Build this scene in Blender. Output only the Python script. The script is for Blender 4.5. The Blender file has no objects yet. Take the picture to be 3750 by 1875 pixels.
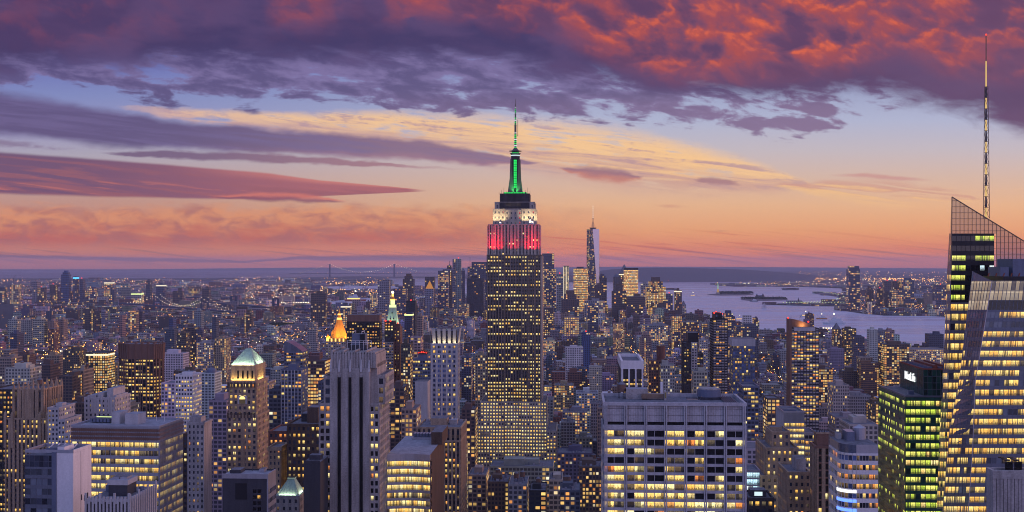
import bpy, math, random
import numpy as np
from mathutils import Vector, Matrix
R = math.radians
SC = bpy.context.scene
COL = SC.collection
rng = random.Random(11)

# ------------------------------------------------------------------ camera
EYE = 260.0                      # observation deck height (m)
CW, FN, HY = 1875.0, 4394.0, 963.0   # photo centre column, focal length and eye level, in photo pixels
cd = bpy.data.cameras.new('camera')
cam = bpy.data.objects.new('camera', cd)
COL.objects.link(cam)
SC.camera = cam
cam.location = (0, 0, EYE)
cam.rotation_euler = (R(90), 0, 0)
cd.sensor_width = 36.0
cd.lens = 36.0 * 1200.0 / 1024.0
cd.shift_y = (263.0 - 256.0) / 1024.0
cd.clip_start = 1.0
cd.clip_end = 150000.0
SC.view_settings.view_transform = 'Standard'
SC.view_settings.look = 'None'
SC.view_settings.exposure = 0.0
SC.view_settings.gamma = 1.0
cy = SC.cycles
cy.max_bounces = 4
cy.diffuse_bounces = 2
cy.glossy_bounces = 2
cy.transmission_bounces = 2
cy.transparent_max_bounces = 6
cy.volume_bounces = 0
cy.sample_clamp_indirect = 2.0
cy.filter_width = 1.05
cy.caustics_reflective = False
cy.caustics_refractive = False

def s2l(c):
    return tuple((v / 255 / 12.92) if v / 255 <= 0.04045 else ((v / 255 + 0.055) / 1.055) ** 2.4 for v in c)

# ------------------------------------------------------------------ a small language for node maths
class S:
    """a float socket with arithmetic"""
    nt = None
    def __init__(self, s): self.s = s
    @staticmethod
    def m(op, *a, clamp=False):
        n = S.nt.nodes.new('ShaderNodeMath'); n.operation = op; n.use_clamp = clamp
        for i, v in enumerate(a):
            if isinstance(v, S): S.nt.links.new(v.s, n.inputs[i])
            else: n.inputs[i].default_value = v
        return S(n.outputs[0])
    def __add__(a, b): return S.m('ADD', a, b)
    __radd__ = __add__
    def __sub__(a, b): return S.m('SUBTRACT', a, b)
    def __rsub__(a, b): return S.m('SUBTRACT', b, a)
    def __mul__(a, b): return S.m('MULTIPLY', a, b)
    __rmul__ = __mul__
    def __truediv__(a, b): return S.m('DIVIDE', a, b)
    def abs(a): return S.m('ABSOLUTE', a)
    def sat(a): return S.m('ADD', a, 0.0, clamp=True)
def smooth(x, a, b):
    n = S.nt.nodes.new('ShaderNodeMapRange'); n.interpolation_type = 'SMOOTHSTEP'
    S.nt.links.new(x.s, n.inputs[0])
    for i, v in ((1, a), (2, b)):
        if isinstance(v, S): S.nt.links.new(v.s, n.inputs[i])
        else: n.inputs[i].default_value = v
    return S(n.outputs[0])
def vec(x, y, z=0.0):
    n = S.nt.nodes.new('ShaderNodeCombineXYZ')
    for i, v in enumerate((x, y, z)):
        if isinstance(v, S): S.nt.links.new(v.s, n.inputs[i])
        else: n.inputs[i].default_value = v
    return n.outputs[0]
def noise(x, y, detail=5, rough=0.55, dist=0.0, seed=0.0):
    n = S.nt.nodes.new('ShaderNodeTexNoise'); n.noise_dimensions = '2D'
    S.nt.links.new(vec(x + seed * 7.31, y + seed * 3.77), n.inputs['Vector'])
    n.inputs['Scale'].default_value = 1.0
    n.inputs['Detail'].default_value = detail
    n.inputs['Roughness'].default_value = rough
    n.inputs['Distortion'].default_value = dist
    return S(n.outputs[0])
def ramp(x, pts, lo, hi, colour=False):
    n = S.nt.nodes.new('ShaderNodeValToRGB')
    t = S.m('DIVIDE', S.m('SUBTRACT', x, lo), hi - lo, clamp=True)
    S.nt.links.new(t.s, n.inputs[0])
    e = n.color_ramp.elements
    pts = sorted(pts)
    vals = [p[1] for p in pts]
    k = 1.0 if colour else max(1e-6, max(abs(v) for v in vals))
    while len(e) < len(pts): e.new(0.5)
    for i, p in enumerate(pts):
        e[i].position = min(1.0, max(0.0, (p[0] - lo) / (hi - lo)))
    for i, p in enumerate(pts):
        e[i].color = (*s2l(p[1]), 1) if colour else (p[1] / k,) * 3 + (1,)
    if colour: return n.outputs[0]
    return S(n.outputs[0]) * k
def mixc(f, a, b):
    n = S.nt.nodes.new('ShaderNodeMix'); n.data_type = 'RGBA'
    if isinstance(f, S): S.nt.links.new(f.s, n.inputs[0])
    else: n.inputs[0].default_value = f
    for i, v in ((6, a), (7, b)):
        if isinstance(v, tuple): n.inputs[i].default_value = (*s2l(v), 1) if max(v) > 1.5 else (*v, 1)
        else: S.nt.links.new(v, n.inputs[i])
    return n.outputs[2]
def scalec(c, f):
    n = S.nt.nodes.new('ShaderNodeVectorMath'); n.operation = 'SCALE'
    S.nt.links.new(c, n.inputs[0])
    if isinstance(f, S): S.nt.links.new(f.s, n.inputs['Scale'])
    else: n.inputs['Scale'].default_value = f
    return n.outputs[0]
# ------------------------------------------------------------------ dusk sky: gradient and cloud layers by direction
W = bpy.data.worlds.new('World'); SC.world = W; W.use_nodes = True
S.nt = W.node_tree; S.nt.nodes.clear()
_tc = S.nt.nodes.new('ShaderNodeTexCoord')
_sp = S.nt.nodes.new('ShaderNodeSeparateXYZ'); S.nt.links.new(_tc.outputs['Generated'], _sp.inputs[0])
dx, dy, dz = (S(_sp.outputs[i]) for i in range(3))
hyp = S.m('SQRT', dx * dx + dy * dy + 1e-6)
dyc = S.m('MAXIMUM', dy, hyp * 0.3)
X = 512.0 + (dx / dyc) * 1200.0          # azimuth, in steps of 1/1200 rad to either side of south
Y = 263.0 - (dz / dyc) * 1200.0          # elevation, 263 at eye level, falling upwards
Y = S.m('MAXIMUM', Y, -900.0); X = S.m('MINIMUM', S.m('MAXIMUM', X, -1500.0), 2500.0)
right = ramp(Y, [(-300, (52, 56, 104)), (0, (104, 108, 172)), (60, (132, 136, 188)), (95, (158, 166, 200)), (120, (174, 180, 208)), (150, (194, 184, 192)), (180, (214, 182, 164)),
                 (205, (230, 180, 140)), (230, (234, 164, 114)), (248, (234, 140, 94)), (263, (252, 136, 72)), (275, (170, 92, 84))], -300, 300, True)
left = ramp(Y, [(-300, (48, 52, 100)), (0, (84, 84, 146)), (60, (104, 110, 178)), (95, (128, 138, 190)), (130, (152, 150, 190)), (155, (172, 164, 180)), (180, (188, 158, 158)), (200, (192, 148, 136)),
                (225, (204, 138, 114)), (245, (208, 130, 100)), (258, (216, 126, 86)), (266, (216, 122, 80)), (275, (100, 78, 96))], -300, 300, True)
sky = mixc(smooth(X, 60, 640), left, right)

w1 = noise(X / 70, Y / 26, 5, 0.55, 0, 1) - 0.5
w2 = noise(X / 30, Y / 9, 4, 0.55, 0, 2) - 0.5
Yt = Y - (X - 512) * 0.11                 # streaks lean gently down to the right
st = noise(X / 120, Yt / 7, 6, 0.6, 0.4, 3)
puff = noise(X / 50, Yt / 15, 7, 0.58, 0.25, 4)
fine = noise(X / 14, Yt / 6, 5, 0.6, 0.3, 5)

# low salmon bank on the left, its top torn into wisps
c = 0.5 * (st - 0.5) + 0.9 * (noise(X / 30, Y / 14, 6, 0.55, 0.3, 6) - 0.5)
m = smooth(Y + c * 24, 200, 218) * smooth(Y + w1 * 5, 251, 238) * ramp(X, [(0, 1), (400, 0.95), (470, 0.8), (560, 0.3), (650, 0)], 0, 700)
bank = mixc(smooth(Y + c * 34, 214, 244), (222, 146, 104), (190, 96, 84))
bank = mixc(smooth(noise(X / 34, Y / 15, 5, 0.55, 0.35, 16), 0.40, 0.70) * 0.8, bank, (160, 96, 102))
sky = mixc(m * 0.85, sky, bank)
# thin streaks close to the horizon
m = smooth(noise(X / 110, Yt / 3.4, 5, 0.55, 0.3, 7), 0.52, 0.66) * smooth(Y, 226, 240) * smooth(Y, 267, 257) * ramp(X, [(430, 0.25), (520, 0.9), (760, 0.9), (860, 0.35), (1024, 0.25)], 400, 1024)
sky = mixc(m * 0.75, sky, (208, 104, 82))
m = smooth(noise(X / 150, Yt / 2.6, 4, 0.5, 0.2, 8), 0.55, 0.66) * smooth(Y, 244, 252) * smooth(Y, 268, 260)
sky = mixc(m * 0.45, sky, (140, 94, 94))
m = smooth(((Y + w2 * 3 - ramp(X, [(0, 256), (240, 262), (300, 258), (490, 258), (560, 261)], 0, 600)) / ramp(X, [(0, 1.5), (150, 2.0), (270, 1.0), (380, 3.0), (480, 3.0), (560, 0.4)], 0, 600)).abs(), 1.5, 0.4) * smooth(X, 580, 480)
sky = mixc(m * 0.75, sky, (122, 84, 94))

def band(cp, hp, amp=5.0, soft=0.45, wob=None):
    """cloud streak along a line of directions: centre points, half thickness points"""
    cc = ramp(X, cp, 0, 1024); hh = S.m('MAXIMUM', ramp(X, hp, 0, 1024), 0.05)
    d = (Y + (w2 if wob is None else wob) * amp - cc) / hh
    return smooth(d.abs(), 1.0 + soft, 1.0 - soft) * smooth(hh, 0.4, 2.2), d

# long sunlit streak
m, d = band([(100, 104), (140, 110), (210, 117), (300, 124), (420, 132), (560, 150), (700, 170), (800, 184), (840, 190)],
            [(110, 0.1), (150, 4), (230, 7), (300, 10), (430, 19), (540, 25), (620, 27), (700, 21), (770, 12), (815, 1)], 9, 0.5, w1 + w2 * 0.7)
gap = smooth(0.55 * st + 0.45 * puff, 0.33, 0.48)
sunlit = mixc(smooth(d + (st - 0.5) * 3.0, 0.75, -0.6), (206, 160, 146), (250, 200, 140))
sunlit = mixc(smooth(st + (fine - 0.5) * 0.5, 0.54, 0.72) * 0.85, sunlit, (186, 146, 150))
sunlit = mixc(smooth(X, 330, 130) * 0.5, sunlit, (222, 176, 162))
sky = mixc(m * gap * ramp(X, [(100, 0.0), (170, 0.75), (400, 0.85), (700, 0.9), (830, 0.6)], 0, 1024), sky, sunlit)
m, d = band([(780, 186), (850, 191), (920, 196), (980, 200)], [(770, 0.2), (830, 8), (890, 11), (950, 6), (985, 0.2)], 8, 0.7)
sky = mixc(m * smooth(st, 0.36, 0.55) * 0.85, sky, mixc(smooth(d + (st - 0.5) * 4, -0.4, 0.6), (206, 152, 138), (238, 190, 138)))
m, d = band([(820, 174), (870, 176), (950, 182)], [(815, 0.1), (860, 2.0), (900, 2.2), (945, 0.2)], 4, 0.7)
sky = mixc(m * 0.8, sky, (200, 148, 144))
m, d = band([(645, 205), (700, 207)], [(640, 0.1), (670, 1.6), (700, 0.1)], 3, 0.7)
sky = mixc(m * 0.7, sky, (206, 140, 122))
m, d = band([(690, 231), (740, 231)], [(695, 0.1), (720, 1.1), (742, 0.1)], 2, 0.7)
sky = mixc(m * 0.7, sky, (160, 118, 118))
# brown puff under the sunlit streak
m, d = band([(555, 168), (600, 174), (640, 178)], [(555, 0.3), (590, 6), (620, 6), (645, 0.5)], 9, 0.6)
sky = mixc(m * 0.85, sky, mixc(smooth(d, -0.8, 0.9), (142, 104, 126), (196, 122, 112)))
m, d = band([(690, 178), (740, 184)], [(690, 0.3), (712, 4), (745, 0.4)], 7, 0.7)
sky = mixc(m * 0.8, sky, (160, 118, 130))

# long dark bars on the left
m, d = band([(0, 113), (160, 134), (320, 144), (420, 150), (480, 158), (530, 163)], [(0, 21), (100, 17), (200, 14), (320, 11), (400, 10), (460, 8), (510, 4), (545, 0.3)], 13, 0.32, w1)
bar = mixc(smooth(X, 120, 520), (92, 78, 122), (142, 112, 136))
bar = mixc(smooth(st, 0.40, 0.66) * 0.55, bar, (112, 98, 146))
bar = mixc(smooth(d, 0.2, 1.0) * smooth(X, 150, 450) * 0.6, bar, (168, 118, 132))
sky = mixc(m * 0.93, sky, bar)
m, d = band([(100, 153), (250, 157), (370, 164), (440, 168), (500, 170)], [(95, 0.3), (140, 3.2), (260, 4.2), (340, 3.0), (420, 1.3), (500, 0.2)], 6, 0.5)
sky = mixc(m * 0.9, sky, mixc(smooth(X, 150, 460), (112, 88, 122), (168, 122, 132)))
m, d = band([(0, 143), (60, 148), (160, 152)], [(0, 3), (60, 2), (150, 0.2)], 7, 0.8)
sky = mixc(m * smooth(puff, 0.42, 0.6) * 0.7, sky, (128, 108, 140))
# smooth lens cloud
m, d = band([(0, 173), (100, 178), (200, 183), (300, 188), (380, 189.5), (432, 191)], [(0, 20.5), (100, 18.5), (200, 15.5), (270, 13), (320, 8), (380, 4), (434, 0.2)], 1.5, 0.10, w1)
lens = mixc(smooth(X + st * 60, 60, 400), (110, 78, 112), (168, 98, 108))
lens = mixc(smooth(st + d * 0.12, 0.44, 0.66) * 0.8, lens, (150, 90, 104))
lens = mixc(smooth(d, -0.35, -0.95) * smooth(X, 150, 330) * 0.8, lens, (204, 124, 118))
lens = mixc(smooth(noise(X / 60, Yt / 3.2, 4, 0.5, 0.2, 9), 0.60, 0.72) * smooth(d, -0.2, 0.3) * 0.6, lens, (192, 110, 106))
sky = mixc(m * 0.96, sky, lens)
m, d = band([(200, 196), (290, 197), (350, 202)], [(200, 0.3), (260, 4.0), (310, 4.0), (352, 0.3)], 5, 0.5)
sky = mixc(m * 0.85, sky, mixc(smooth(d, 0.6, -0.6), (136, 84, 104), (208, 118, 108)))

# broken purple sheet in the middle heights
cover = ramp(X, [(0, 0.80), (150, 0.66), (330, 0.86), (430, 0.74), (560, 0.84), (680, 0.78), (760, 0.70), (850, 0.60), (920, 0.42), (1000, 0.36), (1024, 0.45)], 0, 1024)
lowedge = ramp(X, [(0, 98), (60, 82), (130, 106), (260, 110), (330, 102), (400, 120), (520, 122), (600, 124), (700, 134), (800, 146), (860, 136), (930, 118), (1024, 122)], 0, 1024)
vert = smooth(Y + w1 * 22, lowedge + 6, lowedge - 22)
f = 0.62 * puff + 0.38 * noise(X / 95, Yt / 22, 5, 0.55, 0.2, 10)
m = smooth(f - (1.0 - cover) * 0.36 + (vert - 1.0) * 0.16 + smooth(Y, 92, 64) * 0.12 + (fine - 0.5) * 0.10, 0.315, 0.425) * smooth(vert, 0.0, 0.15)
sheet = mixc(smooth(f + (fine - 0.5) * 0.2, 0.40, 0.62), (124, 110, 158), (90, 78, 124))
sheet = mixc(smooth(X, 520, 800) * smooth(Y, 70, 130) * 0.7, sheet, (132, 112, 148))
sheet = mixc(smooth(Y, 84, 112) * smooth(X, 250, 500) * 0.35, sheet, (138, 108, 142))
sky = mixc(m * 0.92, sky, sheet)

# heavy deck above, lit red from below by the sun
edge = ramp(X, [(0, 62), (120, 64), (220, 60), (330, 58), (420, 54), (520, 62), (600, 74), (660, 86), (740, 92), (820, 90), (880, 88), (930, 100), (980, 112), (1024, 124)], 0, 1024)
big = noise(X / 150, Y / 60, 6, 0.54, 0.15, 11)
m = smooth(edge + 8.0 - Y + (big - 0.5) * 30 + (puff - 0.5) * 30, -8, 18)
deck = mixc(smooth(big + (puff - 0.5) * 0.35, 0.38, 0.66), (64, 54, 100), (84, 66, 110))
deck = mixc(smooth(X, 560, 900) * 0.6, deck, (98, 70, 108))
deck = mixc(smooth(Y, 40, 84) * smooth(X, 0, 60) * smooth(X, 620, 380) * 0.35, deck, (104, 96, 152))
# billows: cellular bellies with a lit flank
bx = X / 38 + (big - 0.5) * 1.0; by = Y / 27 - X / 120 + (big - 0.5) * 0.8
b0 = noise(bx, by, 6, 0.52, 0.10, 12)
b1 = noise(bx - 0.07, by - 0.16, 6, 0.52, 0.10, 12)
flank = smooth(b0 - b1 + (fine - 0.5) * 0.10, -0.05, 0.17)
diag = Y - (X - 560) * 0.22                                     # the lit region widens to the right
where = ramp(X, [(0, 0.16), (60, 0.20), (110, 0.14), (200, 0.04), (262, 0.02), (280, 0.55), (320, 0.5), (345, 0.08), (380, 0.12), (400, 0.8), (470, 0.75), (530, 0.8), (600, 0.95), (760, 1.0), (900, 0.92), (960, 0.6), (1024, 0.5)], 0, 1024)
depth = ramp(X, [(0, 52), (150, 56), (250, 30), (300, 36), (400, 26), (470, 24), (540, 36), (600, 64), (660, 86), (740, 88), (830, 76), (900, 60), (950, 84), (1024, 84)], 0, 1024)
low = smooth(Y + (big - 0.5) * 40 + (b0 - 0.5) * 46, depth + 10, depth - 26)
lit = where * low * (0.72 + 0.36 * smooth(noise(X / 90, Y / 44 - X / 200, 3, 0.5, 0.2, 21), 0.42, 0.58))
glow = lit * smooth(b0 + (big - 0.5) * 0.5, 0.40, 0.64)
deck = mixc((lit * 0.55).sat(), deck, (142, 74, 92))
deck = mixc((glow * 0.9).sat(), deck, (172, 76, 76))
deck = mixc((glow * flank * smooth(b0, 0.42, 0.62) * ramp(X, [(0, 0.1), (260, 0.35), (420, 0.5), (600, 0.7), (760, 1), (1024, 0.9)], 0, 1024)).sat(), deck, (218, 98, 70))
deck = mixc(smooth(b0 + (big - 0.5) * 0.5, 0.46, 0.30) * lit * 0.8, deck, (84, 58, 98))
sky = mixc(m * 0.98, sky, deck)

# the rest of the dome: blue dusk behind the camera, dim ground glow below the horizon
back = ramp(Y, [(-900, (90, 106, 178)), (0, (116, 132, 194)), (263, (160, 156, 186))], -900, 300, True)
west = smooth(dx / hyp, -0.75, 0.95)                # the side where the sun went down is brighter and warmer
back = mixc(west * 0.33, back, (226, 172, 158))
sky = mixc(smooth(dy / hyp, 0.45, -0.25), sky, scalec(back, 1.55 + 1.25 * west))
sky = mixc(smooth(dz, 0.25, 0.7), sky, (.27, .34, .70))
sky = mixc(smooth(dz, -0.01, -0.08), sky, (60, 56, 84))
_nis = S.nt.nodes.new('ShaderNodeTexSky'); _nis.sky_type = 'NISHITA'; _nis.sun_disc = False
_nis.sun_elevation = R(0.5); _nis.sun_rotation = R(33)
_add = S.nt.nodes.new('ShaderNodeMix'); _add.data_type = 'RGBA'; _add.blend_type = 'ADD'; _add.inputs[0].default_value = 1.0
S.nt.links.new(sky, _add.inputs[6]); S.nt.links.new(scalec(_nis.outputs[0], 0.006), _add.inputs[7])
SKY_STRENGTH = 1.0
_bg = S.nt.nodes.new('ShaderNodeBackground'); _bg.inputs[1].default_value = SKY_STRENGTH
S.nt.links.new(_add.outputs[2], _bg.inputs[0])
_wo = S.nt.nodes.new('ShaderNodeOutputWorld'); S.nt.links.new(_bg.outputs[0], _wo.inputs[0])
W.cycles.sampling_method = 'MANUAL'; W.cycles.sample_map_resolution = 512
# ------------------------------------------------------------------ low sun under the horizon haze, to the right of the view
_sd = bpy.data.lights.new('sun', 'SUN'); _sun = bpy.data.objects.new('sun', _sd); COL.objects.link(_sun)
_sd.energy = 1.3; _sd.angle = R(14); _sd.color = (1.0, 0.50, 0.30)
_sun.rotation_euler = Vector((-math.sin(R(62)), -math.cos(R(62)), -math.tan(R(5)))).to_track_quat('-Z', 'Y').to_euler()

# ------------------------------------------------------------------ materials
MATS = {}
def newmat(name):
    m = bpy.data.materials.new(name); m.use_nodes = True
    S.nt = m.node_tree; S.nt.nodes.clear()
    m.cycles.emission_sampling = 'NONE'
    MATS[name] = m
    return m
def out(sh, volume=False):
    o = S.nt.nodes.new('ShaderNodeOutputMaterial'); S.nt.links.new(sh, o.inputs[1 if volume else 0])
def principled(col=None, rough=0.8, spec=0.3, metal=0.0, emit=None, estr=0.0):
    n = S.nt.nodes.new('ShaderNodeBsdfPrincipled')
    def put(k, v):
        if isinstance(v, S): S.nt.links.new(v.s, n.inputs[k])
        elif isinstance(v, (tuple, list)): n.inputs[k].default_value = (*v, 1)
        elif isinstance(v, (int, float)): n.inputs[k].default_value = v
        else: S.nt.links.new(v, n.inputs[k])
    if col is not None: put('Base Color', col)
    put('Roughness', rough); put('Specular IOR Level', spec); put('Metallic', metal)
    if emit is not None: put('Emission Color', emit); put('Emission Strength', estr)
    return n
def geom(k):
    n = S.nt.nodes.new('ShaderNodeNewGeometry'); return n.outputs[k]
def sep(v):
    n = S.nt.nodes.new('ShaderNodeSeparateXYZ'); S.nt.links.new(v, n.inputs[0])
    return [S(n.outputs[i]) for i in range(3)]
def wnoise(x, y, z=0.0):
    n = S.nt.nodes.new('ShaderNodeTexWhiteNoise'); n.noise_dimensions = '3D'
    S.nt.links.new(vec(x, y, z), n.inputs['Vector']); return S(n.outputs['Value'])
def noise3(sx, sy, sz, detail=3, rough=0.55):
    x, y, z = sep(geom('Position'))
    n = S.nt.nodes.new('ShaderNodeTexNoise'); n.noise_dimensions = '3D'
    S.nt.links.new(vec(x * sx, y * sy, z * sz), n.inputs['Vector'])
    n.inputs['Scale'].default_value = 1.0; n.inputs['Detail'].default_value = detail; n.inputs['Roughness'].default_value = rough
    return S(n.outputs[0])
def wallmat(name, col, rough=0.85, var=0.35, metal=0.0, spec=0.25):
    """stone, brick, concrete, metal: a base colour with streaks of weather and patchiness"""
    newmat(name)
    f = noise3(0.35, 0.35, 0.05) * 0.55 + noise3(1.3, 1.3, 1.6) * 0.45
    c = mixc(smooth(f, 0.30, 0.70), tuple(v * (1 - var) for v in col), tuple(min(0.95, v * (1 + var)) for v in col))
    p = principled(c, rough, spec, metal)
    out(p.outputs[0]); return MATS[name]
def uvsep():
    n = S.nt.nodes.new('ShaderNodeUVMap'); x, y, z = sep(n.outputs[0]); return x, y
def fr(x): return S.m('FRACT', x)
def fl(x): return S.m('FLOOR', x)
def winmat(name, c0, c1, strength, clutter=0.75, base=(0.03, 0.035, 0.045), sub=3):
    """a lit window seen from outside: ceiling lights high up, dark furniture low down, differing from room to room"""
    newmat(name)
    u, v = uvsep(); iu, iv, fu, fv = fl(u), fl(v), fr(u), fr(v)
    r1 = wnoise(iu, iv, 1.3); r2 = wnoise(iu, iv, 4.7); r3 = wnoise(fl(u * sub), iv, 8.1)
    n1 = noise(u * 9.0 + r1 * 50, v * 6.0 + r2 * 40, 4, 0.65, 0.0, 2)
    n2 = noise(u * 4.0 + r2 * 80, v * 1.5, 2, 0.5, 0.0, 5)
    hf = noise(u * 8.0 + r1 * 50, iv * 3.3 + r2 * 9, 3, 0.6, 0.0, 2)
    dark = S.m('MAXIMUM', smooth(hf * 1.15 - 0.22 - fv, -0.03, 0.05), smooth(n1, 0.58, 0.66) * 0.35) * clutter
    lampbar = smooth((fv - 0.83).abs(), 0.10, 0.03) * smooth(noise(u * 14, iv, 2, 0.5, 0, 3), 0.45, 0.55)
    mull = smooth((fr(fu * sub + 0.5) - 0.5).abs(), 0.035, 0.06)
    e = (0.40 + 0.55 * r1 + 0.35 * n2 + lampbar * 0.9) * (1.0 - dark) * (0.35 + 0.65 * mull) * (0.22 + 0.78 * smooth(r3, 0.16, 0.22))
    col = mixc(smooth(r2 + (n2 - 0.5) * 0.5, 0.15, 0.85), c0, c1)
    p = principled(base, 0.12, 0.5, 0.0, col, e * strength)
    out(p.outputs[0])
winmat('window_yellow', (1.0, 0.52, 0.09), (1.0, 0.70, 0.20), 1.25)
winmat('window_pale', (1.0, 0.64, 0.16), (1.0, 0.82, 0.36), 1.35)
winmat('window_orange', (1.0, 0.30, 0.05), (1.0, 0.45, 0.10), 1.05)
winmat('window_lime', (0.55, 0.72, 0.06), (0.95, 0.90, 0.18), 1.15)
winmat('window_cool', (0.55, 0.85, 1.0), (0.95, 1.0, 0.95), 1.2)
winmat('window_dim', (0.5, 0.30, 0.12), (0.55, 0.42, 0.22), 0.28)
winmat('window_red', (1.0, 0.06, 0.05), (1.0, 0.12, 0.10), 0.8)
def glassmat(name, col, rough=0.12, spec=0.6):
    newmat(name)
    u, v = uvsep(); r = wnoise(fl(u), fl(v), 2.2)
    c = mixc(smooth(r, 0.1, 0.9), tuple(x * 0.5 for x in col), tuple(x * 1.6 for x in col))
    p = principled(c, rough, spec)
    out(p.outputs[0])
glassmat('window_dark', (0.04, 0.046, 0.066))
glassmat('window_blue', (0.07, 0.11, 0.24), 0.15, 0.9)
glassmat('window_grey', (0.11, 0.125, 0.155), 0.2, 0.7)
glassmat('window_green', (0.012, 0.05, 0.035))
glassmat('window_black', (0.010, 0.010, 0.012))
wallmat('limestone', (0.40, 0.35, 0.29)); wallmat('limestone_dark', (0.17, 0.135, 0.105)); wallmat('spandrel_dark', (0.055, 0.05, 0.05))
wallmat('pier_grey', (0.20, 0.16, 0.13)); wallmat('tan_brick', (0.37, 0.265, 0.175)); wallmat('brown_brick', (0.10, 0.066, 0.048)); wallmat('red_brick', (0.17, 0.075, 0.055))
wallmat('grey_stone', (0.35, 0.32, 0.30)); wallmat('pale_stone', (0.46, 0.44, 0.43), 0.8, 0.15); wallmat('white_panel', (0.74, 0.71, 0.70), 0.55, 0.10)
wallmat('travertine', (0.44, 0.42, 0.43), 0.6, 0.22); wallmat('aluminium', (0.42, 0.42, 0.46), 0.38, 0.12, 0.6); wallmat('bronze_panel', (0.20, 0.11, 0.078), 0.5, 0.2)
wallmat('black_metal', (0.018, 0.018, 0.022), 0.4, 0.2); wallmat('dark_panel', (0.05, 0.05, 0.06), 0.5, 0.2); wallmat('steel_blue', (0.13, 0.15, 0.21), 0.4, 0.15)
wallmat('roof_tar', (0.16, 0.16, 0.18), 0.9, 0.4); wallmat('roof_pale', (0.30, 0.30, 0.33), 0.9, 0.3); wallmat('tank_wood', (0.17, 0.10, 0.07), 0.9, 0.3)
wallmat('verdigris', (0.33, 0.46, 0.37), 0.7, 0.25); wallmat('gilded_tile', (0.80, 0.38, 0.055), 0.55, 0.12); wallmat('green_glass_panel', (0.02, 0.10, 0.065), 0.25, 0.3, 0.0, 0.6)
wallmat('mullion_grey', (0.16, 0.17, 0.21), 0.4, 0.1, 0.3); wallmat('glass_skin', (0.10, 0.12, 0.17), 0.15, 0.3, 0.0, 0.7); wallmat('mast_metal', (0.10, 0.10, 0.10), 0.5, 0.2)
wallmat('lattice_steel', (0.22, 0.15, 0.10), 0.5, 0.2); wallmat('foliage', (0.035, 0.055, 0.025), 0.9, 0.6); wallmat('trunk_bark', (0.05, 0.035, 0.025)); wallmat('bridge_steel', (0.06, 0.075, 0.12), 0.7, 0.2)
wallmat('boat_white', (0.6, 0.6, 0.6), 0.5, 0.1); wallmat('boat_orange', (0.6, 0.22, 0.05), 0.5, 0.1); wallmat('sailcloth', (0.55, 0.5, 0.5), 0.8, 0.08); wallmat('rust_red', (0.25, 0.07, 0.04), 0.7, 0.2)
def emat(name, col, s):
    newmat(name); n = S.nt.nodes.new('ShaderNodeEmission'); n.inputs[0].default_value = (*col, 1); n.inputs[1].default_value = s; out(n.outputs[0])
emat('lamp_sodium', (1.0, 0.42, 0.08), 9.0); emat('lamp_white', (1.0, 0.84, 0.5), 8.0); emat('lamp_red', (1.0, 0.05, 0.03), 2.5); emat('lamp_green', (0.03, 1.0, 0.16), 0.95)
emat('lamp_blue', (0.12, 0.25, 1.0), 2.2); emat('sign_white', (0.95, 0.97, 1.0), 1.5); emat('lamp_gold', (1.0, 0.55, 0.12), 2.2); emat('lamp_lime', (0.80, 0.95, 0.35), 1.6); emat('lamp_cyan', (0.1, 0.55, 1.0), 1.6)
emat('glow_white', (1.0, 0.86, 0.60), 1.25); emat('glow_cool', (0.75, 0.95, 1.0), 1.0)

# facade of the smaller blocks: windows counted in bays and storeys by the UV map, lit room by room
newmat('block_facade')
_a = S.nt.nodes.new('ShaderNodeAttribute'); _a.attribute_name = 'col'
_b = S.nt.nodes.new('ShaderNodeAttribute'); _b.attribute_name = 'par'
_pl, _pw, _pr = sep(_b.outputs['Vector'])
u, v = uvsep(); iu, iv, fu, fv = fl(u), fl(v), fr(u), fr(v)
_hw = 0.22 + _pw * 0.27
_in = smooth((fu - 0.5).abs(), _hw + 0.02, _hw - 0.02) * smooth((fv - 0.5).abs(), 0.33, 0.29)
_w1 = wnoise(iu, iv, 3.1); _w2 = wnoise(fl(iu * 0.25), iv, 5.2); _w3 = wnoise(iu, iv, 7.9); _w4 = wnoise(fl(iu * 0.125), fl(iv * 0.2), 1.1)
_r = _w1 * (1.0 - _pr) + _w2 * _pr
_lit = S.m('MAXIMUM', S.m('LESS_THAN', _r, _pl * (0.35 + 1.3 * _w4) + S.m('MAXIMUM', _pl - 0.7, 0.0) * 2.0), S.m('MULTIPLY', S.m('LESS_THAN', wnoise(iu, fl(iv * 0.03), 6.6), 0.018), S.m('GREATER_THAN', _pl, 0.03)))
_ec = mixc(smooth(_w3, 0.0, 0.55), (1.0, 0.36, 0.07), (1.0, 0.62, 0.17))
_ec = mixc(smooth(_w3, 0.80, 0.95) * 0.8, _ec, (0.95, 0.90, 0.66))
_wallv = noise3(0.25, 0.25, 0.04, 2)
_base = mixc(_in * 0.85, scalec(_a.outputs['Color'], 0.65 + 0.7 * _wallv), (0.03, 0.034, 0.048))
_p = principled(_base, 0.85 - _in * 0.65, 0.3 + _in * 0.2, 0.0, _ec, _in * _lit * (0.20 + 1.15 * wnoise(iu, iv, 9.3) * wnoise(iu, iv, 2.9) + S.m('MAXIMUM', _pl - 0.5, 0.0) * 0.5 + 0.28 * wnoise(fl(iu * 0.2), iv, 9.9)))
out(_p.outputs[0])
newmat('block_roof')
_a = S.nt.nodes.new('ShaderNodeAttribute'); _a.attribute_name = 'col'
out(principled(scalec(_a.outputs['Color'], 0.55 + 0.9 * noise3(0.12, 0.12, 0.12, 3)), 0.9, 0.2).outputs[0])

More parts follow.
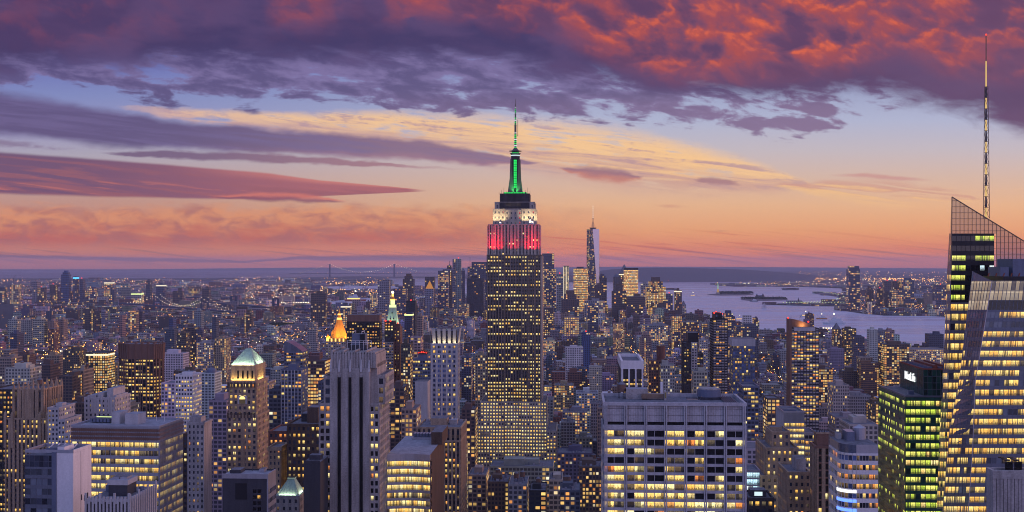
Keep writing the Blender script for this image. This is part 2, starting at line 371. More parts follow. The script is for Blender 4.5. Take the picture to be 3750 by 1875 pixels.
# ------------------------------------------------------------------ mesh building
class MB:
    def __init__(s):
        s.v = []; s.f = []; s.m = []; s.uv = []; s.col = []; s.par = []; s.slots = []; s.has = False
    def slot(s, m):
        if m not in s.slots: s.slots.append(m)
        return s.slots.index(m)
    def face(s, pts, mat, uv=None, col=None, par=None):
        i = len(s.v); s.v.extend(tuple(p) for p in pts); s.f.append(tuple(range(i, i + len(pts)))); s.m.append(s.slot(mat))
        s.uv.extend(uv if uv else [(0.0, 0.0)] * len(pts))
        s.col.append(col or (0.2, 0.2, 0.2)); s.par.append(par or (0, 0, 0))
        if col: s.has = True
    def box(s, x0, x1, y0, y1, z0, z1, mat, top=None, bottom=False, cell=None, col=None, par=None, rcol=None):
        A, B, C, D = (x0, y0), (x1, y0), (x1, y1), (x0, y1)
        for P, Q in ((A, B), (B, C), (C, D), (D, A)):
            uv = None
            if cell:
                L = math.hypot(Q[0] - P[0], Q[1] - P[1]); n = max(1, round(L / cell[0])); k = max(1, round((z1 - z0) / cell[1]))
                a, b = rng.randrange(4000), rng.randrange(4000)
                uv = [(a, b), (a + n, b), (a + n, b + k), (a, b + k)]
            s.face([(*P, z0), (*Q, z0), (*Q, z1), (*P, z1)], mat, uv, col, par)
        s.face([(*A, z1), (*B, z1), (*C, z1), (*D, z1)], top or mat, None, rcol or col, par)
        if bottom: s.face([(*D, z0), (*C, z0), (*B, z0), (*A, z0)], mat, None, col, par)
    def cyl(s, cx, cy_, r0, r1, z0, z1, mat, n=10, top=None, cap=True, a0=0.0):
        P = [(math.cos(a0 + 2 * math.pi * i / n), math.sin(a0 + 2 * math.pi * i / n)) for i in range(n)]
        for i in range(n):
            a, b = P[i], P[(i + 1) % n]
            q = [(cx + a[0] * r0, cy_ + a[1] * r0, z0), (cx + b[0] * r0, cy_ + b[1] * r0, z0), (cx + b[0] * r1, cy_ + b[1] * r1, z1), (cx + a[0] * r1, cy_ + a[1] * r1, z1)]
            if r1 < 1e-6: q = q[:3]
            s.face(q, mat)
        if cap and r1 > 1e-6: s.face([(cx + p[0] * r1, cy_ + p[1] * r1, z1) for p in P], top or mat)
    def frus(s, a, b, z0, z1, mat, top=None):
        """four sided taper from rectangle a to rectangle b (x0, x1, y0, y1)"""
        A = [(a[0], a[2]), (a[1], a[2]), (a[1], a[3]), (a[0], a[3])]; B = [(b[0], b[2]), (b[1], b[2]), (b[1], b[3]), (b[0], b[3])]
        for i in range(4):
            j = (i + 1) % 4
            s.face([(*A[i], z0), (*A[j], z0), (*B[j], z1), (*B[i], z1)], mat)
        s.face([(*p, z1) for p in B], top or mat)
    def bar(s, p, q, r, mat, n=4):
        p, q = Vector(p), Vector(q); d = (q - p)
        if d.length < 1e-6: return
        t = d.normalized(); a = t.cross(Vector((0, 0, 1)) if abs(t.z) < 0.95 else Vector((1, 0, 0))).normalized(); b = t.cross(a)
        ring = [a * math.cos(math.pi / 4 + i * 2 * math.pi / n) * r + b * math.sin(math.pi / 4 + i * 2 * math.pi / n) * r for i in range(n)]
        for i in range(n):
            j = (i + 1) % n
            s.face([p + ring[i], p + ring[j], q + ring[j], q + ring[i]], mat)
        s.face([p + x for x in reversed(ring)], mat); s.face([q + x for x in ring], mat)
    def ext(s, q, nrm, d, mat, base=0.0):
        """a strip: four points pushed out along nrm by d, with its edges"""
        o = [Vector(p) + nrm * d for p in q]; i = [Vector(p) + nrm * base for p in q]
        s.face(o, mat)
        for k in range(4):
            j = (k + 1) % 4
            s.face([i[k], i[j], o[j], o[k]], mat)
    def ball(s, c, r, mat, n=6, k=4, sz=1.0):
        for a in range(k):
            t0, t1 = -math.pi / 2 + math.pi * a / k, -math.pi / 2 + math.pi * (a + 1) / k
            for i in range(n):
                p0, p1 = 2 * math.pi * i / n, 2 * math.pi * (i + 1) / n
                f = lambda t, p: (c[0] + r * math.cos(t) * math.cos(p), c[1] + r * math.cos(t) * math.sin(p), c[2] + r * sz * math.sin(t))
                if a == 0: s.face([f(t0, p0), f(t1, p1), f(t1, p0)], mat)
                elif a == k - 1: s.face([f(t0, p0), f(t0, p1), f(t1, p0)], mat)
                else: s.face([f(t0, p0), f(t0, p1), f(t1, p1), f(t1, p0)], mat)
    def build(s, name, parent=None):
        me = bpy.data.meshes.new(name); me.from_pydata(s.v, [], s.f)
        for m in s.slots: me.materials.append(MATS[m])
        me.polygons.foreach_set('material_index', s.m)
        l = me.uv_layers.new(name='UVMap'); l.data.foreach_set('uv', [c for p in s.uv for c in p])
        if s.has:
            for k, d in (('col', s.col), ('par', s.par)):
                at = me.attributes.new(k, 'FLOAT_COLOR', 'FACE'); at.data.foreach_set('color', [c for p in d for c in (*p, 1.0)])
        me.update()
        o = bpy.data.objects.new(name, me); COL.objects.link(o)
        if parent is not None: o.parent = parent
        return o
def tag(o, label=None, cat=None, group=None, kind=None):
    for k, v in (('label', label), ('category', cat), ('group', group), ('kind', kind)):
        if v: o[k] = v
    return o
def thing(name, label, cat, loc=(0, 0, 0), rz=0.0, group=None):
    o = bpy.data.objects.new(name, None); COL.objects.link(o); o.empty_display_size = 5
    o.location = loc; o.rotation_euler = (0, 0, rz)
    return tag(o, label, cat, group)
def P(x, y, d):
    """photo pixel and distance to a point"""
    return Vector(((x - CW) / FN * d, d, EYE + (HY - y) / FN * d))
def G(x, y, z=0.0):
    """photo pixel to the point of the ground it shows"""
    d = (EYE - z) * FN / (y - HY); return Vector(((x - CW) / FN * d, d, z))
YAW = R(3.07)                    # the avenues run a little to the right of the line of sight
FPR = []                         # plans already built on
HAZE_DENSITY = 2.3e-5
FOOT = []                        # (x left, x right, y top, distance, label) of what stands in the view
def solve(xl, xr, Yd, xe=None, D=None, yaw=YAW):
    """front left and right edges, far end of the visible side -> width, depth, centre of the plan"""
    r = Vector((math.cos(yaw), -math.sin(yaw))); g = Vector((math.sin(yaw), math.cos(yaw)))
    ta, tb = (xl - CW) / FN, (xr - CW) / FN
    if xe is not None and xe < xl:
        c = Vector((ta * Yd, Yd)); w = (tb * c.y - c.x) / (r.x - tb * r.y); C = c; Rr = c + r * w
    else:
        Rr = Vector((tb * Yd, Yd)); w = (Rr.x - ta * Rr.y) / (r.x - ta * r.y); C = Rr - r * w
    if xe is not None and D is None:
        q = Rr if xe > xr else C; te = (xe - CW) / FN
        D = (te * q.y - q.x) / (g.x - te * g.y)
        D = min(max(D, 6.0), 90.0)
    if D is None: D = w
    ctr = C + r * w / 2 + g * D / 2
    FPR.append((ctr.x, ctr.y, w, D))
    return w, D, ctr
class Tower:
    """a building with modelled windows: local x to the right along the front, y away from the viewer, z up; front at y = -d / 2"""
    def __init__(s, name, label, xl, xr, yt, Yd, xe=None, D=None, yaw=YAW, cat='building', group=None):
        s.w, s.d, c = solve(xl, xr, Yd, xe, D, yaw)
        s.h = EYE + (HY - yt) / FN * Yd; s.Y = Yd; s.xl = xl; s.xr = xr; s.name = name
        s.k = Yd / FN
        s.th = thing(name, label, cat, (c.x, c.y, 0), -yaw, group)
        s.wall = MB(); s.panes = []; s.hw, s.hd = s.w / 2, s.d / 2; s.rng = random.Random(hash_(name + label))
        FOOT.append((min(xl, xe or xl), max(xr, xe or xr), yt, Yd, label))
    def X(s, px): return (px - s.xl) / (s.xr - s.xl) * s.w - s.hw      # photo column on the front face
    def Z(s, py): return EYE + (HY - py) / FN * s.Y                    # photo row on the front face
    def quad(s, bl, br, tr, tl, nu, nv, pf=(0.6, 0.55), relief=0.35, mat='limestone', span=None, pier=None, lit=None, v0=0.5, front=True, back='window_black', marg=0.0):
        bl, br, tr, tl = (Vector(p) for p in (bl, br, tr, tl))
        def pt(u, v): return (bl.lerp(br, u)).lerp(tl.lerp(tr, u), v)
        n = (br - bl).cross(tl - bl).normalized()
        du, dv = 1.0 / nu, 1.0 / nv
        pw, ph = du * pf[0], dv * pf[1]
        gv = dv - ph
        span = span or mat; pier = pier or mat
        for j in range(nv + 1):
            a = max(0.0, j * dv - gv * v0); b = min(1.0, j * dv + gv * (1 - v0))
            if pf[1] < 0.97 and b > a: s.wall.ext([pt(0, a), pt(1, a), pt(1, b), pt(0, b)], n, relief, span)
        for i in range(nu + 1):
            a = max(0.0, i * du - (du - pw) / 2); b = min(1.0, i * du + (du - pw) / 2)
            if pf[0] < 0.985: s.wall.ext([pt(a, 0), pt(b, 0), pt(b, 1), pt(a, 1)], n, relief + 0.06, pier)
        for j in range(nv):
            for i in range(nu):
                m = lit(i, j) if lit else 'window_dark'
                if m is None: continue
                a, b = i * du + (du - pw) / 2, (i + 1) * du - (du - pw) / 2
                c, d = j * dv + gv * (1 - v0), (j + 1) * dv - gv * v0
                q = [pt(a, c) + n * 0.05, pt(b, c) + n * 0.05, pt(b, d) + n * 0.05, pt(a, d) + n * 0.05]
                s.panes.append((q, m, front))
    def block(s, x0, x1, y0, y1, z0, z1, bay, fh, sides='flr', core='spandrel_dark', top='roof_tar', **k):
        r = k.get('relief', 0.35)
        s.wall.box(x0, x1, y0, y1, z0, z1, core, top)
        F = {'f': ((x0, y0), (x1, y0)), 'r': ((x1, y0), (x1, y1)), 'l': ((x0, y1), (x0, y0))}
        for c in sides:
            (a, b) = F[c]; L = math.hypot(b[0] - a[0], b[1] - a[1])
            s.quad((*a, z0), (*b, z0), (*b, z1), (*a, z1), max(1, round(L / bay)), max(1, round((z1 - z0) / fh)), front=(c == 'f'), **k)
        # a parapet that closes the top over the relief
        p = r + 0.12
        for (a, b, c2, d2) in ((x0 - p, x1 + p, y0 - p, y0 + 0.3), (x0 - p, x1 + p, y1 - 0.3, y1 + p)):
            s.wall.box(a, b, c2, d2, z1 - 0.02, z1 + 1.1, k.get('mat', 'limestone'), bottom=True)
        for (a, b) in ((x0 - p, x0 + 0.3), (x1 - 0.3, x1 + p)):
            s.wall.box(a, b, y0 + 0.3, y1 - 0.3, z1 - 0.02, z1 + 1.1, k.get('mat', 'limestone'), bottom=True)
    def done(s, keep=100):
        s.wall.build('wall', s.th)
        rz = s.th.rotation_euler.z; M = Matrix.Translation(s.th.location) @ Matrix.Rotation(rz, 4, 'Z')
        eye = Vector((0, 0, EYE)); sc = []
        for q, m, fr_ in s.panes:
            c = M @ ((q[0] + q[2]) / 2); n = (M.to_3x3() @ (q[1] - q[0]).cross(q[3] - q[0]))
            v = eye - c; px = CW + c.x / c.y * FN; py = HY - (c.z - EYE) / c.y * FN
            a = n.dot(v) / v.length ** 3
            if not (0 < px < 3750 and 0 < py < 1875): a = -1
            sc.append((a + (0.02 * a if m != 'window_dark' and m != 'window_black' else 0), c.z))
        order = sorted(range(len(sc)), key=lambda i: (-round(sc[i][0] * 1e7), -sc[i][1]))
        rest = MB()
        for k, i in enumerate(order):
            q, m, _ = s.panes[i]; a, b = s.rng.randrange(900), s.rng.randrange(900)
            uv = [(a + .001, b + .001), (a + .999, b + .001), (a + .999, b + .999), (a + .001, b + .999)]
            if k < keep and sc[i][0] > 0:
                o = MB(); o.face(q, m, uv); o.build('window', s.th)
            else: rest.face(q, m, uv)
        if rest.f: tag(rest.build('window', s.th), kind='stuff')
def hash_(t):
    h = 7
    for c in t: h = (h * 131 + ord(c)) % 1000003
    return h
def litter(prob, seed, mix=(('window_yellow', 5), ('window_pale', 3), ('window_orange', 1)), dark='window_dark', dim=0.12, run=0.35, floors=None):
    """which rooms are lit: whole storeys differ, and neighbours tend to agree"""
    r = random.Random(seed); names = [m for m, k in mix for _ in range(k)]; row = {}; last = {}
    def f(i, j):
        if j not in row: row[j] = min(1.0, max(0.0, prob * (0.45 + 1.1 * r.random()))) if floors is None else floors(j)
        if j in last and r.random() < run: last[j] = last[j] if last[j] == dark or r.random() < .5 else r.choice(names); return last[j]
        x = r.random()
        m = r.choice(names) if x < row[j] else ('window_dim' if x < row[j] + dim else dark)
        last[j] = m; return m
    return f
def flood(name, parent, loc, target, size, energy, color, spread=160):
    l = bpy.data.lights.new(name, 'AREA'); l.shape = 'RECTANGLE'; l.size, l.size_y = size; l.energy = energy; l.color = color; l.spread = R(spread)
    o = bpy.data.objects.new(name, l); COL.objects.link(o); o.parent = parent; o.location = loc
    d = Vector(target) - Vector(loc); o.rotation_euler = d.to_track_quat('-Z', 'Y').to_euler()
    return o
def tank(mb, x, y, z, r=1.8, h=3.6):
    """wooden roof tank on legs with a conical lid"""
    for a in range(4):
        c, s_ = math.cos(a * math.pi / 2 + .78), math.sin(a * math.pi / 2 + .78)
        mb.box(x + c * r * .8 - .15, x + c * r * .8 + .15, y + s_ * r * .8 - .15, y + s_ * r * .8 + .15, z, z + 3.0, 'black_metal')
    mb.cyl(x, y, r, r * .95, z + 3.0, z + 3.0 + h, 'tank_wood', 12)
    mb.cyl(x, y, r * 1.06, 0.0, z + 3.0 + h, z + 3.0 + h + r * .75, 'roof_tar', 12)
# ------------------------------------------------------------------ the great tower in the middle: floodlit red, white and green
T = Tower('art_deco_skyscraper', 'tallest central tower with stepped top floodlit red, white and green and a tall mast', 1784, 1981, 936, 1300, D=55)
X_, Z_ = T.X, T.Z
zt = Z_(936)
L1, L2 = X_(1848), X_(1910)
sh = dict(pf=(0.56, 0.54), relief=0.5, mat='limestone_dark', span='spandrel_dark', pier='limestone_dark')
def shaft(z0, z1, prob, seed, xa, xb, dy, base=False, floors=None, **kw):
    a = dict(sh); a.update(kw)
    lit = litter(prob, seed, (('window_yellow', 2), ('window_pale', 8)), dim=0.06, run=0.45, floors=floors)
    y0 = -T.hd + dy
    for (p, q, rec, sd) in ((xa, L1, 0, 'fl'), (L1, L2, 2.2, 'f'), (L2, xb, 0, 'fr')):
        T.block(p, q, y0 + rec, T.hd - dy, z0, z1, 3.1, 3.75, sides=sd, lit=lit, **a)
_fr = random.Random(4)
_fl = [(.9 if _fr.random() < .5 else .45) if j < 12 else ([.2, .45, .95, .35, .06, .75, .5][j % 7] if j < 38 else .42) for j in range(60)]
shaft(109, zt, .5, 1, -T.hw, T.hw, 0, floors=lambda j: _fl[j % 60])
def fins(xa, xb, y, z0, z1, n, mat, w=.55, d=1.2):
    for k in range(n + 1):
        x = xa + (xb - xa) * k / n; T.wall.box(x - w, x + w, y - d, y, z0, z1, mat)
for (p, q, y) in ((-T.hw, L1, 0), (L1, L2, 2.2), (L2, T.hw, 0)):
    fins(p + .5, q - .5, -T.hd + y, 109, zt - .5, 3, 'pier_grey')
    fins(p + .5, q - .5, -T.hd + y + 3 - (.6 if y else 0), zt, Z_(824) - .5, 3, 'limestone')
for k in range(9): T.wall.box(T.hw, T.hw + 1.2, -T.hd + 1 + k * (T.d - 2) / 8 - 1.7, -T.hd + 1 + k * (T.d - 2) / 8 + 1.7, 109, zt - .5, 'limestone')  # paler stone than the front: western light put into this side's colour
lo = dict(mat='limestone', span='limestone', pier='limestone', pf=(0.5, 0.52))
shaft(88, 109, .85, 2, X_(1761), X_(2001), -3.5, **lo)
shaft(36, 88, .92, 3, X_(1752), X_(2003), -7, **lo)
shaft(0, 36, .6, 4, X_(1740), X_(2012), -10, **lo)
T.block(X_(1717), X_(1752), -T.hd - 14, T.hd, 0, Z_(1581), 3.1, 3.75, sides='fl', lit=litter(.8, 5), **{**sh, **lo})
T.block(X_(2003), X_(2037), -T.hd - 14, T.hd, 0, Z_(1574), 3.1, 3.75, sides='fr', lit=litter(.8, 6), **{**sh, **lo})
# floodlit tiers
z1, z2, z3, z4 = Z_(824), Z_(767), Z_(741), Z_(716)
ti = dict(pf=(0.42, 0.5), relief=0.7, mat='limestone', span='spandrel_dark', pier='limestone')
litr = litter(.06, 7, (('window_pale', 1),), dim=0.05)
for (p, q, rec, sd) in ((X_(1790), L1, 0, 'fl'), (L1, L2, 1.6, 'f'), (L2, X_(1973), 0, 'fr')):
    T.block(p, q, -T.hd + 3 + rec, T.hd - 3, zt, z1, 3.6, 3.7, sides=sd, lit=litr, **ti)
wt = dict(pf=(0.30, 0.45), relief=0.4, mat='limestone', span='limestone', pier='limestone')
for (p, q, rec, sd, yt_) in ((X_(1805), L1, 0, 'fl', z2), (L1, L2, 1.2, 'f', z2 - 1), (L2, X_(1961), 0, 'fr', z2)):
    T.block(p, q, -T.hd + 6 + rec, T.hd - 6, z1, yt_, 4.6, 5.6, sides=sd, lit=litter(.12, 8, (('window_red', 1), ('window_dim', 2))), **wt)
T.block(X_(1811), X_(1956), -T.hd + 9, T.hd - 9, z2, z3, 5, 7, sides='flr', lit=litter(.05, 9), **{**wt, 'mat': 'limestone', 'span': 'limestone', 'pier': 'limestone'})
W_ = T.wall
W_.box(X_(1828), X_(1938), -T.hd + 8, T.hd - 12, z3 - 6, z3 + 0.5, 'spandrel_dark', 'roof_tar')
W_.box(X_(1828), X_(1938), -T.hd + 11, T.hd - 13, z3 + .5, z4 + 3, 'spandrel_dark', 'roof_tar')
mx = X_(1883); my = 0.0
def sq(hx, z0, z1, mat, mb=None): (mb or W_).box(mx - hx, mx + hx, my - hx, my + hx, z0, z1, mat, 'roof_tar')
zb0, zb1, zs, zd, za, zt2 = z4 + 3, Z_(700), Z_(566), Z_(545), Z_(539), Z_(349)
sq(12.5, zb0, zb0 + 1.6, 'spandrel_dark'); sq(11.0, zb0 + 1.6, zb1, 'spandrel_dark')
for k in range(14):
    x = X_(1826) + (X_(1940) - X_(1826)) * k / 13; W_.bar((x, -T.hd + 9, z4 + 2), (x, -T.hd + 9, z4 + 4 + (k * 7 % 5) * 1.3), .18, 'mast_metal')
T.done()
m = MB()                                                     # the mast with its winged buttresses
m.box(mx - 4.6, mx + 4.6, my - 4.6, my + 4.6, zb1, zs, 'spandrel_dark', 'roof_tar')
for sx, sy in ((1, 1), (1, -1), (-1, 1), (-1, -1)):
    a, b = mx + sx * 4.5, my + sy * 4.5
    m.frus((a - 3.6, a + 3.6, b - 3.6, b + 3.6), (a - 1.6, a + 1.6, b - 1.6, b + 1.6), zb1, zb1 + 15, 'limestone_dark')
    m.frus((a - 1.6, a + 1.6, b - 1.6, b + 1.6), (a - 0.9, a + 0.9, b - 0.9, b + 0.9), zb1 + 15, zs - 3, 'limestone_dark')
m.cyl(mx, my, 5.0, 5.0, zs, zs + 3.2, 'limestone_dark', 16); m.cyl(mx, my, 5.8, 5.8, zs + 3.2, zs + 4.2, 'mast_metal', 16)
m.cyl(mx, my, 4.6, 3.2, zs + 4.2, zd, 'mast_metal', 16); m.cyl(mx, my, 7.0, 7.0, zd, zd + .5, 'mast_metal', 16); m.cyl(mx, my, 4.2, 1.6, zd + .5, za + 2, 'mast_metal', 16)
m.build('mast', T.th)
g = MB()
for s_ in (-1, 1):
    for i in range(12):
        z = zb1 + 5 + i * (zs - zb1 - 8) / 12
        q = 4.75
        g.box(mx - 1.6, mx - .1, my + s_ * q - .1, my + s_ * q + .1, z, z + 2.1, 'lamp_green', bottom=True)
        g.box(mx + .1, mx + 1.6, my + s_ * q - .1, my + s_ * q + .1, z, z + 2.1, 'lamp_green', bottom=True)
        g.box(mx + s_ * q - .1, mx + s_ * q + .1, my - 1.6, my + 1.6, z, z + 2.1, 'lamp_green', bottom=True)
g.build('lit_window_strip', T.th)
for k, (hx, z) in enumerate(((12.6, zb0 + .4), (11.1, zb1 - 1.6))):
    g = MB()
    for i in range(7):
        a = mx - hx + 1 + i * (2 * hx - 2) / 7
        g.box(a, a + (2 * hx - 2) / 7 - .5, my - hx - .25, my - hx - .02, z, z + 1.0, 'lamp_green', bottom=True)
        g.box(mx + hx + .02, mx + hx + .25, a - mx + my, a - mx + my + (2 * hx - 2) / 7 - .5, z, z + 1.0, 'lamp_green', bottom=True)
    g.build('green_light_band', T.th)
g = MB(); g.cyl(mx, my, 5.1, 5.1, zs + 1.0, zs + 2.0, 'glow_cool', 16); g.cyl(mx, my, 4.75, 4.75, zd - 2.4, zd - 1.6, 'lamp_green', 16); g.build('beacon_ring', T.th)
m = MB()
for (za_, zb_, r) in ((za, za + 28, 1.25), (za + 28, za + 40, .9), (za + 40, zt2 - 6, .55), (zt2 - 6, zt2, .22)):
    m.cyl(mx, my, r, r * .92, za_, zb_, 'mast_metal', 8)
m.bar((mx + 2.6, my, za + 15), (mx + 2.6, my, za + 33), .35, 'mast_metal'); m.bar((mx + 1, my, za + 16), (mx + 2.6, my, za + 16), .2, 'mast_metal'); m.bar((mx + 1, my, za + 32), (mx + 2.6, my, za + 32), .2, 'mast_metal')
for i in range(5): m.bar((mx - 2, my, za + 27 + i * 3), (mx + 2, my, za + 27 + i * 3), .12, 'mast_metal')
at = m.build('antenna', T.th)
g = MB()
for i in range(20):
    z = za + 1.5 + i * 2.35
    g.cyl(mx, my, 1.5 - i * .045, 1.5 - i * .045, z, z + 1.0, 'glow_cool' if i % 3 == 1 else 'lamp_green', 8)
g.build('antenna_light', at)
g = MB()
for px_, py_, r in ((1831, 818, 1.7), (1940, 813, 1.5), (1949, 815, 1.7), (1941, 808, 1.3)):
    g.cyl(X_(px_), -T.hd + 4.6, r, r * .8, Z_(py_) - r, Z_(py_) + r, 'white_panel', 10)
g.build('dish_antenna', T.th)
fy, fx = -T.hd + 3, (X_(1973) - X_(1790)) / 2
RED, WHT, GRN = (1.0, 0.0, 0.012), (1.0, 0.78, 0.42), (0.05, 1.0, 0.22)
cx_ = X_(1881.5)
for off in (-19.5, 19.5): flood('floodlight', T.th, (cx_ + off, fy - 4.4, zt + 1.4), (cx_ + off, fy, zt + 25), (15, .8), 4600, RED, 46)
flood('floodlight', T.th, (cx_, fy - 3.4, zt + 1.4), (cx_, fy + 1.6, zt + 22), (12, .8), 1300, RED, 46)
flood('floodlight', T.th, (X_(1973) + 4.4, 0, zt + 1.4), (X_(1973), 0, zt + 25), (40, .8), 6500, RED, 60)
for off in (-17, 17): flood('floodlight', T.th, (cx_ + off, fy - 1.6, z1 + 1.0), (cx_ + off, fy + 3, z1 + 14), (19, .8), 2500, WHT, 64)
flood('floodlight', T.th, (X_(1961) + 4.2, 0, z1 + 1.2), (X_(1961), 0, z1 + 13), (36, .8), 4000, WHT, 52)
for a in range(4):
    c, s_ = math.cos(a * math.pi / 2), math.sin(a * math.pi / 2)
    flood('floodlight', T.th, (mx + c * 9.5, my + s_ * 9.5, zb1 + .3), (mx + c * 4, my + s_ * 4, zb1 + 16), (5, 5), 2600, GRN, 120)

# ------------------------------------------------------------------ grey slab in the lower right with seven wide bays
T = Tower('office_slab', 'pale stone office slab of seven wide bays, blank top band and roof tank', 2212, 2730, 1475, 520, D=36)
zc, zs1, zs0 = T.Z(1547), T.Z(1556), T.Z(1574)
W_ = T.wall
W_.box(-T.hw, T.hw, -T.hd, T.hd, 0, zs0, 'window_black', 'roof_tar')
W_.box(-T.hw + .6, T.hw - .6, -T.hd + .9, T.hd - .6, zs0, zc, 'window_black', 'roof_tar')
W_.box(-T.hw, T.hw, -T.hd, T.hd, zc, T.h - 1.4, 'travertine', 'roof_tar', bottom=True)
mixw = (('window_yellow', 3), ('window_pale', 6), ('window_orange', 1))
pr_ = [.98, .9, .85, .75, .7, .55, .6, .45, .45, .35, .35, .4, .45]
nf = 16; fh = 3.86; zlow = zs0 - nf * fh
lt = litter(.6, 21, mixw, 'window_black', .15, .2, floors=lambda j: pr_[min(12, max(0, j - (nf - 13)))] if j >= nf - 13 else .9)
T.quad((-T.hw, -T.hd, zlow), (T.hw, -T.hd, zlow), (T.hw, -T.hd, zs0), (-T.hw, -T.hd, zs0), 14, nf, pf=(.955, .68), relief=.55, mat='travertine', lit=lt, back='window_black')
T.quad((-T.hw, T.hd, zlow), (-T.hw, -T.hd, zlow), (-T.hw, -T.hd, zs0), (-T.hw, T.hd, zs0), 6, nf, pf=(.9, .68), relief=.55, mat='travertine', lit=lt, front=False)
T.quad((T.hw, -T.hd, zlow), (T.hw, T.hd, zlow), (T.hw, T.hd, zs0), (T.hw, -T.hd, zs0), 6, nf, pf=(.9, .68), relief=.55, mat='travertine', lit=lt, front=False)
for px in (2219, 2291.5, 2365, 2437.6, 2511, 2583.6, 2656, 2724):
    a = T.X(px)
    W_.box(a - .66, a - .12, -T.hd - 1.1, -T.hd, 0, T.h - 1.4, 'travertine'); W_.box(a + .12, a + .66, -T.hd - 1.3, -T.hd, 0, T.h - 1.4, 'travertine')
for k in range(60): W_.box(-T.hw + .4 + k * T.w / 60, -T.hw + .55 + k * T.w / 60, -T.hd - .07, -T.hd, zc + .1, T.h - 1.6, 'grey_stone')
for k in (1, 2): W_.box(-T.hw, T.hw, -T.hd - .09, -T.hd, zc + (T.h - zc) * k / 3, zc + (T.h - zc) * k / 3 + .12, 'dark_panel', bottom=True)
W_.box(-T.hw - .4, T.hw + .4, -T.hd - .9, -T.hd - .02, zs0 - .1, zs0 + 1.9, 'travertine', bottom=True)
for (a, b, c, d) in ((-T.hw - .5, T.hw + .5, -T.hd - 1.0, -T.hd + .5), (-T.hw - .5, T.hw + .5, T.hd - .5, T.hd + .5), (-T.hw - .5, -T.hw + .5, -T.hd + .5, T.hd - .5), (T.hw - .5, T.hw + .5, -T.hd + .5, T.hd - .5)):
    W_.box(a, b, c, d, T.h - 1.4, T.h, 'travertine', bottom=True)
T.done()
zr = T.h - 1.4
m = MB(); tank(m, T.X(2285), T.hd - 8, zr, 2.0, 3.4); m.build('water_tank', T.th)
m = MB(); m.box(T.X(2302), T.X(2385), T.hd - 12, T.hd - 4, zr, zr + 4.6, 'grey_stone', 'roof_pale'); m.box(T.X(2360), T.X(2452), T.hd - 15, T.hd - 12.2, zr + .6, zr + 2.6, 'lattice_steel', bottom=True); m.box(T.X(2446), T.X(2454), T.hd - 16, T.hd - 12, zr, zr + 4.2, 'grey_stone'); m.build('plant_room', T.th)
m = MB(); m.box(T.X(2448), T.X(2453), T.hd - 16.3, T.hd - 16.05, zr + 1, zr + 3.6, 'window_pale'); m.build('window', T.th)
m = MB(); m.box(T.X(2585), T.X(2660), T.hd - 14, T.hd - 3, zr, zr + 1.2, 'dark_panel', 'black_metal'); m.cyl(T.X(2622), T.hd - 9, 5.4, 5.4, zr + 1.2, zr + 4.4, 'steel_blue', 24); m.cyl(T.X(2622), T.hd - 9, 4.9, 4.9, zr + 4.42, zr + 5.0, 'grey_stone', 24); m.build('cooling_tower', T.th)
m = MB()
for k in range(7): m.box(T.X(2665 + k * 7), T.X(2667 + k * 7), -T.hd + 2, T.hd - 3, zr + .1, zr + .7, 'mullion_grey')
m.box(T.X(2535), T.X(2580), T.hd - 14, T.hd - 3, zr + .004, zr + .05, 'window_black'); m.build('roof_rail', T.th)
m = MB(); m.box(T.X(2345), T.X(2349), T.hd - 3.5, T.hd - 2, zr + 4.6, zr + 6.4, 'white_panel'); m.box(T.X(2438), T.X(2446), T.hd - 6, T.hd - 3, zr, zr + 7, 'white_panel'); m.build('vent_box', T.th)

# ------------------------------------------------------------------ grey stone tower with three dark stripes
T = Tower('setback_tower', 'grey stone setback tower with three black vertical stripes', 1171, 1388, 1480, 655, xe=1424)
zsh, zc, zt = T.Z(1384), T.Z(1347), T.Z(1290)
a, b = T.X(1212), T.X(1356)
W_ = T.wall
W_.box(a, b, -T.hd - 2.0, T.hd, 0, zc, 'grey_stone', 'roof_tar')
for p, q in ((1239, 1252), (1279, 1291), (1319, 1332)):     # stripes: recessed glass between raised fins
    W_.box(T.X(p), T.X(q), -T.hd - 2.06, -T.hd - 2.0, 0, zc - 5, 'window_black', bottom=True)
    for e in (p - 1.4, q): W_.box(T.X(e), T.X(e + 1.4), -T.hd - 2.7, -T.hd - 2.0, 0, zc - 3.5, 'grey_stone')
for (u0, u1) in ((1212, 1237.6), (1253.4, 1277.6), (1292.4, 1317.6), (1333.4, 1356)):
    W_.box(T.X(u0), T.X(u1), -T.hd - 2.35, -T.hd - 2.0, 0, zc, 'grey_stone')
for k in range(16):                                          # fluted crown
    u0 = 1214 + k * 10.3
    W_.box(T.X(u0), T.X(u0 + 6.6), -T.hd - 1.2, T.hd - 2, zc, zt - (0 if k % 4 else -1.0), 'grey_stone')
W_.box(T.X(1214), T.X(1379), -T.hd - .7, T.hd - 2.4, zc, zt - 1, 'grey_stone', 'roof_tar')
for p in (1245, 1285, 1325, 1214, 1354): W_.frus((T.X(p - 4), T.X(p + 4), -T.hd - 2.6, -T.hd - .7), (T.X(p - 2), T.X(p + 2), -T.hd - 1.6, -T.hd - .7), zc - 2, zc + 4.5, 'pale_stone')
W_.box(b, T.X(1379), -T.hd + 2, T.hd, 0, zc + 2, 'grey_stone', 'roof_tar')
st = dict(pf=(.62, .62), relief=.35, mat='grey_stone', span='grey_stone', pier='grey_stone', core='grey_stone')
lt = litter(.42, 31, (('window_yellow', 4), ('window_pale', 2), ('window_orange', 2)), 'window_black', .08, .2)
T.block(T.X(1187), a, -T.hd + .6, T.hd, T.Z(1483), zsh, 6, 5.2, sides='fl', lit=litter(.1, 30), **st)
T.block(b + .01, T.X(1405), -T.hd + 3, T.hd, T.Z(1483), T.Z(1381), 3.6, 5.2, sides='fr', lit=litter(.15, 33), **st)
